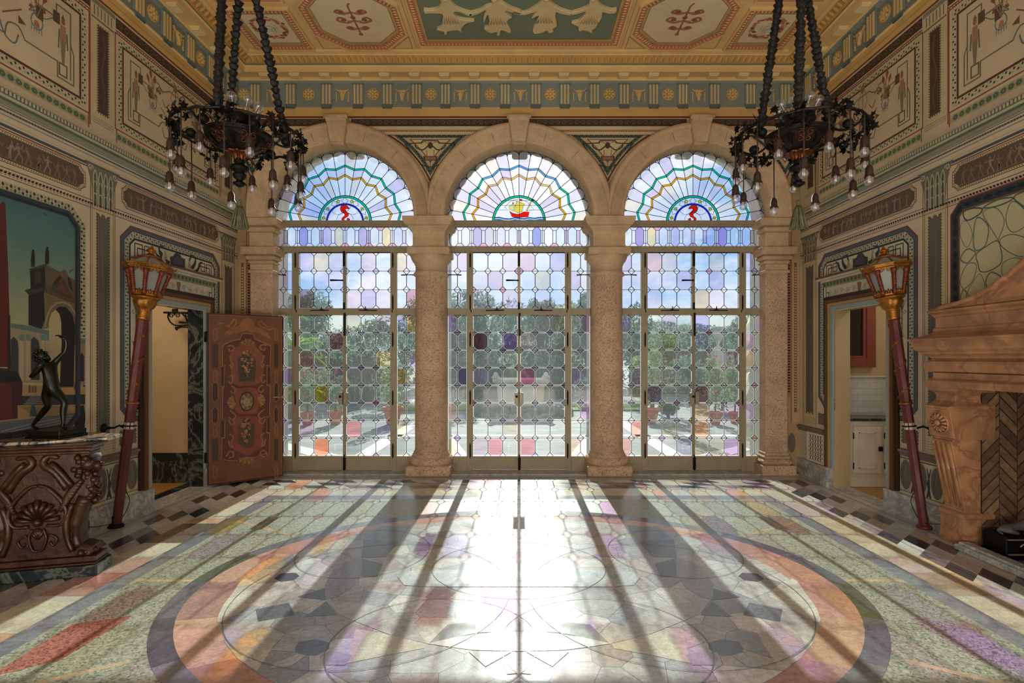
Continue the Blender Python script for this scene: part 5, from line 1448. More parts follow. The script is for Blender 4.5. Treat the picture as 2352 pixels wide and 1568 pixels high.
def mural(p):
    o=chrect(3.0,0.86,4.42,2.76,0.14)
    p.lay(2); p.poly(o,(176,170,138)); m_=inset(o,0.03); p.lay(3); p.diam(m_,0.03,0.022,0.03,(50,52,48),True,wob=0.012); p.diam(m_,0.03,0.014,0.012,(100,100,80),True,wob=-0.015)
    p.lay(4); p.poly(inset(o,0.062),(56,62,72)); p.lay(5); p.poly(inset(o,0.095),(48,44,44))
    inn=inset(o,0.105); u0,u1=min(a for a,b in inn),max(a for a,b in inn); v0,v1=min(b for a,b in inn),max(b for a,b in inn)
    def clipv(P,lo,hi):
        def cl(P,f,val,keep):
            out=[]
            for k in range(len(P)):
                a,b=P[k],P[(k+1)%len(P)]; da=(a[1]-val)*keep; db=(b[1]-val)*keep
                if da>=0: out.append(a)
                if (da<0)!=(db<0): t=da/(da-db); out.append((a[0]+(b[0]-a[0])*t,val))
            return out
        P=cl(P,1,lo,1); return cl(P,1,hi,-1) if P else P
    p.lay(6); cs=[(74,110,108),(84,120,116),(100,130,118),(118,140,120),(136,148,118),(154,156,116),(168,162,116),(178,166,118),(182,168,122)]
    zs=np.linspace(v1,1.25,25)
    for k in range(24):
        t=k/23*(len(cs)-1); i=int(t); f=t-i; c=tuple(cs[i][j]*(1-f)+cs[min(i+1,len(cs)-1)][j]*f for j in range(3))
        P=clipv(inn,zs[k+1],zs[k])
        if len(P)>2: p.poly(P,c)
    P=clipv(inn,v0,1.25); p.poly(P,(150,118,84))
    T=lambda pts,c,l=7: p.poly(mu(pts),c,l)
    # clouds, birds
    p.lay(7)
    T([(190,232),(210,240),(235,246),(212,246)],(70,90,86)); T([(250,222),(268,236),(282,246),(262,240)],(50,68,70))
    # far colonnade left
    T([(60,880),(170,895),(290,925),(305,935),(300,950),(62,915)],(96,112,104)); T([(62,905),(290,950),(290,1235),(62,1230)],(148,134,106))
    for a,b in ((60,105),(180,230)): 
        T([(a,975),(a+18,960),(b-5,985),(b,1030),(b,1215),(a,1215)],(58,60,60),8)
    for a in (112,150,238,268): T([(a,955),(a+24,958),(a+24,1220),(a,1215)],(172,152,120),8); T([(a,945),(a+26,950),(a+26,985),(a,980)],(100,122,120),9)
    T([(430,990),(498,1000),(498,1245),(430,1240)],(140,124,98)); T([(425,965),(500,975),(500,1005),(425,992)],(96,112,104),8); T([(468,1075),(480,1052),(494,1075),(494,1225),(468,1222)],(50,50,52),8)
    for a in (436,452): T([(a,1010),(a+10,1010),(a+10,1225),(a,1222)],(166,144,112),8)
    # arch building
    T([(165,705),(260,690),(275,910),(240,915),(165,890)],(40,40,42)); T([(140,684),(262,655),(262,690),(165,712)],(62,58,52),8); T([(172,560),(262,535),(264,665),(178,682)],(46,44,42),8); T([(200,585),(238,575),(238,640),(202,648)],(66,60,50),9)
    T([(166,560),(268,528),(268,545),(172,572)],(74,68,56),9)
    T([(264,530),(468,640),(465,760),(264,690)],(98,86,66)); T([(262,655),(482,762),(478,782),(262,700)],(84,76,60),9); T([(255,700),(478,780),(470,960),(440,955),(432,1260),(355,1260),(360,900),(290,905),(240,915),(262,860)],(112,98,74),8)
    T([(285,915),(285,870),(300,820),(325,800),(350,830),(358,880),(360,1000),(345,1260),(290,1240)],(176,160,118),9)
    T([(325,800),(345,782),(385,785),(425,830),(440,900),(438,970),(430,1255),(350,1255),(360,1000),(358,870),(345,820)],(38,38,40),9)
    p.lay(10); p.line(mu([(262,905),(270,850),(295,790),(330,762),(370,755),(410,775),(445,830),(462,900),(468,950)]),0.014,(150,134,100)); p.lay(9)
    T([(295,672),(372,620),(432,740),(300,690)],(78,66,52),10); T([(318,676),(370,640),(408,716)],(96,72,54),11)
    T([(350,600),(350,580),(375,560),(395,585),(390,615),(365,612)],(104,90,68),11); T([(300,665),(325,620),(352,600),(360,612),(330,650)],(60,54,46),11); T([(395,600),(420,640),(425,700),(400,650)],(60,54,46),11)
    for (x,y) in ((190,548),(274,532),(452,630)):
        T([(x-10,y),(x-12,y-40),(x-8,y-78),(x-3,y-104),(x+5,y-104),(x+10,y-76),(x+12,y-40),(x+9,y)],(44,42,40),10)
    p.lay(10); p.line(mu([(405,580),(432,556)]),0.005,(50,46,40))
    # obelisk left
    T([(0,175),(12,160),(28,175),(45,560),(52,820),(62,1140),(-60,1140),(-60,175)],(92,40,34)); T([(40,840),(56,830),(60,1150),(100,1160),(100,1240),(40,1230)],(50,40,42),8)
    T([(-60,1140),(70,1150),(100,1160),(130,1235),(120,1440),(-60,1460)],(66,40,40),8); T([(-60,1225),(60,1235),(70,1440),(-60,1450)],(92,44,38),9)
    T([(0,1160),(95,1165),(110,1225),(0,1225)],(40,36,38),10)
    # ground
    T([(100,1240),(500,1262),(500,1300),(100,1310)],(168,136,92)); T([(120,1310),(500,1300),(500,1370),(120,1370)],(54,54,58))
    for k in range(5): T([(175-k*9,1310+k*11),(250,1306+k*11),(250,1312+k*11),(172-k*9,1317+k*11)],(120,112,98),9)
    T([(100,1365),(500,1360),(500,1440),(100,1470)],(158,126,84),8)
    for k in range(9):
        p.lay(9); p.line(mu([(110+k*12,1375+k*8),(360+k*12,1370+k*7)]),0.004,(96,74,54))
    T([(-60,1470),(130,1450),(500,1400),(500,1440),(60,1568),(-60,1568)],(92,96,98),10)
    for k in range(4): p.lay(11); p.line(mu([(0,1520+k*18),(200,1470+k*18),(430,1425+k*14)]),0.006,(140,140,132))
    T([(430,1440),(455,1370),(490,1365),(500,1440),(495,1500),(440,1500)],(38,38,42),12)
    for x,y in ((170,1290),(188,1290),(205,1290),(438,1275)): T([(x-5,y),(x-5,y-40),(x+5,y-40),(x+5,y)],(104,78,62),12)
    T([(170,1430),(180,1370),(190,1355),(200,1370),(215,1430)],(56,72,78),12)
    # keep the painting inside its frame: redraw inner frame edge above overlap
    p.lay(14); p.line(o and inset(o,0.1),0.022,(48,46,48),True); p.lay(13); p.line(inset(o,0.078),0.034,(56,62,72),True)
def marblepanel(p):
    o=chrect(2.9,1.3,4.425,2.80,0.09)
    p.lay(2); p.poly(inset(o,-0.015),RED); p.lay(3); p.poly(o,(50,62,68)); p.lay(4)
    m_=inset(o,0.035)
    for k,(a) in enumerate(range(6)): pass
    p.diam(m_,0.09,0.10,0.04,(30,38,44),True); p.diam(m_,0.11,0.07,0.02,(76,90,92),True)
    p.lay(5); p.poly(inset(o,0.07),(126,88,58)); p.lay(6); q=inset(o,0.085); p.poly(q,(196,190,150))
    rr=random.Random(4); st=[]
    while len(st)<70:
        x=rr.uniform(2.95,4.4); y=rr.uniform(1.35,2.8)
        if all((x-a)**2+((y-b)*0.6)**2>0.006 for a,b in st): st.append((x,y))
    cells=vcells(st,q,0.6)
    for c in cells:
        if max(x for x,y in c)-min(x for x,y in c)<0.05 or max(y for x,y in c)-min(y for x,y in c)<0.05: continue
        m0=(sum(x for x,y in c)/len(c),sum(y for x,y in c)/len(c)); c=[(m0[0]+(x-m0[0])*0.93,m0[1]+(y-m0[1])*0.93) for x,y in c]
        c=smooth([((c[i][0]+c[(i+1)%len(c)][0])/2,(c[i][1]+c[(i+1)%len(c)][1])/2) for i in range(len(c))],4,True)
        p.lay(7); p.line(c,rr.uniform(0.004,0.014),rr.choice([(64,84,86),(80,102,98),(104,118,104)]),True)
for side in (-1,1):
    p=wallside(side)
    nm='left' if side<0 else 'right'
    wo=p.build('wall_'+nm,'paint'); wo['kind']='structure'
    S=side
    def bxx(b,x0,x1,y0,y1,z0,z1,c=(255,255,255)):   # x measured inward from the wall
        a,c_=sorted((S*(W-x0),S*(W-x1))); b.box((a,y0,z0),(c_,y1,z1),lin(c))
    # solid masonry behind paint
    b=MB(); 
    if side<0: segs=[(YB,5.165,0,5.4),(5.165,6.095,2.085,5.4),(6.095,6.9,0,5.4)]
    else: segs=[(YB,2.50,0,5.4),(2.50,4.19,1.35,5.4),(4.19,5.165,0,5.4),(5.165,6.095,2.085,5.4),(6.095,6.9,0,5.4)]
    for a,c,d,e in segs: bxx(b,-0.16,-0.002,a,c,d,e)
    b.build('wall_masonry','beige',wo)
    # baseboard
    b=MB()
    runs=[(YB,5.04),(6.22,YW)] if side<0 else [(YB,2.5),(4.40,5.04),(6.22,YW)]
    for a,c in runs: bxx(b,0,0.035,a,c,0,0.205); bxx(b,0,0.045,a,c,0.205,0.215)
    for a,c in ((5.02,5.15),(6.11,6.235)): bxx(b,0,0.075,a,c,0,0.225)
    o=b.build('baseboard_'+nm,'whitemarble'); o['kind']='structure'
    # dado rail
    b=MB()
    for a,c in ([(YB,5.0),(6.25,YW)] if side<0 else [(YB,2.4),(4.42,5.0),(6.25,YW)]): bxx(b,0,0.02,a,c,0.575,0.645); bxx(b,0,0.045,a,c,0.615,0.64); bxx(b,0,0.03,a,c,0.59,0.615)
    o=b.build('trim_%d'%(3 if side<0 else 4),'rail',bevel=0.004); o['kind']='structure'
    # wall cornice moulding
    b=MB(); bxx(b,0,0.02,YB,YW,3.30,3.33,(150,146,120)); bxx(b,0,0.045,YB,YW,3.345,3.36,(206,190,150)); bxx(b,0,0.03,YB,YW,3.33,3.345,(96,108,100)); bxx(b,0,0.055,YB,YW,3.36,3.395,(96,110,104)); bxx(b,0,0.03,YB,YW,3.395,3.405,(206,190,150))
    y=YW-0.02
    while y>2.0: bxx(b,0.055,0.059,y-0.007,y+0.007,3.364,3.391,(190,182,148)); y-=0.03
    o=b.build('trim_%d'%(5 if side<0 else 6),'paint'); o['kind']='structure'
    # door surround
    ds=MB()
    for (w0,w1,x,c) in ((0.125,0.165,0.028,(58,42,34)),(0.085,0.125,0.05,(96,64,40)),(0.05,0.085,0.038,(176,140,90)),(0.0,0.05,0.025,(150,160,160))):
        bxx(ds,0,x,5.19-w1,5.19-w0,0.22,2.06+w1,c); bxx(ds,0,x,6.07+w0,6.07+w1,0.22,2.06+w1,c); bxx(ds,0,x,5.19-w0,6.07+w0,2.06+w0,2.06+w1,c)
    bxx(ds,0,0.03,4.97,6.23,2.345,2.40,(140,140,104)); bxx(ds,0,0.055,4.95,6.26,2.40,2.42,(206,198,176)); bxx(ds,0,0.09,4.93,6.29,2.42,2.445,(206,194,166)); bxx(ds,0,0.10,4.92,6.30,2.445,2.465,(112,80,64))
    for k in range(20): bxx(ds,0.03,0.036,5.0+k*0.063,5.03+k*0.063,2.355,2.39,(88,92,74))
    # door
    dn=struct_empty('door_%d'%(1 if side<0 else 2),(S*W,5.63,0))
    ds.build('door_surround','paint',dn,bevel=0.004)
    b=MB(); 
    for y0,y1 in ((5.17,5.19),(6.07,6.09)): bxx(b,-0.18,0.0,y0,y1,0,2.06)
    bxx(b,-0.18,0,5.17,6.09,2.06,2.08)
    b.build('door_reveal','darkmarble' if side<0 else 'beige',dn)
    b=MB(); bxx(b,-0.16,0.02,5.19,6.07,-0.01,0.012); b.build('threshold','whitemarble',dn)
# painted door leaf standing open on the left
H=Vector((-3.625,6.08)); E=Vector((-2.985,6.60)); dv=(E-H).normalized(); LW=(E-H).length; nv=Vector((dv.y,-dv.x))
def frDoor(u,v,d): p=H+dv*u+nv*(0.022+d); return (p.x,p.y,v)
def door_pt(px,py):
    # intersect view ray with leaf plane
    kx=(px-CX)/F; # x=kx*y
    q=H+nv*0.022
    # q + dv*t : x = kx*y
    t=(kx*q.y-q.x)/(dv.x-kx*dv.y); y=q.y+dv.y*t
    return (t,EYE+(CY-py)*y/F)
DM=crop(440,700,3.645)
pd=Paint(frDoor,0.0006)
dn=bpy.data.objects['door_1']
b=MB(); Z0d,Z1d=0.02,2.03
vs=[]
for z in (Z0d,Z1d):
    for u,dd in ((0,-0.022),(LW,-0.022),(LW,0.022),(0,0.022)):
        q=H+dv*u+nv*dd; vs.append((q.x,q.y,z))
pd.add(vs,[(0,3,2,1),(4,5,6,7),(0,1,5,4),(1,2,6,5),(2,3,7,6),(3,0,4,7)],lin((96,52,36)))
def dp(pts,c,l,sm=0):
    P=[door_pt(*q) for q in DM(pts)]
    if sm: P=smooth(P,sm,True)
    pd.poly(P,c,l)
def dl(pts,w,c,l,sm=3,closed=False):
    P=[door_pt(*q) for q in DM(pts)]
    if sm: P=smooth(P,sm,closed)
    pd.line(P,w,c,closed,l)
pd.lay(1); pd.rect(0.012,Z0d+0.015,LW-0.012,Z1d-0.012,(122,70,48)); pd.lay(2); pd.rect(0.03,Z0d+0.04,LW-0.025,Z1d-0.03,(136,88,58))
pd.line(rectp(0.02,Z0d+0.03,LW-0.018,Z1d-0.022),0.008,(170,112,72),True)
B1=[(262,345),(275,330),(340,300),(405,290),(428,240),(515,245),(525,285),(600,315),(655,340),(660,350),(655,510),(630,510),(628,675),(655,680),(650,930),(630,935),(625,1070),(650,1075),(645,1240),(560,1260),(520,1290),(490,1330),(450,1350),(410,1335),(380,1305),(300,1305),(255,1290),(258,1115),(280,1115),(282,960),(262,955),(265,690),(275,685),(278,510),(262,510)]
dp(B1,(112,62,44),3); dl(B1,0.016,(190,112,72),4,0,True); dl([(x+4 if x<450 else x-4,y+6) for x,y in B1],0.007,(84,48,36),4,0,True)
dp([(320,420),(360,360),(400,340),(470,330),(530,345),(575,390),(605,430),(600,520),(590,640),(470,680),(350,660),(330,560)],(156,86,58),4,2)
dp([(345,960),(470,930),(600,960),(590,1060),(600,1180),(540,1220),(470,1260),(400,1230),(330,1190),(350,1060)],(152,78,54),4,2)
dp([(392,432),(515,432),(540,470),(530,640),(395,640),(385,470)],(98,72,52),5); dp([(388,1000),(530,990),(525,1170),(460,1200),(390,1160)],(104,72,52),5)
dp([(350,700),(400,700),(460,690),(540,700),(560,740),(560,800),(555,880),(520,910),(400,910),(360,870),(370,800)],(160,84,56),5,2)
pd.lay(6); P=[door_pt(*q) for q in DM([(462,808)])][0]
pd.poly(circ(P,0.082,28,0.118),(56,58,50),6); pd.poly(circ((P[0],P[1]),0.068,28,0.102),(150,124,84),7)
for k in range(14):
    a=2*PI*k/14; pd.poly(circ((P[0]+0.05*math.cos(a),P[1]+0.078*math.sin(a)),0.02,8),(176,146,98) if k%2 else (130,104,70),8)
pd.poly(circ((P[0],P[1]-0.005),0.035,16,0.055),(192,160,110),9)
for s in (-1,1): pd.poly(circ((P[0]+s*0.013,P[1]+0.008),0.005,8,0.004),(70,52,38),10)
pd.line([(P[0],P[1]+0.005),(P[0]-0.002,P[1]-0.012)],0.006,(150,116,78),l=10); pd.line([(P[0]-0.01,P[1]-0.03),(P[0]+0.01,P[1]-0.03)],0.005,(110,70,50),l=10)
# shells
for (x,y,s) in ((330,815,-1),(590,800,1)):
    c=[door_pt(*q) for q in DM([(x+ (40 if s<0 else -40),y)])][0]
    for k in range(7):
        a=(PI if s<0 else 0)+(k-3)*0.36; pd.poly([(c[0]+0.01*math.cos(a+1.5),c[1]+0.01*math.sin(a+1.5)),(c[0]+0.085*math.cos(a+0.15),c[1]+0.085*math.sin(a+0.15)),(c[0]+0.092*math.cos(a),c[1]+0.092*math.sin(a)),(c[0]+0.085*math.cos(a-0.15),c[1]+0.085*math.sin(a-0.15))],(196,150,88) if k%2 else (168,122,72),7)
for (x,y,a0) in ((470,345,PI/2),(460,1270,-PI/2)):
    c=[door_pt(*q) for q in DM([(x,y)])][0]
    for k in range(9):
        a=a0+(k-4)*0.33; pd.poly([c,(c[0]+0.085*math.cos(a+0.13),c[1]+0.085*math.sin(a+0.13)),(c[0]+0.092*math.cos(a),c[1]+0.092*math.sin(a)),(c[0]+0.085*math.cos(a-0.13),c[1]+0.085*math.sin(a-0.13))],(186,136,74) if k%2 else (154,104,60),7)
# bouquets
rr=random.Random(9)
for (y0,y1) in ((380,600),(950,1160)):
    for k in range(70):
        y=rr.uniform(y0,y1); t=(y-y0)/(y1-y0); w_=45*math.sin(PI*min(1,t*0.85+0.12)); x=462+rr.uniform(-w_,w_)
        c=[door_pt(*q) for q in DM([(x,y)])][0]; col=rr.choice([(70,74,52),(58,60,44),(84,82,54),(176,112,72),(204,150,96),(190,120,80)])
        r=rr.uniform(0.008,0.02); pd.poly(circ(c,r,7,r*rr.uniform(0.7,1.3)),col,7+k%3)
# scrolls
SC=[[(300,350),(330,340),(355,355),(345,380),(320,385),(310,365)],[(320,430),(330,470),(345,500),(335,530),(320,500)],[(315,600),(335,590),(345,620),(330,660),(310,640)],[(330,680),(355,690),(370,720),(345,740),(325,720)],[(320,880),(345,900),(370,930),(345,960),(310,940)],[(310,960),(330,1000),(360,990),(350,960)],[(320,1080),(350,1110),(330,1150),(345,1190),(320,1180),(310,1130)],[(290,1270),(320,1225),(350,1240),(345,1270),(310,1280)]]
for P in SC:
    for mir in (0,1):
        Q=[((928-x) if mir else x,y-(8 if mir else 0)) for x,y in P]
        dl(Q,0.016,(178,116,74),6,3,False)
dl([(225,165),(250,150),(280,170),(330,190),(365,170),(375,135),(350,120),(340,140),(310,175),(260,160)],0.014,(186,122,76),5); dl([(700,190),(680,200),(640,205),(580,180),(560,150),(580,135),(600,155),(640,185)],0.014,(180,116,74),5)
dp([(270,250),(300,215),(350,190),(400,170),(430,120),(470,110),(510,130),(530,175),(590,200),(640,240),(660,290),(600,255),(540,230),(500,235),(470,210),(430,225),(380,240),(320,250)],(176,110,66),5,2)
for (x0,x1) in ((172,222),(690,725)):
    for (y0,y1) in ((325,525),(1120,1305)):
        dp([(x0,y0),(x1,y0+4),(x1,y1),(x0,y1)],(92,62,44),4)
    for (y0,y1) in ((640,815),(850,1000)):
        xm=(x0+x1)/2; hw=(x1-x0)/2
        Q=[(xm-hw,y0+25),(xm,y0),(xm+hw,y0+25),(xm+hw,y1-25),(xm,y1),(xm-hw,y1-25)]; dp(Q,(84,56,42),4); dl(Q,0.009,(178,112,70),5,0,True)
    for y in (600,1050,1400,250):
        dl([(x0+5,y-30),((x0+x1)/2,y-50),(x1-5,y-30),((x0+x1)/2+8,y),(x1-5,y+25),((x0+x1)/2,y+50),(x0+5,y+25),((x0+x1)/2-8,y)],0.010,(176,116,72),5,2,True)
for (x0,x1,y0,y1) in ((248,272,520,675),(636,655,520,660),(245,272,970,1105),(632,652,950,1060)): dp([(x0,y0),(x1,y0),(x1,y1),(x0,y1)],(80,50,40),5)
leaf=pd.build('painted_door_leaf','doorpaint',dn)
leaf['label']='open door leaf painted with scrolls, shells, bouquets and a round mask'
b=MB(); q=frDoor(LW-0.05,1.02,0.0); q2=frDoor(LW-0.05,1.02,0.04); q3=frDoor(LW-0.13,1.02,0.045); b.tube([q,q2,q3],[0.009,0.009,0.012],10); b.tube([q,frDoor(LW-0.05,1.02,0.006)],0.022,14)
b.sphere(frDoor(LW-0.02,1.02,0.05),0.018,10,8); b.tube([frDoor(LW-0.05,1.02,0.045),frDoor(LW-0.02,1.02,0.05)],0.008,8)
b.build('door_handle','brass',leaf)
b=MB()
for z in (0.35,1.75): b.tube([(H.x-0.005,H.y-0.03,z-0.06),(H.x-0.005,H.y-0.03,z+0.06)],0.014,8)
b.build('door_hinge','iron',leaf)
# ================= CHANDELIERS =================
def pendant_into(t,pos,ln,name='pendant_lamp'):
    x,y,z=pos; b=MB(); q=0.95
    b.tube([(x,y,z),(x+0.002,y,z-ln)],0.0042,6)
    o=b.build('pendant_cord','cord',t)
    zz=z-ln
    b=MB(); b.lathe([(r_*q,z_*q) for r_,z_ in [(0.004,0.012),(0.012,0.008),(0.021,-0.006),(0.024,-0.025),(0.024,-0.05),(0.027,-0.062)]],(x,y,zz),12,cap=True)
    for k in range(7):
        a=2*PI*k/7; c,s=math.cos(a),math.sin(a); tx,ty=-s,c
        b.add([(x+c*0.024+tx*0.009,y+s*0.024+ty*0.009,zz-0.052),(x+c*0.024-tx*0.009,y+s*0.024-ty*0.009,zz-0.052),(x+c*0.039,y+s*0.039,zz-0.075)],[(0,1,2)])
    b.build('socket_cup','socket',o)
    b=MB(); b.lathe([(r_*q,z_*q) for r_,z_ in [(0.011,-0.052),(0.013,-0.065),(0.024,-0.08),(0.029,-0.096),(0.027,-0.112),(0.018,-0.124),(0.002,-0.129)]],(x,y,zz),14); b.build('bulb','bulb',o)
    b=MB(); b.tube([(x-0.004,y,zz-0.06),(x-0.005,y,zz-0.105)],0.0018,4); b.tube([(x+0.005,y,zz-0.06),(x+0.004,y,zz-0.105)],0.0018,4); b.build('filament','filament',o)
def chandelier(s):
    X,Y,Z=s*1.877,3.51,3.0
    t=thing('chandelier','black wrought chandelier with grapevine ring and hanging bulbs, %s of the two'%('left' if s<0 else 'right'),'chandelier',(X,Y,2.65),group='hanging grapevine chandeliers')
    rr=random.Random(21+s); r=0.395
    b=MB(); n=72
    pts=[(X+r*math.cos(2*PI*k/n),Y+r*math.sin(2*PI*k/n),Z+0.004*math.sin(k*1.7)) for k in range(n+1)]
    b.tube(pts,0.0085,8)
    b.tube([(p[0]+0.006*math.sin(i*0.9),p[1]+0.006*math.cos(i*0.9),p[2]+0.010*math.sin(i*0.8)) for i,p in enumerate(pts)],0.004,5)
    b.build('ring','bronze_brown',t)
    # vine tendrils, leaves and grapes on the ring
    for c in range(8):
        b=MB(); g=MB()
        a0=2*PI*c/8+0.2
        for k in range(18):
            a=a0+rr.uniform(-0.24,0.24); rad=r+rr.uniform(-0.035,0.03); z=Z+rr.uniform(-0.075,0.055)
            x,y=X+rad*math.cos(a),Y+rad*math.sin(a)
            d=Vector((rr.uniform(-1,1),rr.uniform(-1,1),rr.uniform(-0.6,0.6))).normalized(); e=d.orthogonal().normalized(); q=rr.uniform(0.020,0.034)
            f=d.cross(e)
            star=[]
            for j in range(10):
                aa=2*PI*j/10; R_=q*(1 if j%2==0 else 0.5); star.append(Vector((x,y,z))+e*R_*math.cos(aa)+f*R_*math.sin(aa)+d*(0.004 if j%2 else 0))
            b.add([tuple(v) for v in star]+[(x+d.x*0.004,y+d.y*0.004,z+d.z*0.004)],[(j,(j+1)%10,10) for j in range(10)])
            b.add([tuple(v-d*0.003) for v in star],[tuple(range(10))])
        for k in range(4):
            a=a0+rr.uniform(-0.25,0.25); x,y=X+r*math.cos(a),Y+r*math.sin(a)
            ta,rq=rr.uniform(0,6),rr.uniform(0.02,0.045); zc=Z+rr.uniform(-0.05,0.05)
            sp=[(x+rq*(1-j/16)*math.cos(ta+j*0.5)*-math.sin(a),y+rq*(1-j/16)*math.cos(ta+j*0.5)*math.cos(a),zc+rq*(1-j/16)*math.sin(ta+j*0.5)) for j in range(14)]
            b.tube(sp,0.0024,4)
        if c%1==0:
            a=a0+rr.uniform(-0.2,0.2); x,y=X+(r-0.01)*math.cos(a),Y+(r-0.01)*math.sin(a); zt=Z-rr.uniform(0.02,0.05)
            g.tube([(x,y,Z),(x,y,zt)],0.0025,4)
            for k in range(16):
                h=k/16; g.sphere((x+rr.uniform(-1,1)*0.018*(1-h),y+rr.uniform(-1,1)*0.018*(1-h),zt-0.065*h),0.0075,6,5)
        vn=b.build('vine_spray','iron',t); g.build('grape_cluster','iron',vn)
    # bowl
    b=MB(); bz=Z-0.115
    ribs=lambda a,z:1+0.012*math.cos(a*6)
    b.lathe([(r_,z_*0.62) for r_,z_ in [(0.03,-0.02),(0.06,0.0),(0.11,0.025),(0.155,0.065),(0.185,0.11),(0.196,0.14),(0.206,0.145),(0.21,0.155),(0.204,0.165),(0.212,0.172),(0.208,0.185),(0.18,0.19),(0.10,0.195),(0.02,0.20)]],(X,Y,bz),48,mod=ribs)
    for k in range(6):
        a=2*PI*k/6+0.26
        b.tube([(X+q*math.cos(a),Y+q*math.sin(a),bz+h*0.62) for q,h in ((0.062,-0.002),(0.114,0.022),(0.16,0.063),(0.19,0.108),(0.206,0.15))],0.005,6)
    bowl=b.build('bowl','bronze_brown',t)
    for k in range(6):
        a=2*PI*k/6+0.26; b=MB()
        for sg in (-1,1):
            for (h,q,rad) in ((0.064,0.184,0.024),(0.036,0.150,0.02)):
                c=Vector((X+q*math.cos(a+sg*0.16),Y+q*math.sin(a+sg*0.16),bz+h)); tx=Vector((-math.sin(a),math.cos(a),0)); nn=Vector((math.cos(a)*0.75,math.sin(a)*0.75,-0.65)).normalized(); up=nn.cross(tx)
                sp=[tuple(c+tx*sg*rad*(1-j/20)*math.cos(j*0.55+1)+up*rad*(1-j/20)*math.sin(j*0.55+1)+nn*0.004) for j in range(15)]
                b.tube(sp,0.0034,5)
        b.build('scroll_ornament','copper',bowl)
    for k in range(6):
        a=2*PI*k/6+0.26+PI/6; b=MB()
        for j in range(-4,5):
            pts=[]
            for h,q in ((0.03,0.115),(0.06,0.15),(0.09,0.173),(0.12,0.19)):
                f=(h-0.03)/0.09; pts.append((X+(q+0.003)*math.cos(a+j*0.045*f),Y+(q+0.003)*math.sin(a+j*0.045*f),bz+h*0.62-abs(j)*0.005*f))
            b.tube(pts,0.003,4)
        b.build('palmette_ornament','iron',bowl)
    # gilt leaf cup under the bowl and finial
    b=MB(); flu=lambda a,z:1+0.12*math.cos(a*10)
    b.lathe([(0.028,-0.07),(0.032,-0.05),(0.042,-0.03),(0.06,-0.014),(0.085,-0.012),(0.07,0.003),(0.04,0.008)],(X,Y,bz),60,mod=flu); b.build('leaf_cup','copper',t)
    b=MB(); b.lathe([(r_,z_*0.87) for r_,z_ in [(0.01,-0.27),(0.03,-0.255),(0.034,-0.24),(0.022,-0.225),(0.02,-0.215),(0.036,-0.20),(0.042,-0.185),(0.042,-0.17),(0.03,-0.158),(0.034,-0.15),(0.056,-0.138),(0.06,-0.12),(0.052,-0.107),(0.034,-0.10),(0.03,-0.09),(0.036,-0.075),(0.03,-0.05)]],(X,Y,bz),28)
    for k in range(8):
        a=2*PI*k/8; b.tube([(X+0.03*math.cos(a),Y+0.03*math.sin(a),bz-0.205),(X+0.045*math.cos(a),Y+0.045*math.sin(a),bz-0.22)],[0.006,0.002],5)
    b.build('finial','iron',t)
    # tassel
    b=MB(); zt=bz-0.235
    for dx in (-0.008,0.0,0.008): b.tube([(X+dx,Y,zt),(X+dx*1.4,Y,zt-0.10)],0.0028,6)
    b.lathe([(0.006,-0.085),(0.016,-0.095),(0.012,-0.115),(0.018,-0.13)],(X,Y,zt),14)
    tas=b.build('tassel','tassel',t)
    b=MB()
    for k in range(90):
        a=rr.uniform(0,2*PI); q=rr.uniform(0.3,1)**0.5; r0=0.014*q; r1=0.060*q
        x0,y0=X+r0*math.cos(a),Y+r0*math.sin(a); x1,y1=X+r1*math.cos(a),Y+r1*math.sin(a)
        b.tube([(x0,y0,zt-0.125),(X+(r0+0.018*q)*math.cos(a),Y+(r0+0.018*q)*math.sin(a),zt-0.16),(x1,y1,zt-0.27-rr.uniform(0,0.008))],0.0036,4)
    b.build('tassel_fringe','tassel',tas)
    # upper crown with bulbs
    b=MB(); cz=Z+0.115
    b.lathe([(0.05,-0.06),(0.06,-0.03),(0.085,0.0),(0.10,0.01),(0.10,0.02),(0.07,0.03),(0.02,0.035)],(X,Y,cz),32); b.tube([(X,Y,bz+0.19),(X,Y,cz)],0.045,14)
    b.build('crown','iron',t)
    for k in range(8):
        a=2*PI*k/8+0.1; x,y=X+0.085*math.cos(a),Y+0.085*math.sin(a); d=Vector((math.cos(a)*0.55,math.sin(a)*0.55,1)).normalized()
        p=Vector((x,y,cz+0.02))
        q=MB(); q.lathe([(0.014,0.0),(0.018,0.01),(0.016,0.03)],p,10,axis=d); sk=q.build('crown_socket','brass',t)
        q=MB(); q.lathe([(0.011,0.03),(0.015,0.04),(0.029,0.058),(0.033,0.075),(0.029,0.092),(0.015,0.104),(0.001,0.107)],p,14,axis=d); q.build('crown_bulb','bulb',sk)
        q=MB(); q.tube([tuple(p+d*0.035),tuple(p+d*0.08)],0.002,4); q.build('crown_filament','filament',sk)
    # curved arms bowl->ring with small round lamps
    for k in range(6):
        a=2*PI*k/6+0.26; b=MB()
        P=[(X+q*math.cos(a),Y+q*math.sin(a),bz+h) for q,h in ((0.20,0.10),(0.24,0.075),(0.29,0.065),(0.34,0.085),(0.385,0.115))]
        b.tube(smooth3(P),0.008,7); b.sphere((X+0.29*math.cos(a),Y+0.29*math.sin(a),bz+0.10),0.034,12,8,sc=(1,1,0.85))
        b.build('scroll_arm','iron',t)
    # pendants
    n=18
    for k in range(n):
        a=2*PI*(k+0.3)/n; x,y=X+r*math.cos(a),Y+r*math.sin(a)
        pendant_into(t,(x,y,Z),0.15 if k%2 else 0.30+0.02*rr.uniform(-1,1))
    # three chains to a top plate
    top=Vector((X,Y,4.02))
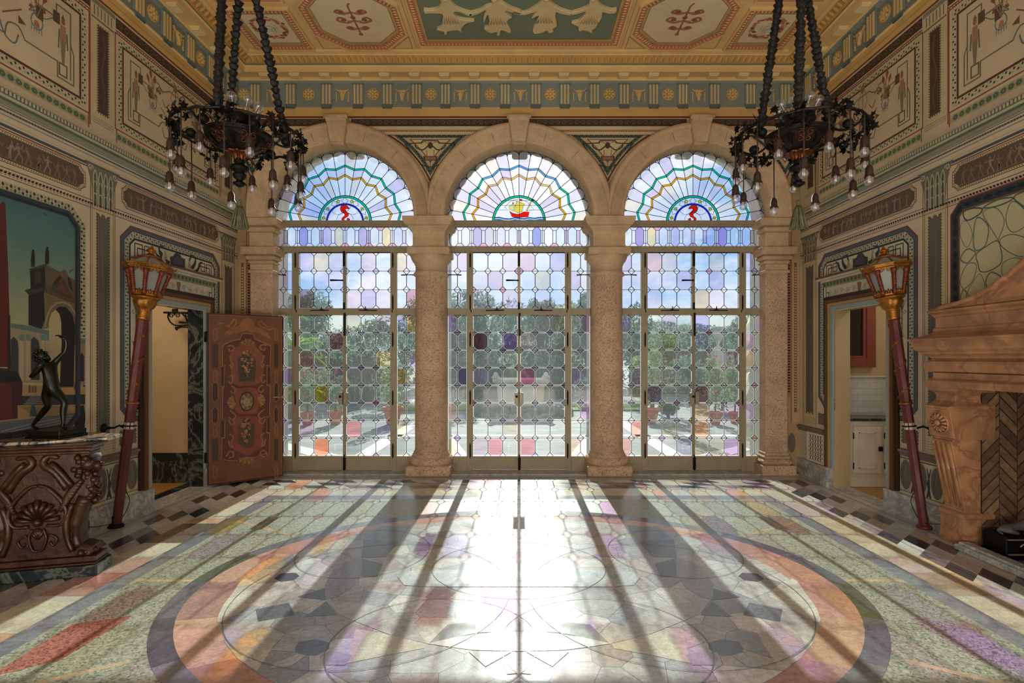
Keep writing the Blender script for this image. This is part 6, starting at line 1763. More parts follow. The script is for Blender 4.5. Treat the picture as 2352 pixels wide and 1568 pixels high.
    for k in range(3):
        a=(PI*0.62 if s<0 else PI*0.4)+2*PI*k/3+ (0.35 if s<0 else 0)
        bo,to_=((((0.07,-0.38),(0.27,0.10),(-0.13,0.10)),((-0.10,-0.03),(0.10,0.0),(-0.05,0.08))) if s<0 else (((-0.19,-0.35),(0.15,-0.10),(-0.30,-0.10)),((-0.03,-0.10),(0.09,0.05),(-0.10,0.05))))
        p0=Vector((X+bo[k][0],Y+bo[k][1],Z+0.01)); p1=Vector((X+to_[k][0],Y+to_[k][1],3.96))
        b=MB(); n_=22; ax=(p1-p0).normalized(); Ln=(p1-p0).length
        for j in range(n_):
            c=p0+(p1-p0)*(j/n_); h=Ln/n_
            w=rr.uniform(0.025,0.031)
            b.lathe([(0.010,0),(w*0.62,h*0.06),(w*0.8,h*0.3),(w,h*0.66),(w*1.02,h*0.82),(w*0.55,h*0.9),(0.011,h*1.02)],c,10,axis=ax,mod=lambda a_,z_,o=rr.uniform(0,6):1+0.2*math.cos(3*a_+o)+0.1*math.sin(5*a_+2*o),ph=rr.uniform(0,3))
        b.build('hanging_chain','chain',t)
        b=MB(); b.tube([tuple(p1),tuple(p1+Vector((0,0,0.05)))],0.008,8); b.tube([tuple(p0+(p1-p0)*0.05),tuple(p0)],0.006,6); b.build('chain_link','iron',t)
    b=MB(); b.lathe([(0.01,-0.03),(0.11,-0.01),(0.12,0.0),(0.11,0.012),(0.03,0.03),(0.02,0.06)],tuple(top),24); b.build('spreader_plate','iron',t)
    b=MB(); b.tube([(X,Y,4.06),(X,Y,ZC)],0.016,10); b.lathe([(0.02,-0.09),(0.05,-0.06),(0.08,-0.01),(0.08,0.0)],(X,Y,ZC),20); b.build('ceiling_rod','iron',t)
def smooth3(P,n=4):
    V_=[Vector(p) for p in P]; out=[]
    for i in range(len(V_)-1):
        p0=V_[max(i-1,0)];p1=V_[i];p2=V_[i+1];p3=V_[min(i+2,len(V_)-1)]
        for k in range(n):
            t=k/n; out.append(0.5*((2*p1)+(p2-p0)*t+(2*p0-5*p1+4*p2-p3)*t*t+(3*p1-p0-3*p2+p3)*t**3))
    out.append(V_[-1]); return [tuple(v) for v in out]
for s in (-1,1): chandelier(s)

# ================= PROCESSIONAL LANTERNS ON POLES =================
def lantern(s):
    base=Vector((s*3.585,4.62 if s>0 else 4.65,0.0)); top=Vector((s*(3.425 if s<0 else 3.41),4.77,1.93))
    t=thing('pole_lantern','gilded lantern on a maroon pole leaning against the %s wall'%('left' if s<0 else 'right'),'lantern',tuple(base),group='pole lanterns beside the side doors')
    ax=(top-base).normalized()
    b=MB(); pts=[base+ax*h for h in (0.03,0.5,1.12)]; b.tube([tuple(p) for p in pts],[0.036,0.039,0.042],8,sm=False)
    b.tube([tuple(base+ax*1.1),tuple(base+ax*1.86)],[0.042,0.046],8,sm=False); pole=b.build('pole','redpole',t)
    b=MB(); b.lathe([(0.06,0.0),(0.062,0.015),(0.045,0.03),(0.03,0.035),(0.03,0.10)],tuple(base),16); b.build('foot','iron' if s<0 else 'redpole',t)
    # gilded spiral vine
    b=MB(); e1=ax.orthogonal().normalized(); e2=ax.cross(e1); P=[]
    for k in range(60):
        h=1.10+0.74*k/59; a=k*0.36; P.append(tuple(base+ax*h+(e1*math.cos(a)+e2*math.sin(a))*0.047))
    b.tube(P,0.004,5)
    for k in range(3,60,5):
        h=1.10+0.74*k/59; a=k*0.36+0.25; c=base+ax*h; o=(e1*math.cos(a)+e2*math.sin(a)); tt=ax.cross(o)
        for q in (-1,1):
            b.add([tuple(c+o*0.048),tuple(c+o*0.056+tt*0.012*q+ax*0.012),tuple(c+o*0.052+ax*0.034+tt*0.008*q),tuple(c+o*0.058+ax*0.016)],[(0,1,2,3)])
    b.lathe([(0.05,1.095),(0.056,1.10),(0.05,1.115)],tuple(base),16,axis=ax); b.build('gilded_vine','gold',pole)
    # lantern head local frame along axis, from top
    O=top-ax*0.07; hd=MB()
    flu=lambda a,z:1+0.07*math.cos(a*8) if 0.09<z<0.17 else 1
    KR,KZ=0.80,0.90
    hd.lathe([(r_*KR if z_>0.09 else r_,z_*KZ) for r_,z_ in [(0.048,-0.01),(0.055,0.0),(0.05,0.015),(0.053,0.03),(0.048,0.05),(0.055,0.07),(0.05,0.085),(0.065,0.095),(0.085,0.115),(0.102,0.145),(0.11,0.175),(0.108,0.19),(0.125,0.20),(0.14,0.212),(0.142,0.225),(0.125,0.235),(0.10,0.24)]],tuple(O),40,axis=ax,mod=flu)
    hd.build('leaf_cup','gold',t)
    n=8; ph=PI/8+0.1
    def P8(r,z,k,off=0.0):
        a=2*PI*k/n+ph+off; return O+ax*z*0.90+(e1*math.cos(a)+e2*math.sin(a))*r*0.80
    # keep faces: use 8 sides; posts
    z0,z1=0.24,0.50; r0,r1=0.135,0.205
    ps=MB()
    for k in range(n):
        a=P8(r0,z0,k); c=P8(r1,z1,k); ps.tube([tuple(a),tuple(a.lerp(c,0.12)),tuple(a.lerp(c,0.2)),tuple(a.lerp(c,0.8)),tuple(a.lerp(c,0.86)),tuple(c)],[0.022,0.02,0.015,0.018,0.024,0.024],10)
        for q in range(9):
            m=a.lerp(c,0.2+0.6*q/8); ps.lathe([(0.0175+0.003*(q/8),-0.003),(0.021,0.0),(0.0175,0.003)],tuple(m),8,axis=(c-a).normalized())
    ps.build('corner_posts','goldred',t)
    gl=MB()
    for k in range(n):
        gl.add([tuple(P8(r0*0.94,z0,k)),tuple(P8(r0*0.94,z0,k+1)),tuple(P8(r1*0.94,z1,k+1)),tuple(P8(r1*0.94,z1,k))],[(0,1,2,3)])
    gl.build('glass_panes','lampglass',t)
    cr=MB()
    for z,ra,rb,h in ((z1-0.005,r1*0.93,r1*1.10,0.022),(z1+0.017,r1*0.93,r1*1.18,0.014),(z1+0.031,r1*0.9,r1*1.27,0.012),(z0-0.005,r0*0.9,r0*1.16,0.016)):
        R=[]
        for k in range(n): R.append([tuple(P8(ra,z,k)),tuple(P8(rb,z,k)),tuple(P8(rb*1.02,z+h,k)),tuple(P8(ra,z+h,k))])
        R.append(R[0]); cr.rings(R,closed=True,sm=False)
    for k in range(n):
        for q in range(9):
            m=P8(r1*1.14,z1+0.012,k).lerp(P8(r1*1.14,z1+0.012,k+1),(q+0.5)/9); cr.sphere(tuple(m),0.0085,6,5)
        # pierced leaf crest at the pane foot and scrolls at the head
        for q in range(5):
            m=P8(r0*1.08,z0+0.012,k).lerp(P8(r0*1.08,z0+0.012,k+1),(q+0.5)/5); hh=0.045*(1-abs(q-2)*0.25); cr.tube([tuple(m),tuple(m+ax*hh)],[0.011,0.004],6)
        for q in (0.3,0.7):
            m=P8(r1*0.99,z1-0.02,k).lerp(P8(r1*0.99,z1-0.02,k+1),q); d=(P8(1,z1,k+1)-P8(1,z1,k)).normalized()
            cr.tube([tuple(m+d*0.018*(1-j/14)*math.cos(j*0.6)+ax*0.018*(1-j/14)*math.sin(j*0.6)) for j in range(12)],0.004,5)
        c=P8(r1*1.3,z1+0.04,k); cr.tube([tuple(P8(r1*1.2,z1+0.03,k)),tuple(c+ax*0.01)],[0.014,0.004],6)
    cr.build('gilded_cornice','gold',t)
    # roof : glazed pyramid with ribs
    rf=MB(); zr=z1+0.043; 
    for k in range(n): rf.add([tuple(P8(r1*1.1,zr,k)),tuple(P8(r1*1.1,zr,k+1)),tuple(P8(0.085,zr+0.085,k+1)),tuple(P8(0.085,zr+0.085,k))],[(0,1,2,3)])
    roof=rf.build('roof_panes','lampglass',t)
    rb=MB()
    for k in range(n): rb.tube([tuple(P8(r1*1.12,zr,k)),tuple(P8(0.086,zr+0.088,k))],0.007,6)
    rb.build('roof_ribs','gold',roof)
    fi=MB(); fi.lathe([(r_*0.8,z_*0.9) for r_,z_ in [(0.07,0.078),(0.105,0.084),(0.108,0.094),(0.085,0.105),(0.05,0.115),(0.03,0.125),(0.028,0.14),(0.042,0.15),(0.048,0.162),(0.042,0.172),(0.024,0.18),(0.012,0.19),(0.016,0.198),(0.010,0.208),(0.002,0.212)]],tuple(O+ax*zr*0.9),24,axis=ax); fi.build('finial','gold',t)
    # candle inside
    c=MB(); c.tube([tuple(O+ax*0.235),tuple(O+ax*0.36)],0.018,10); c.build('candle','white',t)
    # bracket on the wall
    h=(0.88 if s<0 else 0.88); pm=base+ax*0.90; wall=Vector((s*(W-0.0),4.61 if s<0 else 4.5,0.885))
    k=thing('pole_bracket','black iron wall bracket holding the %s lantern pole'%('left' if s<0 else 'right'),'bracket',tuple(wall))
    b=MB(); 
    b.lathe([(0.042,0.0),(0.042,0.006),(0.03,0.012),(0.012,0.014),(0.010,0.03)],tuple(wall),18,axis=(-s,0,0)); b.build('rosette_plate','iron',k)
    a=wall+Vector((-s*0.03,0,0)); d=pm-a
    b=MB(); b.tube([tuple(a),tuple(a+d*0.35+Vector((0,0,-0.004))),tuple(a+d*0.55+Vector((0,0,0.012))),tuple(a+d*0.75+Vector((0,0,-0.01)))],0.009,8)
    o2=(d-ax*d.dot(ax)).normalized(); o3=ax.cross(o2)
    b.tube([tuple(pm+(o2*math.cos(j*PI/10)+o3*math.sin(j*PI/10))*0.05) for j in range(21)],0.007,6); b.build('pole_clasp','iron',k)
    b=MB(); b.tube([tuple(pm-ax*0.03),tuple(pm+ax*0.03)],0.0405,12); b.build('white_wrap','white',pole)
    # cable and outlet
    c=thing('power_cord','thin black cord from the %s lantern pole foot to a wall outlet'%('left' if s<0 else 'right'),'cord',tuple(base))
    o_=(s*(W-0.04),(4.35 if s<0 else 4.42),0.10)
    q0=base+ax*0.32; b=MB(); b.tube(smooth3([tuple(q0+Vector((-s*0.0,0.04,0))),tuple(base+Vector((-s*0.03,0.12,0.2))),tuple(base+Vector((-s*0.02,0.02,0.06))),(o_[0]-s*0.05,o_[1]+0.1,0.07),o_]),0.003,6); b.build('cable','iron',c)
    if s<0:
        b=MB(); b.bevbox((-W+0.034,4.30,0.06),(-W+0.055,4.40,0.14),0.003); b.sphere((-W+0.06,4.35,0.10),0.018,10,6); b.sphere((-W+0.058,4.33,0.12),0.008,6,5)
        o=b.build('wall_outlet','outlet'); tag(o,'grey electrical outlet on the marble base below the left wall','outlet')
for s in (-1,1): lantern(s)

# ================= CARVED PEDESTAL TABLE WITH STATUE =================
tb=thing('pedestal_table','carved brown pedestal table with lion heads, shell and marble top','table',(-3.28,3.66,0))
TC=Vector((-3.285,3.60)); ang=math.radians(15); du=Vector((math.cos(ang),math.sin(ang))); dn_=Vector((math.sin(ang),-math.cos(ang)))
def frT(u,v,d): p=TC+du*u+dn_*d; return (p.x,p.y,v)   # d toward the camera
def tbox(b,u0,u1,d0,d1,z0,z1,w=0.0):
    b.add([frT(u0,z0,d0),frT(u1,z0,d0),frT(u1,z0,d1),frT(u0,z0,d1),frT(u0,z1,d0),frT(u1,z1,d0),frT(u1,z1,d1),frT(u0,z1,d1)],[(0,3,2,1),(4,5,6,7),(0,1,5,4),(1,2,6,5),(2,3,7,6),(3,0,4,7)])
b=MB(); tbox(b,-0.33,0.36,-0.13,0.09,0.0,0.075); o=b.build('plinth','darkmarble',tb,bevel=0.008)
b=MB(); tbox(b,-0.33,0.345,-0.12,0.075,0.075,0.09); tbox(b,-0.33,0.34,-0.11,0.06,0.09,0.13); b.build('plinth_moulding','carved',tb,bevel=0.012)
# carved slab silhouette (lyre outline with paws and lion shoulders)
out=[(0.0,0.125),(0.30,0.125),(0.315,0.15),(0.305,0.19),(0.27,0.205),(0.235,0.21),(0.225,0.26),(0.226,0.33),(0.235,0.40),(0.26,0.46),(0.295,0.52),(0.315,0.585),(0.318,0.65),(0.305,0.70),(0.28,0.73),(0.30,0.76),(0.315,0.80),(0.30,0.83),(0.30,0.86),(0.0,0.86)]
full=out+[(-x,z) for x,z in out[::-1] if x>0]
b=MB(); b.prism(full,frT,-0.09,0.045,bev=0.012); sup=b.build('carved_support','carved',tb,bevel=0.0)
b=MB()
def tl(pts,r,d=0.05,n=8):
    rs=r if isinstance(r,(list,tuple)) else None
    P=smooth3([frT(u,z,d) for u,z in pts],3)
    if rs:
        m=len(P); rr_=[rs[min(int(i*(len(rs)-1)/(m-1)),len(rs)-1)] for i in range(m)]
    else: rr_=r
    b.tube(P,rr_,n)
for s in (-1,1):
    tl([(s*0.05,0.36),(s*0.13,0.36),(s*0.165,0.42),(s*0.15,0.5),(s*0.1,0.57),(s*0.05,0.62),(s*0.0,0.635)],[0.012,0.016,0.016,0.014,0.012,0.01],0.05)
    tl([(s*0.17,0.60),(s*0.10,0.72),(s*0.03,0.78),(s*0.06,0.83),(s*0.12,0.82)],[0.026,0.03,0.024,0.018,0.012],0.045)
    tl([(s*0.20,0.62),(s*0.13,0.72),(s*0.07,0.79)],[0.02,0.024,0.014],0.05)
    for k in range(7): tl([(s*(0.26-0.012*k),0.66-0.018*k),(s*(0.20-0.01*k),0.60-0.022*k),(s*(0.15-0.004*k),0.52-0.008*k)],[0.018,0.02,0.008],0.048)
    tl([(s*0.20,0.50),(s*0.165,0.38),(s*0.17,0.26),(s*0.20,0.17)],[0.02,0.022,0.018,0.02],0.048)
    tl([(s*0.27,0.54),(s*0.225,0.42),(s*0.205,0.30),(s*0.22,0.19)],[0.05,0.045,0.03,0.034],0.02,10)
    for k in range(4): b.sphere(frT(s*(0.25+0.018*k),0.155,0.05-0.02*k),0.024,10,7)
    # lion head and mane
    for k in range(26):
        a=k*0.9; q=0.045+0.02*math.sin(k*2.3); b.sphere(frT(s*(0.245+q*math.cos(a)*0.9),0.755+q*math.sin(a)*1.1,0.02+0.03*math.sin(k*1.7)),0.024,8,6)
    b.sphere(frT(s*0.285,0.765,0.02),0.052,14,10); b.sphere(frT(s*0.335,0.75,0.02),0.034,12,8); b.sphere(frT(s*0.34,0.735,0.02),0.026,10,7)
    b.sphere(frT(s*0.315,0.785,0.045),0.012,8,6); b.sphere(frT(s*0.26,0.82,0.03),0.018,8,6); b.sphere(frT(s*0.362,0.762,0.02),0.012,8,6)
    for k in range(22):
        z=0.50+0.2*k/22; b.sphere(frT(s*(0.30+0.02*math.sin(k*1.9)),z,0.03*math.sin(k*2.7)),0.026,8,6)
b.build('lion_carving','carved',sup)
b=MB()
for k in range(9):
    a=PI/2+(k-4)*0.36; r=0.125 if k%2==0 else 0.118
    P=[frT(0.02*math.cos(a),0.39+0.02*math.sin(a),0.05),frT(r*0.6*math.cos(a),0.39+r*0.75*math.sin(a),0.062),frT(r*math.cos(a),0.39+r*1.15*math.sin(a),0.05)]
    b.tube(P,[0.007,0.015,0.02],8)
b.sphere(frT(0,0.385,0.05),0.03,10,8)
for k in range(5):
    a=PI/2+(k-2)*0.4; b.tube([frT(0,0.27,0.05),frT(0.045*math.cos(a),0.27+0.075*math.sin(a),0.05)],[0.008,0.013],6)
for s in (-1,1): b.tube(smooth3([frT(s*0.03,0.34,0.05),frT(s*0.05,0.28,0.052),frT(s*0.03,0.20,0.05),frT(0,0.19,0.05)],3),0.009,6); b.tube(smooth3([frT(s*0.06,0.30,0.05),frT(s*0.11,0.27,0.05),frT(s*0.09,0.22,0.05),frT(s*0.07,0.25,0.05)],3),0.008,6)
b.build('shell_carving','carved',sup)
b=MB(); tbox(b,-0.34,0.30,-0.10,0.06,0.84,0.862); tbox(b,-0.35,0.315,-0.12,0.075,0.862,0.885); tbox(b,-0.36,0.33,-0.14,0.09,0.885,0.905); b.build('top_moulding','carved',tb,bevel=0.007)
# marble top (angled slab)
pl=[(-3.64,3.47),(-3.30,3.585),(-2.99,3.80),(-3.02,3.98),(-3.30,4.06),(-3.64,4.02)]
b=MB(); b.prism(pl,lambda u,v,d:(u,v,d),0.905,0.93); b.build('marble_top','breccia',tb,bevel=0.006)
# statue : generic bronze dancer
st=thing('bronze_figure','dark bronze dancing man with one arm raised, on a low block','statue',(-3.37,3.80,0.93))
b=MB(); q=[(-3.50,3.70),(-3.245,3.69),(-3.215,3.90),(-3.47,3.93)]
b.prism(q,lambda u,v,d:(u,v,d),0.9305,0.947); b.prism([((x+3.36)*0.95-3.36,(y-3.8)*0.95+3.8) for x,y in q],lambda u,v,d:(u,v,d),0.947,0.985); b.build('block','bronze',st,bevel=0.004)
S7=crop(0,700,4.75); YS=3.80
def sp(x,y,dy=0.0):
    px,py=S7([(x,y)])[0]; Y=YS+dy; return Vector((X_at(px,Y),Y,Z_at(py,Y)))
J={'pel':(sp(545,915),0.048),'wai':(sp(560,820,0.005),0.040),'che':(sp(525,700,0.005),0.055),'nec0':(sp(505,640),0.030),'nec':(sp(478,605),0.021),
'shR':(sp(585,640,0.03),0.025),'upR':(sp(640,585,0.04),0.020),'elR':(sp(712,515,0.045),0.017),'foR':(sp(728,440,0.045),0.016),'wrR':(sp(718,375,0.035),0.0105),
'shL':(sp(450,655,-0.035),0.026),'upL':(sp(395,730,-0.05),0.021),'elL':(sp(335,795,-0.055),0.0175),'foL':(sp(385,745,-0.075),0.0165),'wrL':(sp(425,690,-0.08),0.0105),
'hiR':(sp(600,945,0.01),0.038),'thR':(sp(660,1000,0.005),0.033),'knR':(sp(712,1055,0.0),0.0235),'caR':(sp(690,1150,0.0),0.0235),'anR':(sp(692,1300,0.0),0.0125),'heR':(sp(680,1330,0.0),0.013),'toR':(sp(755,1362,-0.01),0.009),
'hiL':(sp(510,975,0.02),0.038),'thL':(sp(515,1050,0.03),0.032),'knL':(sp(530,1100,0.035),0.023),'caL':(sp(460,1180,0.045),0.0235),'anL':(sp(365,1300,0.05),0.012),'heL':(sp(350,1318,0.05),0.012),'toL':(sp(440,1368,0.045),0.009)}
Ed=[('pel','wai'),('wai','che'),('che','nec0'),('nec0','nec'),('che','shR'),('shR','upR'),('upR','elR'),('elR','foR'),('foR','wrR'),('che','shL'),('shL','upL'),('upL','elL'),('elL','foL'),('foL','wrL'),
('pel','hiR'),('hiR','thR'),('thR','knR'),('knR','caR'),('caR','anR'),('anR','heR'),('heR','toR'),('pel','hiL'),('hiL','thL'),('thL','knL'),('knL','caL'),('caL','anL'),('anL','heL'),('heL','toL')]
def skinobj(name,J,Ed,root,mat,parent,sub=2):
    names=list(J); rt=parent
    while rt.parent is not None: rt=rt.parent
    off=ORG[rt.name][0]
    me=bpy.data.meshes.new(name); me.from_pydata([tuple(J[n][0]-off) for n in names],[(names.index(a),names.index(c)) for a,c in Ed],[])
    o=bpy.data.objects.new(name,me); COL.objects.link(o); o.parent=parent
    sk=o.modifiers.new('skin','SKIN'); sk.use_smooth_shade=True
    for i,n in enumerate(names):
        v=me.skin_vertices[0].data[i]; v.radius=(J[n][1],J[n][1]); v.use_root=(n==root)
    if sub: s_=o.modifiers.new('sub','SUBSURF'); s_.levels=sub; s_.render_levels=sub
    me.materials.append(M[mat]); return o
# hands with five fingers
def hand(pref,wr,d,up,side,curl):
    d=d.normalized(); side=side.normalized(); up=d.cross(side).normalized()
    J[pref+'pa']=(wr+d*0.022,0.0135); Ed.append((wr_name[pref],pref+'pa'))
    for k,(o,L_) in enumerate(((-0.011,0.026),(-0.004,0.030),(0.004,0.028),(0.011,0.022))):
        a=wr+d*0.034+side*o; b_=a+d*L_*0.5+up*curl*0.006; c=b_+d*L_*0.35+up*curl*0.014
        J['%sf%da'%(pref,k)]=(a,0.0052); J['%sf%db'%(pref,k)]=(b_,0.0045); J['%sf%dc'%(pref,k)]=(c,0.0036)
        Ed.append((pref+'pa','%sf%da'%(pref,k))); Ed.append(('%sf%da'%(pref,k),'%sf%db'%(pref,k))); Ed.append(('%sf%db'%(pref,k),'%sf%dc'%(pref,k)))
    a=wr+d*0.016-side*0.015; b_=a-side*0.010+d*0.014
    J[pref+'ta']=(a,0.0058); J[pref+'tb']=(b_,0.0046); Ed.append((pref+'pa',pref+'ta')); Ed.append((pref+'ta',pref+'tb'))
wr_name={'R':'wrR','L':'wrL'}
hand('R',J['wrR'][0],sp(660,335,0.02)-J['wrR'][0],None,Vector((0.1,1,0)),1.0)
hand('L',J['wrL'][0],sp(455,640,-0.08)-J['wrL'][0],None,Vector((0.8,0.6,0.3)),1.0)
body=skinobj('body',J,Ed,'pel','bronze',st)
# head: shaped mesh, tilted back
hc=sp(445,560); fdir=(sp(500,520)-hc).normalized(); updir=Vector((-fdir.z,0,fdir.x)); updir=updir if updir.z>0 else -updir; sd=fdir.cross(updir)
b=MB(); R=[]
for i in range(15):
    t=-PI/2+PI*i/14; ring=[]
    for k in range(20):
        a=2*PI*k/20; x=math.cos(a)*math.cos(t); y=math.sin(a)*math.cos(t); z=math.sin(t)
        fx=x*0.040; sy=y*0.031; uz=z*0.045
        if x>0.3 and z<0: fx*=1+0.12*(-z); sy*=1+0.25*z*0.8
        p=hc+fdir*fx+sd*sy+updir*uz; ring.append(tuple(p))
    R.append(ring)
b.rings(R,cap=True,sm=True)
b.tube([tuple(hc+fdir*0.038+updir*0.012),tuple(hc+fdir*0.050-updir*0.006)],[0.004,0.0085],8)   # nose
for s in (-1,1):
    b.sphere(tuple(hc+fdir*0.034+updir*0.008+sd*0.013*s),0.007,8,6); b.sphere(tuple(hc+sd*0.031*s-fdir*0.002),0.010,8,6,sc=(0.8,0.5,1)); b.tube([tuple(hc+fdir*0.038+updir*0.016+sd*0.004*s),tuple(hc+fdir*0.033+updir*0.017+sd*0.022*s)],0.004,6)
b.tube([tuple(hc+fdir*0.041-updir*0.016-sd*0.010),tuple(hc+fdir*0.045-updir*0.016),tuple(hc+fdir*0.041-updir*0.016+sd*0.010)],0.0045,6)
b.sphere(tuple(hc+fdir*0.036-updir*0.034),0.014,10,8)
hd=b.build('head','bronze',st)
b=MB(); rr=random.Random(2)
for k in range(90):
    t=rr.uniform(-0.9,1.5); a=rr.uniform(0,2*PI); x=math.cos(a)*math.cos(t); y=math.sin(a)*math.cos(t); z=math.sin(t)
    if x>0.45 and z<0.62: continue
    p=hc+fdir*x*0.041+sd*y*0.033+updir*z*0.047; b.sphere(tuple(p),rr.uniform(0.008,0.0125),7,5)
for k in range(26):
    a=rr.uniform(-1.2,1.2); p=hc+fdir*0.034*math.cos(a)*1.05+sd*0.027*math.sin(a)-updir*(0.026+rr.uniform(0,0.022)); b.sphere(tuple(p),0.009,7,5)
b.build('hair','bronze',hd)

# ================= CHIMNEYPIECE =================
fp=thing('chimneypiece','carved amber marble chimneypiece with deep shelf and sloping hood','fireplace',(3.5,3.35,0))
YA,YB2=4.38,2.30       # far and near ends of opening piece
def mould(b,prof,y0,y1,ret=True):
    """prof list of (x distance from wall,z, overhang at ends); runs along Y with returns"""
    R=[]
    for d,z in prof:
        R.append((d,z))
    A=[(W-d,z) for d,z in prof]
    n=len(prof); e0=y0; e1=y1
    vs=[]
    dmin=min(p[0] for p in prof)
    for (d,z) in prof: 
        o=(d-dmin); vs.append([(W,e1+o,z),(W-d,e1+o,z),(W-d,e0-o,z),(W,e0-o,z)])
    b.rings(vs,closed=False,cap=False,sm=False)
    b.add(vs[0],[(0,1,2,3)]); b.add(vs[-1],[(0,1,2,3)])
# hood
hd_=MB(); 
# concave pyramidal hood: outline traced on side view (Y,Z), protrusion shrinks with height
prof=[(4.30,1.90,0.26),(4.22,1.915,0.25),(4.10,1.93,0.24),(3.96,1.965,0.23),(3.83,2.02,0.22),(3.71,2.09,0.21),(3.61,2.17,0.20),(3.52,2.28,0.19),(3.45,2.42,0.175),(3.42,2.75,0.15)]
yc=3.335
R=[]
for (y,z,d) in prof: 
    o=y-yc; R.append([(W-0.0,yc+o,z),(W-d,yc+o-0.03,z),(W-d,yc-o+0.03,z),(W-0.0,yc-o,z)])
hd_.rings(R,closed=False,sm=False); hd_.add(R[-1],[(0,1,2,3)])
hd_.build('sloping_hood','pinkmarble',fp)
for_ed=MB(); for_ed.tube([(W-d-0.004,y-0.03,z) for y,z,d in prof],0.02,8); for_ed.tube([(W-0.03,y-0.005,z) for y,z,d in prof],0.024,8); for_ed.build('hood_edge_moulding','pinkmarble',fp)
b=MB(); mould(b,[(0.24,1.725),(0.235,1.745),(0.225,1.75),(0.225,1.835),(0.235,1.84),(0.245,1.86),(0.265,1.875),(0.27,1.89),(0.25,1.90),(0.25,1.915)],2.34,4.32); b.build('hood_base_block','pinkmarble',fp,bevel=0.003)
b=MB(); mould(b,[(0.30,1.27),(0.30,1.32),(0.285,1.33),(0.262,1.34),(0.262,1.385)],2.36,4.30)
mould(b,[(0.24,1.385),(0.262,1.395),(0.272,1.42),(0.272,1.455),(0.262,1.478),(0.245,1.485),(0.235,1.50)],2.33,4.34); b.build('lintel','pinkmarble',fp,bevel=0.004)
b=MB(); mould(b,[(0.25,1.50),(0.262,1.515),(0.275,1.525),(0.30,1.535),(0.305,1.55),(0.33,1.57),(0.345,1.60),(0.35,1.635),(0.365,1.645),(0.365,1.662),(0.34,1.668),(0.26,1.70),(0.24,1.725)],2.30,4.32); b.build('mantel_shelf','pinkmarble',fp,bevel=0.003)
for y0,y1 in ((4.14,4.36),(2.31,2.53)):
    for nm,profj in (('jamb_base',[(0.155,0.0),(0.155,0.05),(0.15,0.05),(0.15,0.225),(0.162,0.23),(0.162,0.26),(0.14,0.275),(0.132,0.29)]),):
        b=MB(); vs=[[(W+0.1,y1+(d-0.15)*0.6,z),(W-d,y1+(d-0.15)*0.6,z),(W-d,y0-(d-0.15)*0.6,z),(W+0.1,y0-(d-0.15)*0.6,z)] for d,z in profj]; b.rings(vs,closed=True,cap=True,sm=False); b.build(nm,'pinkmarble',fp,bevel=0.003)
    # tapering fluted console
    b=MB(); vs=[]
    for d,z in ((0.125,0.285),(0.15,0.42),(0.18,0.58),(0.21,0.72),(0.235,0.835),(0.215,0.845),(0.215,0.86)): vs.append([(W+0.1,y1-0.01,z),(W-d,y1-0.01,z),(W-d,y0+0.01,z),(W+0.1,y0+0.01,z)])
    b.rings(vs,closed=True,cap=True,sm=False)
    j=b.build('jamb_console','pinkmarble',fp,bevel=0.003)
    b=MB()
    for k in range(4):
        yy=y0+0.035+k*(y1-y0-0.07)/3
        b.tube([(W-0.128,yy,0.31),(W-0.236,yy,0.825)],[0.010,0.014],8)
    b.build('fluting','pinkmarble',j)
    b=MB(); vs=[]
    for d,z in ((0.215,0.855),(0.23,0.865),(0.265,1.09),(0.28,1.10),(0.28,1.115),(0.245,1.125)): vs.append([(W+0.1,y1+0.012,z),(W-d,y1+0.012,z),(W-d,y0-0.012,z),(W+0.1,y0-0.012,z)])
    b.rings(vs,closed=True,cap=True,sm=False); rb_=b.build('rosette_block','pinkmarble',fp,bevel=0.003)
    b=MB(); c=Vector((W-0.25,(y0+y1)/2,0.98)); ax=Vector((-1,0,-0.15)).normalized(); e1=Vector((0,1,0)); e2=ax.cross(e1)
    b.tube([tuple(c+(e1*math.cos(2*PI*q/24)+e2*math.sin(2*PI*q/24))*0.088) for q in range(25)],0.008,6)
    for q in range(14):
        a=2*PI*q/14; d=e1*math.cos(a)+e2*math.sin(a); b.tube([tuple(c+d*0.028+ax*0.008),tuple(c+d*0.055+ax*0.014),tuple(c+d*0.078)],[0.006,0.010,0.012],6)
    b.sphere(tuple(c+ax*0.008),0.026,12,8); b.sphere(tuple(c+ax*0.02),0.012,8,6); b.build('carved_rosette','pinkmarble',rb_)
    b=MB(); vs=[]
    for d,z in ((0.245,1.12),(0.22,1.14),(0.20,1.16),(0.195,1.20),(0.21,1.22),(0.24,1.24),(0.25,1.27)): vs.append([(W+0.1,y1+(d-0.22)*0.5,z),(W-d,y1+(d-0.22)*0.5,z),(W-d,y0-(d-0.22)*0.5,z),(W+0.1,y0-(d-0.22)*0.5,z)])
    b.rings(vs,closed=True,cap=True,sm=False); b.build('jamb_capital','pinkmarble',fp,bevel=0.003)
b=MB(); b.bevbox((W-0.24,2.3,0.0),(W-0.17,4.12,0.045),0.008); b.bevbox((W-0.21,2.53,0.0),(W-0.12,4.12,0.06),0.008); b.build('hearth_kerb','whitemarble',fp)
b=MB(); b.box((W-0.13,2.53,0.0),(W+0.7,4.14,0.02)); b.build('hearth_floor','darkmarble',fp)
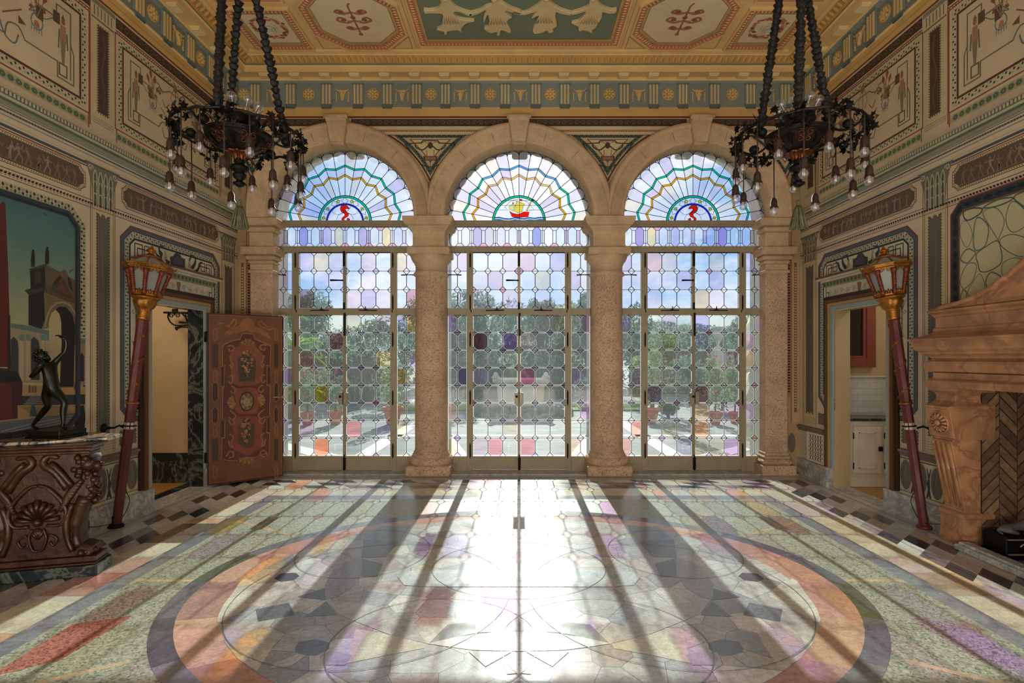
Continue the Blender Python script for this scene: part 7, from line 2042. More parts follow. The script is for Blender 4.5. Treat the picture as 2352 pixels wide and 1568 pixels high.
# herringbone firebox
def frBk(u,v,d): return (u,4.14-d,v)
pb=Paint(frBk,0.002); pb.lay(0); pb.rect(W+0.0,0,W+0.75,1.30,(66,50,40)); pb.lay(1)
def hb(fr_p,u0,u1,v0,v1):
    a,b_=0.20,0.058; rr=random.Random(6)
    c45=math.cos(PI/4)
    for i in range(-30,60):
        for j in range(-30,60):
            for o in (0,1):
                x=(i*b_*1.0)*1+ (j*a*0); 
                # herringbone lattice
                if o==0: X0,Y0,wx,wy=i*b_+j*a*1.0, i*b_-j*a*0.0,a,b_
                else: X0,Y0,wx,wy=i*b_+j*a*1.0, i*b_+b_,b_,a
                Y0+= 0
                P=[(X0,Y0),(X0+wx,Y0),(X0+wx,Y0+wy),(X0,Y0+wy)]
                g=0.004; P=[(P[0][0]+g,P[0][1]+g),(P[1][0]-g,P[1][1]+g),(P[2][0]-g,P[2][1]-g),(P[3][0]+g,P[3][1]-g)]
                Q=[(u0+(x_-y_)*c45,v0+(x_+y_)*c45-1.5) for x_,y_ in P]
                if all(u0<q[0]<u1 and v0<q[1]<v1 for q in Q):
                    fr_p.poly(Q,rr.choice([(112,82,56),(96,70,48),(128,96,64),(88,62,44),(104,80,58)]))
# proper zigzag bricks
def zig(p,u0,u1,v0,v1):
    rr=random.Random(6); w=0.20; h=0.06
    ncol=int((u1-u0)/ (w*0.707))+2; 
    for c in range(ncol):
        ua=u0+c*w*0.707; ub=ua+w*0.707-0.006; up=(c%2==0)
        v=v0-0.3
        while v<v1+0.2:
            d=w*0.707 if up else -w*0.707
            q=[(ua,v),(ub,v+d*0.96),(ub,v+d*0.96+h*1.3),(ua,v+h*1.3)]
            q=[(min(max(a,u0),u1),min(max(b_,v0),v1)) for a,b_ in q]
            if abs(q[0][1]-q[3][1])+abs(q[1][1]-q[2][1])>0.01 and q[1][0]-q[0][0]>0.01: p.poly(q,rr.choice([(134,98,68),(116,84,60),(148,112,76),(104,76,54),(126,94,68)]))
            v+=h*1.414+0.008
zig(pb,W+0.0,W+0.75,0.02,1.30)
pb.box((W+0.74,2.3,0),(W+0.80,4.2,1.5),lin((64,48,38))); pb.box((W,2.3,1.28),(W+0.8,4.2,1.34),lin((40,32,26))); pb.box((W+0.0,2.50,0),(W+0.8,2.54,1.3),lin((60,44,34))); pb.box((W,4.142,-0.02),(W+0.8,4.18,1.3),lin((40,30,24)))
pb.build('firebox','brick',fp)
# andiron with lion
an=thing('andiron','dark iron andiron block with a small reclining lion in the fireplace','andiron',(3.76,3.98,0.02))
b=MB(); b.bevbox((3.62,3.88,0.02),(3.98,4.08,0.17),0.006); b.build('andiron_base','iron',an)
b=MB()
for s in (-1,1): b.tube([(3.80+s*0.03+s*0.05*(1-j/16)*math.cos(j*0.5),3.875,0.10+0.03*(1-j/16)*math.sin(j*0.5)) for j in range(15)],0.006,6)
b.tube([(3.80+0.028*math.cos(a*PI/8),3.874,0.10+0.028*math.sin(a*PI/8)) for a in range(17)],0.006,6); b.box((3.63,3.872,0.15),(3.97,3.88,0.158)); b.box((3.63,3.872,0.04),(3.97,3.88,0.048)); b.build('scroll_relief','brass',an)
LJ={'r':(Vector((3.68,3.97,0.215)),0.035),'m':(Vector((3.76,3.97,0.22)),0.03),'c':(Vector((3.83,3.97,0.235)),0.036),'n':(Vector((3.865,3.965,0.265)),0.028),'h':(Vector((3.895,3.955,0.285)),0.024),'z':(Vector((3.925,3.95,0.278)),0.015),'f1':(Vector((3.86,3.94,0.195)),0.014),'f2':(Vector((3.92,3.94,0.183)),0.012),'g1':(Vector((3.86,4.0,0.195)),0.014),'g2':(Vector((3.92,4.0,0.183)),0.012),'k1':(Vector((3.70,3.93,0.20)),0.02),'k2':(Vector((3.76,3.925,0.183)),0.012),'t1':(Vector((3.645,3.98,0.19)),0.008),'t2':(Vector((3.64,3.93,0.18)),0.007)}
skinobj('lion',LJ,[('r','m'),('m','c'),('c','n'),('n','h'),('h','z'),('c','f1'),('f1','f2'),('c','g1'),('g1','g2'),('r','k1'),('k1','k2'),('r','t1'),('t1','t2')],'r','outlet',an)
# ================= VENT GRILLE (right wall) =================
vg=thing('vent_grille','pale pierced lattice grille in the dado beside the right doorway','grille',(W,6.45,0.42))
b=MB(); y0,y1,z0,z1=6.27,6.60,0.24,0.56; x=W-0.012
for a,c,d,e in ((y0-0.02,y1+0.02,z0-0.02,z0),(y0-0.02,y1+0.02,z1,z1+0.02),(y0-0.02,y0,z0,z1),(y1,y1+0.02,z0,z1)): b.box((x-0.012,a,d),(W,c,e))
b.build('grille_frame','white',vg)
b=MB(); n=6; sy=(y1-y0)/n; sz=(z1-z0)/n
for i in range(n):
    for j in range(n):
        cy,cz=y0+(i+0.5)*sy,z0+(j+0.5)*sz
        for a,c in (((-1,-1),(1,1)),((-1,1),(1,-1)),((0,-1),(0,1)),((-1,0),(1,0))): b.tube([(x-0.004,cy+a[0]*sy/2,cz+a[1]*sz/2),(x-0.004,cy+c[0]*sy/2,cz+c[1]*sz/2)],0.0032,4,sm=False)
b.build('lattice','white',vg)
b=MB(); b.box((W-0.008,y0,z0),(W-0.002,y1,z1)); b.build('dark_backing','dark',vg)
# ================= ROOM BEYOND LEFT DOOR =================
def sbox(nm,mat,a,b_,kind='structure'):
    m=MB(); m.box(a,b_); o=m.build(nm,mat); o['kind']=kind; return o
sbox('wall_passage_left_end','beige',(-5.6,6.32,0),(-3.84,6.42,3.0))
m=MB(); m.box((-5.6,6.30,0),(-3.845,6.32,0.36)); o=m.build('baseboard_passage_left','darkmarble'); o['kind']='structure'
sbox('wall_passage_left_side','beige',(-5.7,3.2,0),(-5.6,6.42,3.0)); sbox('ceiling_passage_left','beige',(-5.7,3.2,2.9),(-3.83,6.42,3.0)); sbox('wall_passage_left_near','beige',(-5.7,3.1,0),(-3.83,3.2,3.0))
sbox('floor_passage_left','ochre',(-5.7,3.2,-0.1),(-4.0,6.42,-0.001)); sbox('floor_passage_left_border','darkmarble',(-4.0,3.2,-0.1),(-3.667,6.42,0.0))
ib=thing('iron_bracket','black scrolled iron bracket high on the wall beyond the left doorway','bracket',(-4.13,6.30,1.98))
b=MB(); px=lambda x,y:(X_at(x,6.2),6.2,Z_at(y,6.2))
BR=crop(250,540,6.03)
for P,r in (([(760,1070),(1110,1075)],0.012),([(830,1080),(820,1130),(850,1200),(930,1250),(1110,1245)],0.009),([(1010,1080),(1060,1130),(1090,1200),(1110,1245)],0.010)):
    b.tube(smooth3([px(*q) for q in BR(P)],4),r,8)
for c,s in (((870,1110),1),((950,1110),-1),((1090,1100),1)):
    q=BR([c])[0]; C=px(*q); b.tube([(C[0]+0.035*(1-j/18)*math.cos(j*0.6)*s,6.2,C[2]+0.035*(1-j/18)*math.sin(j*0.6)) for j in range(16)],0.006,6)
for P in ([(960,1215),(990,1190),(1060,1200),(1100,1220),(1020,1225)],[(920,1270),(1000,1262),(1105,1268),(1100,1285),(1000,1280),(950,1300),(940,1320),(925,1300)],[(880,1020),(950,1015),(955,1060),(880,1065)]):
    b.prism([(px(*q)[0],px(*q)[2]) for q in BR(P)],lambda u,v,d:(u,6.19+d,v),0,0.02)
b.build('bracket_scrollwork','iron',ib)
b=MB(); C=px(*BR([(1108,1160)])[0]); b.tube([(C[0],6.2,C[2]+0.1),(C[0],6.2,C[2]-0.12)],0.012,8); b.tube([(C[0],6.2,C[2]),(C[0],6.325,C[2])],0.012,8); b.build('wall_fixing','iron',ib)
# ================= ROOM BEYOND RIGHT DOOR =================
sbox('wall_pantry_end','beige',(3.83,6.5,0.9),(5.6,6.6,3.0)); m=MB(); m.box((3.83,6.48,0.80),(5.6,6.5,1.27)); m.build('tile_wainscot','tile',bpy.data.objects['wall_pantry_end'])
m=MB(); m.box((3.83,6.46,1.27),(5.6,6.5,1.285)); m.build('tile_cap','white',bpy.data.objects['wall_pantry_end'])
sbox('wall_pantry_side','white',(5.6,3.2,0),(5.7,6.6,3.0)); sbox('ceiling_pantry','white',(3.83,3.2,2.9),(5.7,6.6,3.0)); sbox('wall_pantry_near','white',(4.5,4.3,0),(5.7,4.4,3.0))
sbox('floor_pantry','ochre',(3.667,3.2,-0.1),(5.7,6.6,-0.001))
cbn=thing('pantry_cabinet','white base cabinet with dark worktop seen through the right doorway','cabinet',(4.3,6.25,0))
b=MB(); b.box((3.845,6.11,0.0),(5.2,6.48,0.77)); b.box((3.845,6.10,0.0),(5.2,6.11,0.12)); b.build('cabinet_body','white',cbn,bevel=0.003)
for k,(a,c) in enumerate(((3.90,4.22),(4.26,4.58),(4.62,4.94))):
    b=MB(); b.bevbox((a,6.085,0.16),(c,6.11,0.70),0.004)
    for w in ((a+0.06,c-0.06,0.22,0.23),(a+0.06,c-0.06,0.63,0.64),(a+0.06,a+0.07,0.22,0.64),(c-0.07,c-0.06,0.22,0.64)): b.box((w[0],6.078,w[2]),(w[1],6.086,w[3]))
    d=b.build('cabinet_door','white',cbn); b=MB(); b.bevbox((c-0.035,6.066,0.42),(c+0.01,6.085,0.475),0.004); b.build('latch','iron',d)
    b=MB(); 
    for z in (0.25,0.60): b.tube([(a-0.005,6.08,z-0.035),(a-0.005,6.08,z+0.035)],0.006,6)
    b.build('hinge','iron',d)
b=MB(); b.box((3.845,6.08,0.77),(5.2,6.48,0.80)); b.build('worktop','darkmarble',cbn,bevel=0.003)
wd=struct_empty('window_4',(4.2,6.47,2.0)); b=MB()
x0=X_at(1940,6.48); x1=X_at(2007,6.48); z0=Z_at(843,6.48); z1=2.45
b.box((x0-0.2,6.44,z0),(x1-0.11,6.499,z0+0.11)); b.box((x1-0.11,6.44,z0),(x1,6.499,z1)); b.box((x0-0.2,6.44,z1-0.1),(x1-0.11,6.499,z1)); b.box((x1-0.15,6.45,z0+0.141),(x1-0.111,6.498,z1-0.101)); b.box((x0-0.2,6.45,z0+0.111),(x1-0.111,6.498,z0+0.14)); b.build('red_frame','redwood',wd,bevel=0.004)
b=MB(); b.box((x0-0.2,6.475,z0+0.1),(x1-0.1,6.485,z1-0.1)); b.build('dark_pane','dark',wd)
# ================= BACK OF THE ROOM (behind camera) =================
m=MB()
for a,c in ((-3.83,-3.3),(-1.5,-1.1),(1.1,1.5),(3.3,3.83)): m.box((a,YB-0.2,0),(c,YB,3.4))
m.box((-3.83,YB-0.2,3.4),(3.83,YB,5.5)); o=m.build('wall_back','coral_smooth'); o['kind']='structure'
# ================= COURTYARD =================
gp=MB(); gp.box((-60,7.38,-0.25),(60,90,-0.06)); o=gp.build('floor_courtyard','pave'); o['kind']='structure'
b=MB()
def band(a,c,w):
    A_=Vector(a);B_=Vector(c); d=(B_-A_).normalized(); n_=Vector((-d.y,d.x))*w/2
    b.add([(p.x,p.y,-0.055) for p in (A_-n_,B_-n_,B_+n_,A_+n_)],[(0,1,2,3)])
band((-6.5,10.55),(6.5,10.55),0.28)
for s in (-1,1): band((s*0.75,7.4),(s*2.0,12.5),0.34); band((s*2.5,7.4),(s*2.5,20),0.3); band((s*2.9,8.2),(s*7,11.8),0.34)
o=b.build('paving_bands','paleband',bpy.data.objects['floor_courtyard'])
b=MB()
for a,c in (((-4.2,15.5),(-1.6,17.5)),((1.6,15.5),(4.2,17.5)),((-14,21.6),(14,22.0))): b.box((a[0],a[1],-0.08),(c[0],c[1],-0.02))
o=b.build('lawn','lawn'); tag(o,'green lawn beyond the paved courtyard','lawn',kind='stuff')
# fountain basin
ft=thing('stone_fountain','pale stone trough fountain standing on grey rocks in the courtyard centre','fountain',(0.05,14.9,-0.06))
b=MB(); c=(0.05,14.9)
R=[]
for hx,hy,z in ((0.52,0.3,0.12),(0.60,0.36,0.16),(0.62,0.38,0.24),(0.64,0.38,0.40),(0.66,0.40,0.72),(0.70,0.44,0.78),(0.78,0.50,0.84),(0.78,0.50,0.93),(0.70,0.42,0.93),(0.66,0.40,0.80)):
    R.append([(c[0]-hx,c[1]-hy,z),(c[0]+hx,c[1]-hy,z),(c[0]+hx,c[1]+hy,z),(c[0]-hx,c[1]+hy,z)])
b.rings(R,cap=True); b.build('trough','coral_out',ft,bevel=0.02)
b=MB()
for s in (-1,1): b.lathe([(0.10,0.93),(0.13,0.97),(0.08,1.02),(0.05,1.10),(0.01,1.12)],(c[0]+s*0.70,c[1]-0.3,0),10)
for s in (-1,1): b.box((c[0]+s*0.42-0.12,c[1]-0.33,0.0),(c[0]+s*0.42+0.12,c[1]+0.3,0.14))
b.build('corner_volutes','coral_out',ft)
def rockmesh(b,cx,cy,cz,r,rr,sz=0.7):
    R=[];n=9
    for i in range(7):
        t=-PI/2+PI*i/6; ring=[]
        for k in range(n):
            a=2*PI*k/n; q=r*(0.75+0.5*rr.random()); ring.append((cx+q*math.cos(t)*math.cos(a),cy+q*math.cos(t)*math.sin(a),cz+q*sz*math.sin(t)))
        R.append(ring)
    b.rings(R,cap=True)
rr=random.Random(8); b=MB()
for k in range(26):
    a=2*PI*k/26; rockmesh(b,0.05+1.25*math.cos(a),14.6+0.75*math.sin(a),0.02,0.2+0.1*rr.random(),rr)
for k in range(8): rockmesh(b,-0.9+k*0.26,14.35,0.08,0.16,rr)
b.build('rock_rim','rock',ft)
# leaf clouds
def leafcloud(n,centers,radii,size,seed,flat=0.6):
    r=np.random.RandomState(seed); V=[];
    idx=r.randint(0,len(centers),n); C=np.array(centers)[idx]; Rr=np.array(radii)[idx]
    d=r.normal(size=(n,3)); d/=np.linalg.norm(d,axis=1)[:,None]; rad=r.uniform(0.55,1.05,n)**0.6
    P=C+d*rad[:,None]*Rr
    a=r.normal(size=(n,3)); a/=np.linalg.norm(a,axis=1)[:,None]; bb=np.cross(a,r.normal(size=(n,3))); bb/=np.linalg.norm(bb,axis=1)[:,None]
    s=size*r.uniform(0.6,1.4,n)[:,None]
    q=np.stack([P-a*s,P-bb*s*flat*0.5,P+a*s,P+bb*s*flat*0.5],axis=1).reshape(-1,3)
    return q
def leafobj(name,n,centers,radii,size,seed,mat,parent,flat=0.6):
    q=leafcloud(n,centers,radii,size,seed,flat)
    rt=parent
    if rt is not None and rt.name in ORG: q=q-np.array(ORG[rt.name][0])
    me=bpy.data.meshes.new(name); f=np.arange(n*4).reshape(-1,4); me.from_pydata(q.tolist(),[],f.tolist()); me.materials.append(M[mat])
    o=bpy.data.objects.new(name,me); COL.objects.link(o); o.parent=parent; return o
rt=random.Random(31)
def tree(x,y,h,w,label,mat='leaf',n=2600,seed=0,trunk=True,size=None):
    t=thing('garden_tree',label,'tree',(x,y,-0.06),group='trees behind the courtyard')
    r=random.Random(seed); cs=[];rs=[]
    for k in range(11):
        a=r.uniform(0,2*PI); q=r.uniform(0.15,0.65)*w/2; z=h*r.uniform(0.38,0.9); cs.append((x+q*math.cos(a),y+q*math.sin(a),z)); rs.append((w*r.uniform(0.16,0.30),w*r.uniform(0.16,0.30),h*r.uniform(0.09,0.17)))
    cs.append((x,y,h*0.6)); rs.append((w*0.42,w*0.42,h*0.3))
    leafobj('crown',n,cs,rs,size or h*0.028,seed,mat,t)
    b=MB(); b.tube([(x,y,-0.05),(x+0.05*w,y,h*0.3),(x-0.03*w,y,h*0.65)],[h*0.035,h*0.028,h*0.012],8)
    for k in range(5):
        c=cs[k]; b.tube([(x,y,h*0.3),((x+c[0])/2,(y+c[1])/2,h*0.5),c],[h*0.018,h*0.012,h*0.005],6)
    b.build('trunk','bark',t)
# (px centre, distance, top py, width px)
TR=[(700,24,655,120,'leaf'),(620,20,640,60,'leaf2'),(775,30,745,90,'leaf'),(850,27,722,110,'leaf'),(925,32,735,100,'leaf'),(985,26,690,90,'leaf2'),(1045,24,668,80,'leaf'),(1100,22,672,120,'leaf'),(1175,34,700,90,'leaf'),(1243,26,676,70,'leaf'),(1300,30,690,90,'leaf2'),(1345,26,672,80,'leaf'),(1420,30,690,100,'leaf2'),(1455,25,695,80,'leaf'),(1530,33,735,110,'leaf'),(1590,29,742,100,'leaf'),(1650,34,738,90,'leaf'),(1710,26,725,80,'leaf'),(1480,38,740,160,'leaf'),(1000,40,722,200,'leaf'),(1230,42,716,220,'leaf')]
def treelabels():
    out=[None]*len(TR)
    for nm,lo,hi in (('left',0,975),('middle',975,1395),('right',1395,3000)):
        for far in (0,1):
            ids=sorted([i for i,t in enumerate(TR) if lo<=t[0]<hi and (t[1]>=33)==bool(far)],key=lambda i:TR[i][0])
            for k,i in enumerate(ids):
                o=['first','second','third','fourth','fifth','sixth','seventh','eighth'][k]
                out[i]='%s green garden tree through the %s doorway, %s from the left'%('distant hazy' if far else 'tall leafy',nm,o)
    return out
TL=treelabels()
for i,(px_,d,py_,wpx,mt) in enumerate(TR):
    x=X_at(px_,d); h=Z_at(py_,d)+0.06; w=wpx*d/F*1.25
    tree(x,d,h,w,TL[i],mt,2600,100+i)
# low hedge masses across the back, one thing per hedge
for i,(a,c,y,h,mt) in enumerate(((-15,-4.9,18.2,2.0,'leaf'),(-2.9,2.7,20.5,1.75,'leaf'),(4.9,15,23.0,2.4,'leaf'),(-22,-7.6,27.5,3.1,'leaf'),(-5.4,5.0,27.5,2.9,'leaf'),(7.2,22,27.5,3.1,'leaf'))):
    t=thing('hedge','%s dark hedge across the %s of the garden'%('tall distant' if i>2 else 'clipped',['left','middle','right'][i%3]),'hedge',((a+c)/2,y,-0.06))
    cs=[];rs=[]; k=a
    while k<c: cs.append((k,y,h*0.5)); rs.append((0.9,0.7,h*0.55)); k+=0.8
    leafobj('foliage',int(520*(c-a)) if i<3 else int(420*(c-a)),cs,rs,0.10,400+i,mt,t)
    b=MB(); b.box((a,y-0.25,-0.06),(c,y+0.25,h*0.75)); b.build('branches','bark',t)
# terracotta pots with shrubs  (px, py base, dist, pot width px, plant height px, type)
POTS=[(662,968,12.9,36,110,'leaf2','far left, partly behind the open painted door',0),(706,975,12.2,34,95,'leaf2','second from the left',1),(770,974,12.4,36,60,'leaf2','left of the first doorway mullion',0),(902,974,12.3,46,75,'leaf2','right of the left doorway',0),(1495,972,12.5,40,170,'leaf2','in the right doorway, left side',0),(1643,974,12.2,34,130,'leaf2','in the right doorway, under orange flowers',1),(1688,972,12.5,30,115,'leaf2','in the right doorway, right side',0),(1740,962,13.2,34,80,'leaf2','at the far right by the outer pier',0)]
for i,(px_,py_,d0,wp,hp,mt,where,fl_) in enumerate(POTS):
    d=F*(EYE+0.055)/(py_-CY); x=X_at(px_,d); w=wp*d/F/2
    t=thing('potted_shrub','shrub in red terracotta pot, %s'%where,'plant',(x,d,-0.055),group='terracotta pots in the courtyard')
    b=MB(); h=w*1.75
    b.lathe([(w*0.55,0),(w*0.62,h*0.1),(w*0.82,h*0.7),(w*0.9,h*0.82),(w*1.03,h*0.84),(w*1.05,h*1.0),(w*0.93,h*1.0),(w*0.88,h*0.9),(0.01,h*0.9)],(x,d,-0.055),24,cap=False); b.build('pot','terra',t)
    ph=hp*d/F; cs=[(x,d,h*0.9+ph*0.5-0.05)]; rs=[(w*1.25,w*1.25,ph*0.5)]
    for k in range(5):
        a=rt.uniform(0,6); cs.append((x+w*0.7*math.cos(a),d+w*0.7*math.sin(a),h*0.9+ph*rt.uniform(0.25,0.9))); rs.append((w*0.7,w*0.7,ph*0.25))
    leafobj('foliage',900,cs,rs,0.045,500+i,mt,t)
    b=MB(); b.tube([(x,d,h*0.8),(x+0.02,d,h*0.9+ph*0.5)],0.02,6); b.build('stem','bark',t)
    if fl_:
        b=MB()
        for k in range(22):
            a=rt.uniform(0,6); q=w*rt.uniform(0.5,1.3); b.sphere((x+q*math.cos(a),d+q*math.sin(a),h+ph*rt.uniform(0.3,1.0)),0.03,6,5)
        b.build('flowers','flower',t)
# tall loose shrubs behind the pots in the right doorway & left
for i,(px_,d,top,wpx,mt,lab,flw) in enumerate(((1500,15,795,100,'leaf2','tall airy bush behind the pots in the right doorway',0),(1660,14.5,848,80,'leaf2','flowering bush with orange blooms in the right doorway',1),(760,15.5,850,90,'leaf2','flowering bush beside the palm in the left doorway',1),(1585,17,815,90,'leaf','dark rounded bush at the middle of the right doorway',0),(1535,13.8,925,50,'leaf2','low leafy bush between the pots in the right doorway',0),(900,16,835,110,'leaf','dark rounded bush at the right of the left doorway',0),(1040,17,870,60,'leaf','dark bush left of the fountain',0),(1345,17,860,70,'leaf','dark bush right of the fountain',0),(1192,19,842,60,'leaf2','clipped cone shrub directly behind the fountain',0))):
    x=X_at(px_,d); h=Z_at(top,d); w=wpx*d/F
    t=thing('garden_bush',lab,'bush',(x,d,-0.06))
    cs=[(x,d,h*0.5)]; rs=[(w*0.45,w*0.45,h*0.5)]
    for k in range(6): cs.append((x+rt.uniform(-w/3,w/3),d+rt.uniform(-w/3,w/3),h*rt.uniform(0.5,0.9))); rs.append((w*0.22,w*0.22,h*0.18))
    leafobj('foliage',1800,cs,rs,0.06,600+i,mt,t)
    b=MB(); b.tube([(x,d,-0.06),(x,d,h*0.6)],0.04,6); b.build('stem','bark',t)
    if flw:
        b=MB()
        for k in range(40): b.sphere((x+rt.uniform(-w/2,w/2),d-w*0.3+rt.uniform(-w/5,w/5),h*rt.uniform(0.4,1.0)),0.035,6,5)
        b.build('flowers','flower',t)
# palm
pm=thing('fan_palm','bright green palm with arching fronds at the left doorway','palm',(X_at(668,12.5),12.8,-0.06))
def frond(b,o,az,el,Ln,wd):
    d=Vector((math.cos(az)*math.cos(el),math.sin(az)*math.cos(el),math.sin(el))); sd_=Vector((-math.sin(az),math.cos(az),0))
    pts=[]
    for k in range(9):
        t=k/8; pts.append(o+d*Ln*t+Vector((0,0,-0.55*Ln*t*t)))
    b.tube([tuple(p) for p in pts],[0.014*(1-0.8*k/8) for k in range(9)],5)
    for k in range(22):
        t=0.2+0.8*k/21; i=min(int(t*8),7); f=t*8-i; p=pts[i].lerp(pts[i+1],f); l=wd*math.sin(PI*min(0.97,t*0.8+0.12))
        for s in (-1,1):
            tip=p+sd_*s*l*0.9+d*l*0.5+Vector((0,0,-l*0.35)); n_=d*0.012
            b.add([tuple(p-n_),tuple((p+tip)/2+Vector((0,0,0.02))-n_*1.4),tuple(tip),tuple((p+tip)/2+Vector((0,0,0.02))+n_*1.4)],[(0,1,2,3)])
rp_=random.Random(12)
for (px_,d,z,n_) in ((672,12.6,1.75,16),(668,12.2,0.7,12),(640,12.9,2.3,10)):
    o=Vector((X_at(px_,d),d,z)); b=MB()
    for k in range(n_): frond(b,o,2*PI*k/n_+rp_.uniform(-0.2,0.2),rp_.uniform(-0.1,1.1),rp_.uniform(0.7,1.0),0.34)
    b.build('fronds','leaf3',pm)
b=MB(); b.tube([(X_at(672,12.8),12.8,-0.06),(X_at(668,12.7),12.7,1.8)],[0.12,0.08],10); b.build('palm_trunk','bark',pm)
# balustrade with urn at right
bl=thing('stone_balustrade','pale stone balustrade with piers behind the right doorway','balustrade',(X_at(1675,20),20,-0.06))
b=MB(); x0,x1=X_at(1640,20),X_at(1765,20); zb,zt=Z_at(838,20),Z_at(802,20)
b.box((x0,19.8,zb-0.12),(x1,20.2,zb)); b.box((x0,19.82,zt-0.10),(x1,20.18,zt)); b.box((x0-0.05,19.75,-0.06),(x0+0.35,20.25,zt+0.03)); b.box((x0+0.3,19.85,-0.06),(x1,20.15,zb-0.12)); b.build('rails','coral_out',bl,bevel=0.01)
k=x0+0.48
while k<x1: 
    b=MB(); H_=zt-0.1-zb; b.lathe([(0.05,0),(0.05,H_*0.1),(0.035,H_*0.2),(0.075,H_*0.42),(0.04,H_*0.75),(0.03,H_*0.85),(0.05,H_)],(k,20,zb),12); b.build('baluster','coral_out',bl); k+=0.23
ur=thing('stone_urn','pale stone urn on the balustrade pier behind the right doorway','urn',(x0+0.15,20,zt))
b=MB(); b.lathe([(0.13,0.03),(0.13,0.08),(0.05,0.14),(0.06,0.22),(0.14,0.38),(0.19,0.58),(0.17,0.68),(0.24,0.78),(0.26,0.84),(0.20,0.86),(0.01,0.84)],(x0+0.15,20,zt),24); b.build('urn_body','coral_out',ur)
# outer coral wall stub at right, flood-light on top
cw=thing('coral_wall','rough pale coral stone wall end outside the right doorway','wall',(4.05,9.0,-0.06))
b=MB(); rr=random.Random(17); n=9
R=[]
for i in range(15):
    z=-0.06+ (2.95)*i/14; ring=[]
    for (x,y) in ((4.02,8.7),(4.3,8.6),(4.7,8.6),(4.7,9.0),(4.7,9.4),(4.3,9.4),(4.02,9.3),(4.0,9.0)):
        k_=0.0 if i<11 else (i-10)*0.07
        ring.append((x+rr.uniform(-0.04,0.04)+k_*(1 if x<4.5 else 0),y+rr.uniform(-0.04,0.04),z+rr.uniform(-0.03,0.03)))
    R.append(ring)
b.rings(R,cap=True); b.build('wall_stub','coral_out',cw)
fld=thing('flood_light','small grey outdoor flood light on top of the coral wall','lamp',(4.12,8.8,2.9))
b=MB(); b.lathe([(0.02,0),(0.06,0.02),(0.075,0.06),(0.075,0.065)],(4.1,8.8,3.0),14,axis=(-0.7,-0.6,0.3)); b.tube([(4.15,8.85,2.86),(4.12,8.82,3.0)],0.015,6); b.build('lamp_head','outlet',fld)

# ================= WORLD =================
w=bpy.data.worlds.new('sky'); scene.world=w; w.use_nodes=True; nt=w.node_tree; nt.nodes.clear()
out=nt.nodes.new('ShaderNodeOutputWorld'); bg=nt.nodes.new('ShaderNodeBackground'); tc=nt.nodes.new('ShaderNodeTexCoord')
sx=nt.nodes.new('ShaderNodeSeparateXYZ'); L(nt,tc.outputs['Generated'],sx.inputs[0])
grad=ramp(nt,sx.outputs[2],[(0.0,lin((200,218,236))),(0.12,lin((158,194,230))),(0.45,lin((122,166,216))),(1.0,lin((104,146,200)))])
mp=nt.nodes.new('ShaderNodeMapping'); mp.inputs['Scale'].default_value=(1.0,1.0,2.0); mp.inputs['Location'].default_value=(0.35,0.0,0.2); L(nt,tc.outputs['Generated'],mp.inputs[0])
cn=noise(nt,mp.outputs[0],4.2,9,0.6,0.35)
cl=ramp(nt,cn,[(0.42,(0,0,0)),(0.58,(1,1,1))])
cn2=noise(nt,mp.outputs[0],9,6,0.6)
ccol=ramp(nt,cn2,[(0.3,lin((206,212,224))),(0.6,lin((252,250,248)))])
c1=mixc(nt,cl,grad,ccol)
# brightness around the sun
SUN=Vector((0.0,math.cos(math.radians(24.6)),math.sin(math.radians(24.6))))
vm=nt.nodes.new('ShaderNodeVectorMath'); vm.operation='DOT_PRODUCT'; L(nt,tc.outputs['Generated'],vm.inputs[0]); vm.inputs[1].default_value=SUN
gl=ramp(nt,vm.outputs['Value'],[(0.93,(0,0,0)),(0.975,(0.6,)*3),(0.995,(1,1,1))])
c2=mixc(nt,gl,c1,(1.0,0.98,0.94))
L(nt,c2,bg.inputs[0]); bg.inputs[1].default_value=WORLD_S
L(nt,bg.outputs[0],out.inputs[0])
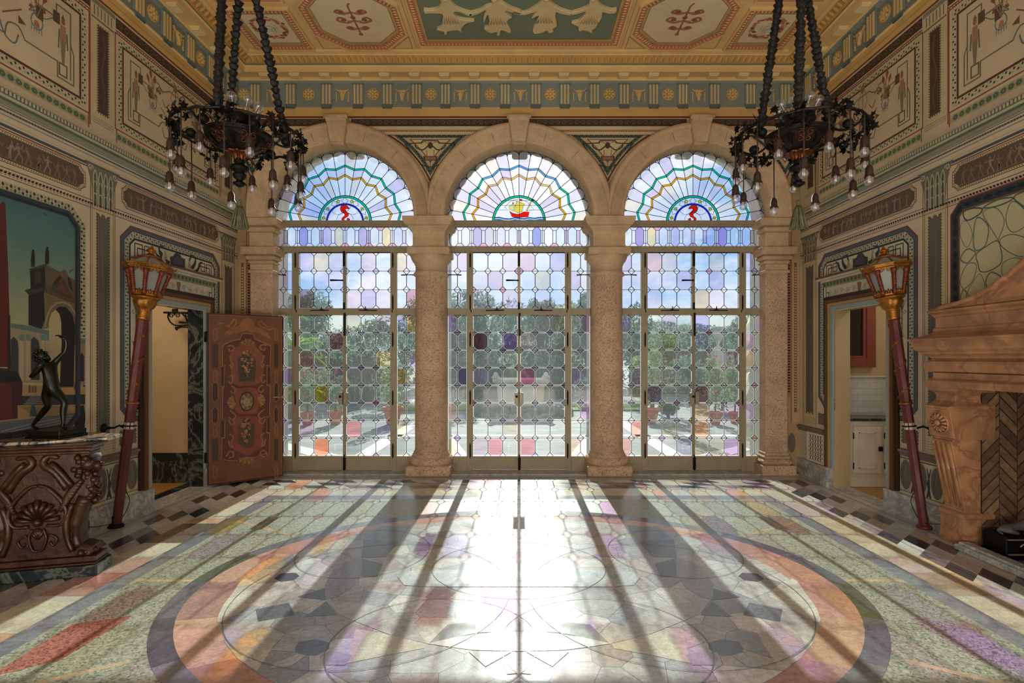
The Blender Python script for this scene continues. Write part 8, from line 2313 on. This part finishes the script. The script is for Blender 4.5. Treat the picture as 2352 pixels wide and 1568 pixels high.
# sun
sl=bpy.data.lights.new('sun','SUN'); sl.energy=SUN_S; sl.angle=math.radians(0.53); sl.color=(1.0,0.96,0.90)
so=bpy.data.objects.new('sun',sl); COL.objects.link(so); so.rotation_euler=(-SUN).to_track_quat('-Z','Y').to_euler(); so.location=(0,20,12)
def area(name,loc,rot,sx_,sy_,e,col):
    l=bpy.data.lights.new(name,'AREA'); l.shape='RECTANGLE'; l.size=sx_; l.size_y=sy_; l.energy=e; l.color=col
    o=bpy.data.objects.new(name,l); COL.objects.link(o); o.location=loc; o.rotation_euler=rot; return o
# unseen fill lamps added outside the rear openings to brighten the room
for x,wd_ in ((-2.4,1.7),(0,2.1),(2.4,1.7)): area('rear_fill',(x,YB-0.35,1.75),(PI/2,0,0),wd_,3.2,BACK_E,(0.84,0.92,1.0))
for x,wd_ in ((-2.4,1.7),(0,2.1),(2.4,1.7)): area('uplight_fill',(x,YB-0.08,0.35),(math.radians(132),0,0),wd_,0.6,UP_E,(1.0,0.92,0.78))  # unseen uplights added low at the rear to brighten ceiling and upper walls
# fill lamps without fixtures, added to brighten the rooms beyond the side doors
area('passage_fill',(-4.7,5.2,2.85),(0,0,0),0.8,0.8,22,(1,0.85,0.66)); area('pantry_fill',(4.7,5.5,2.85),(0,0,0),0.6,0.6,9,(1,0.95,0.85))
# camera
cam=bpy.data.cameras.new('camera'); co=bpy.data.objects.new('camera',cam); COL.objects.link(co); scene.camera=co
co.location=(0,0,EYE); co.rotation_euler=(PI/2,0,0); cam.sensor_width=36; cam.lens=36*F/2352; cam.sensor_fit='HORIZONTAL'
cam.shift_x=-(CX-1176)/2352; cam.shift_y=(CY-784)/2352; cam.clip_start=0.02
vs=scene.view_settings; vs.view_transform='Standard'; vs.look='None'; vs.gamma=1; vs.exposure=EXPO
try: vs.use_curve_mapping=False
except Exception: pass
c=scene.cycles; c.use_denoising=True; c.transparent_max_bounces=24; c.max_bounces=8; c.diffuse_bounces=5; c.glossy_bounces=3; c.sample_clamp_indirect=6; c.sample_clamp_direct=4.0; c.caustics_reflective=False; c.caustics_refractive=False
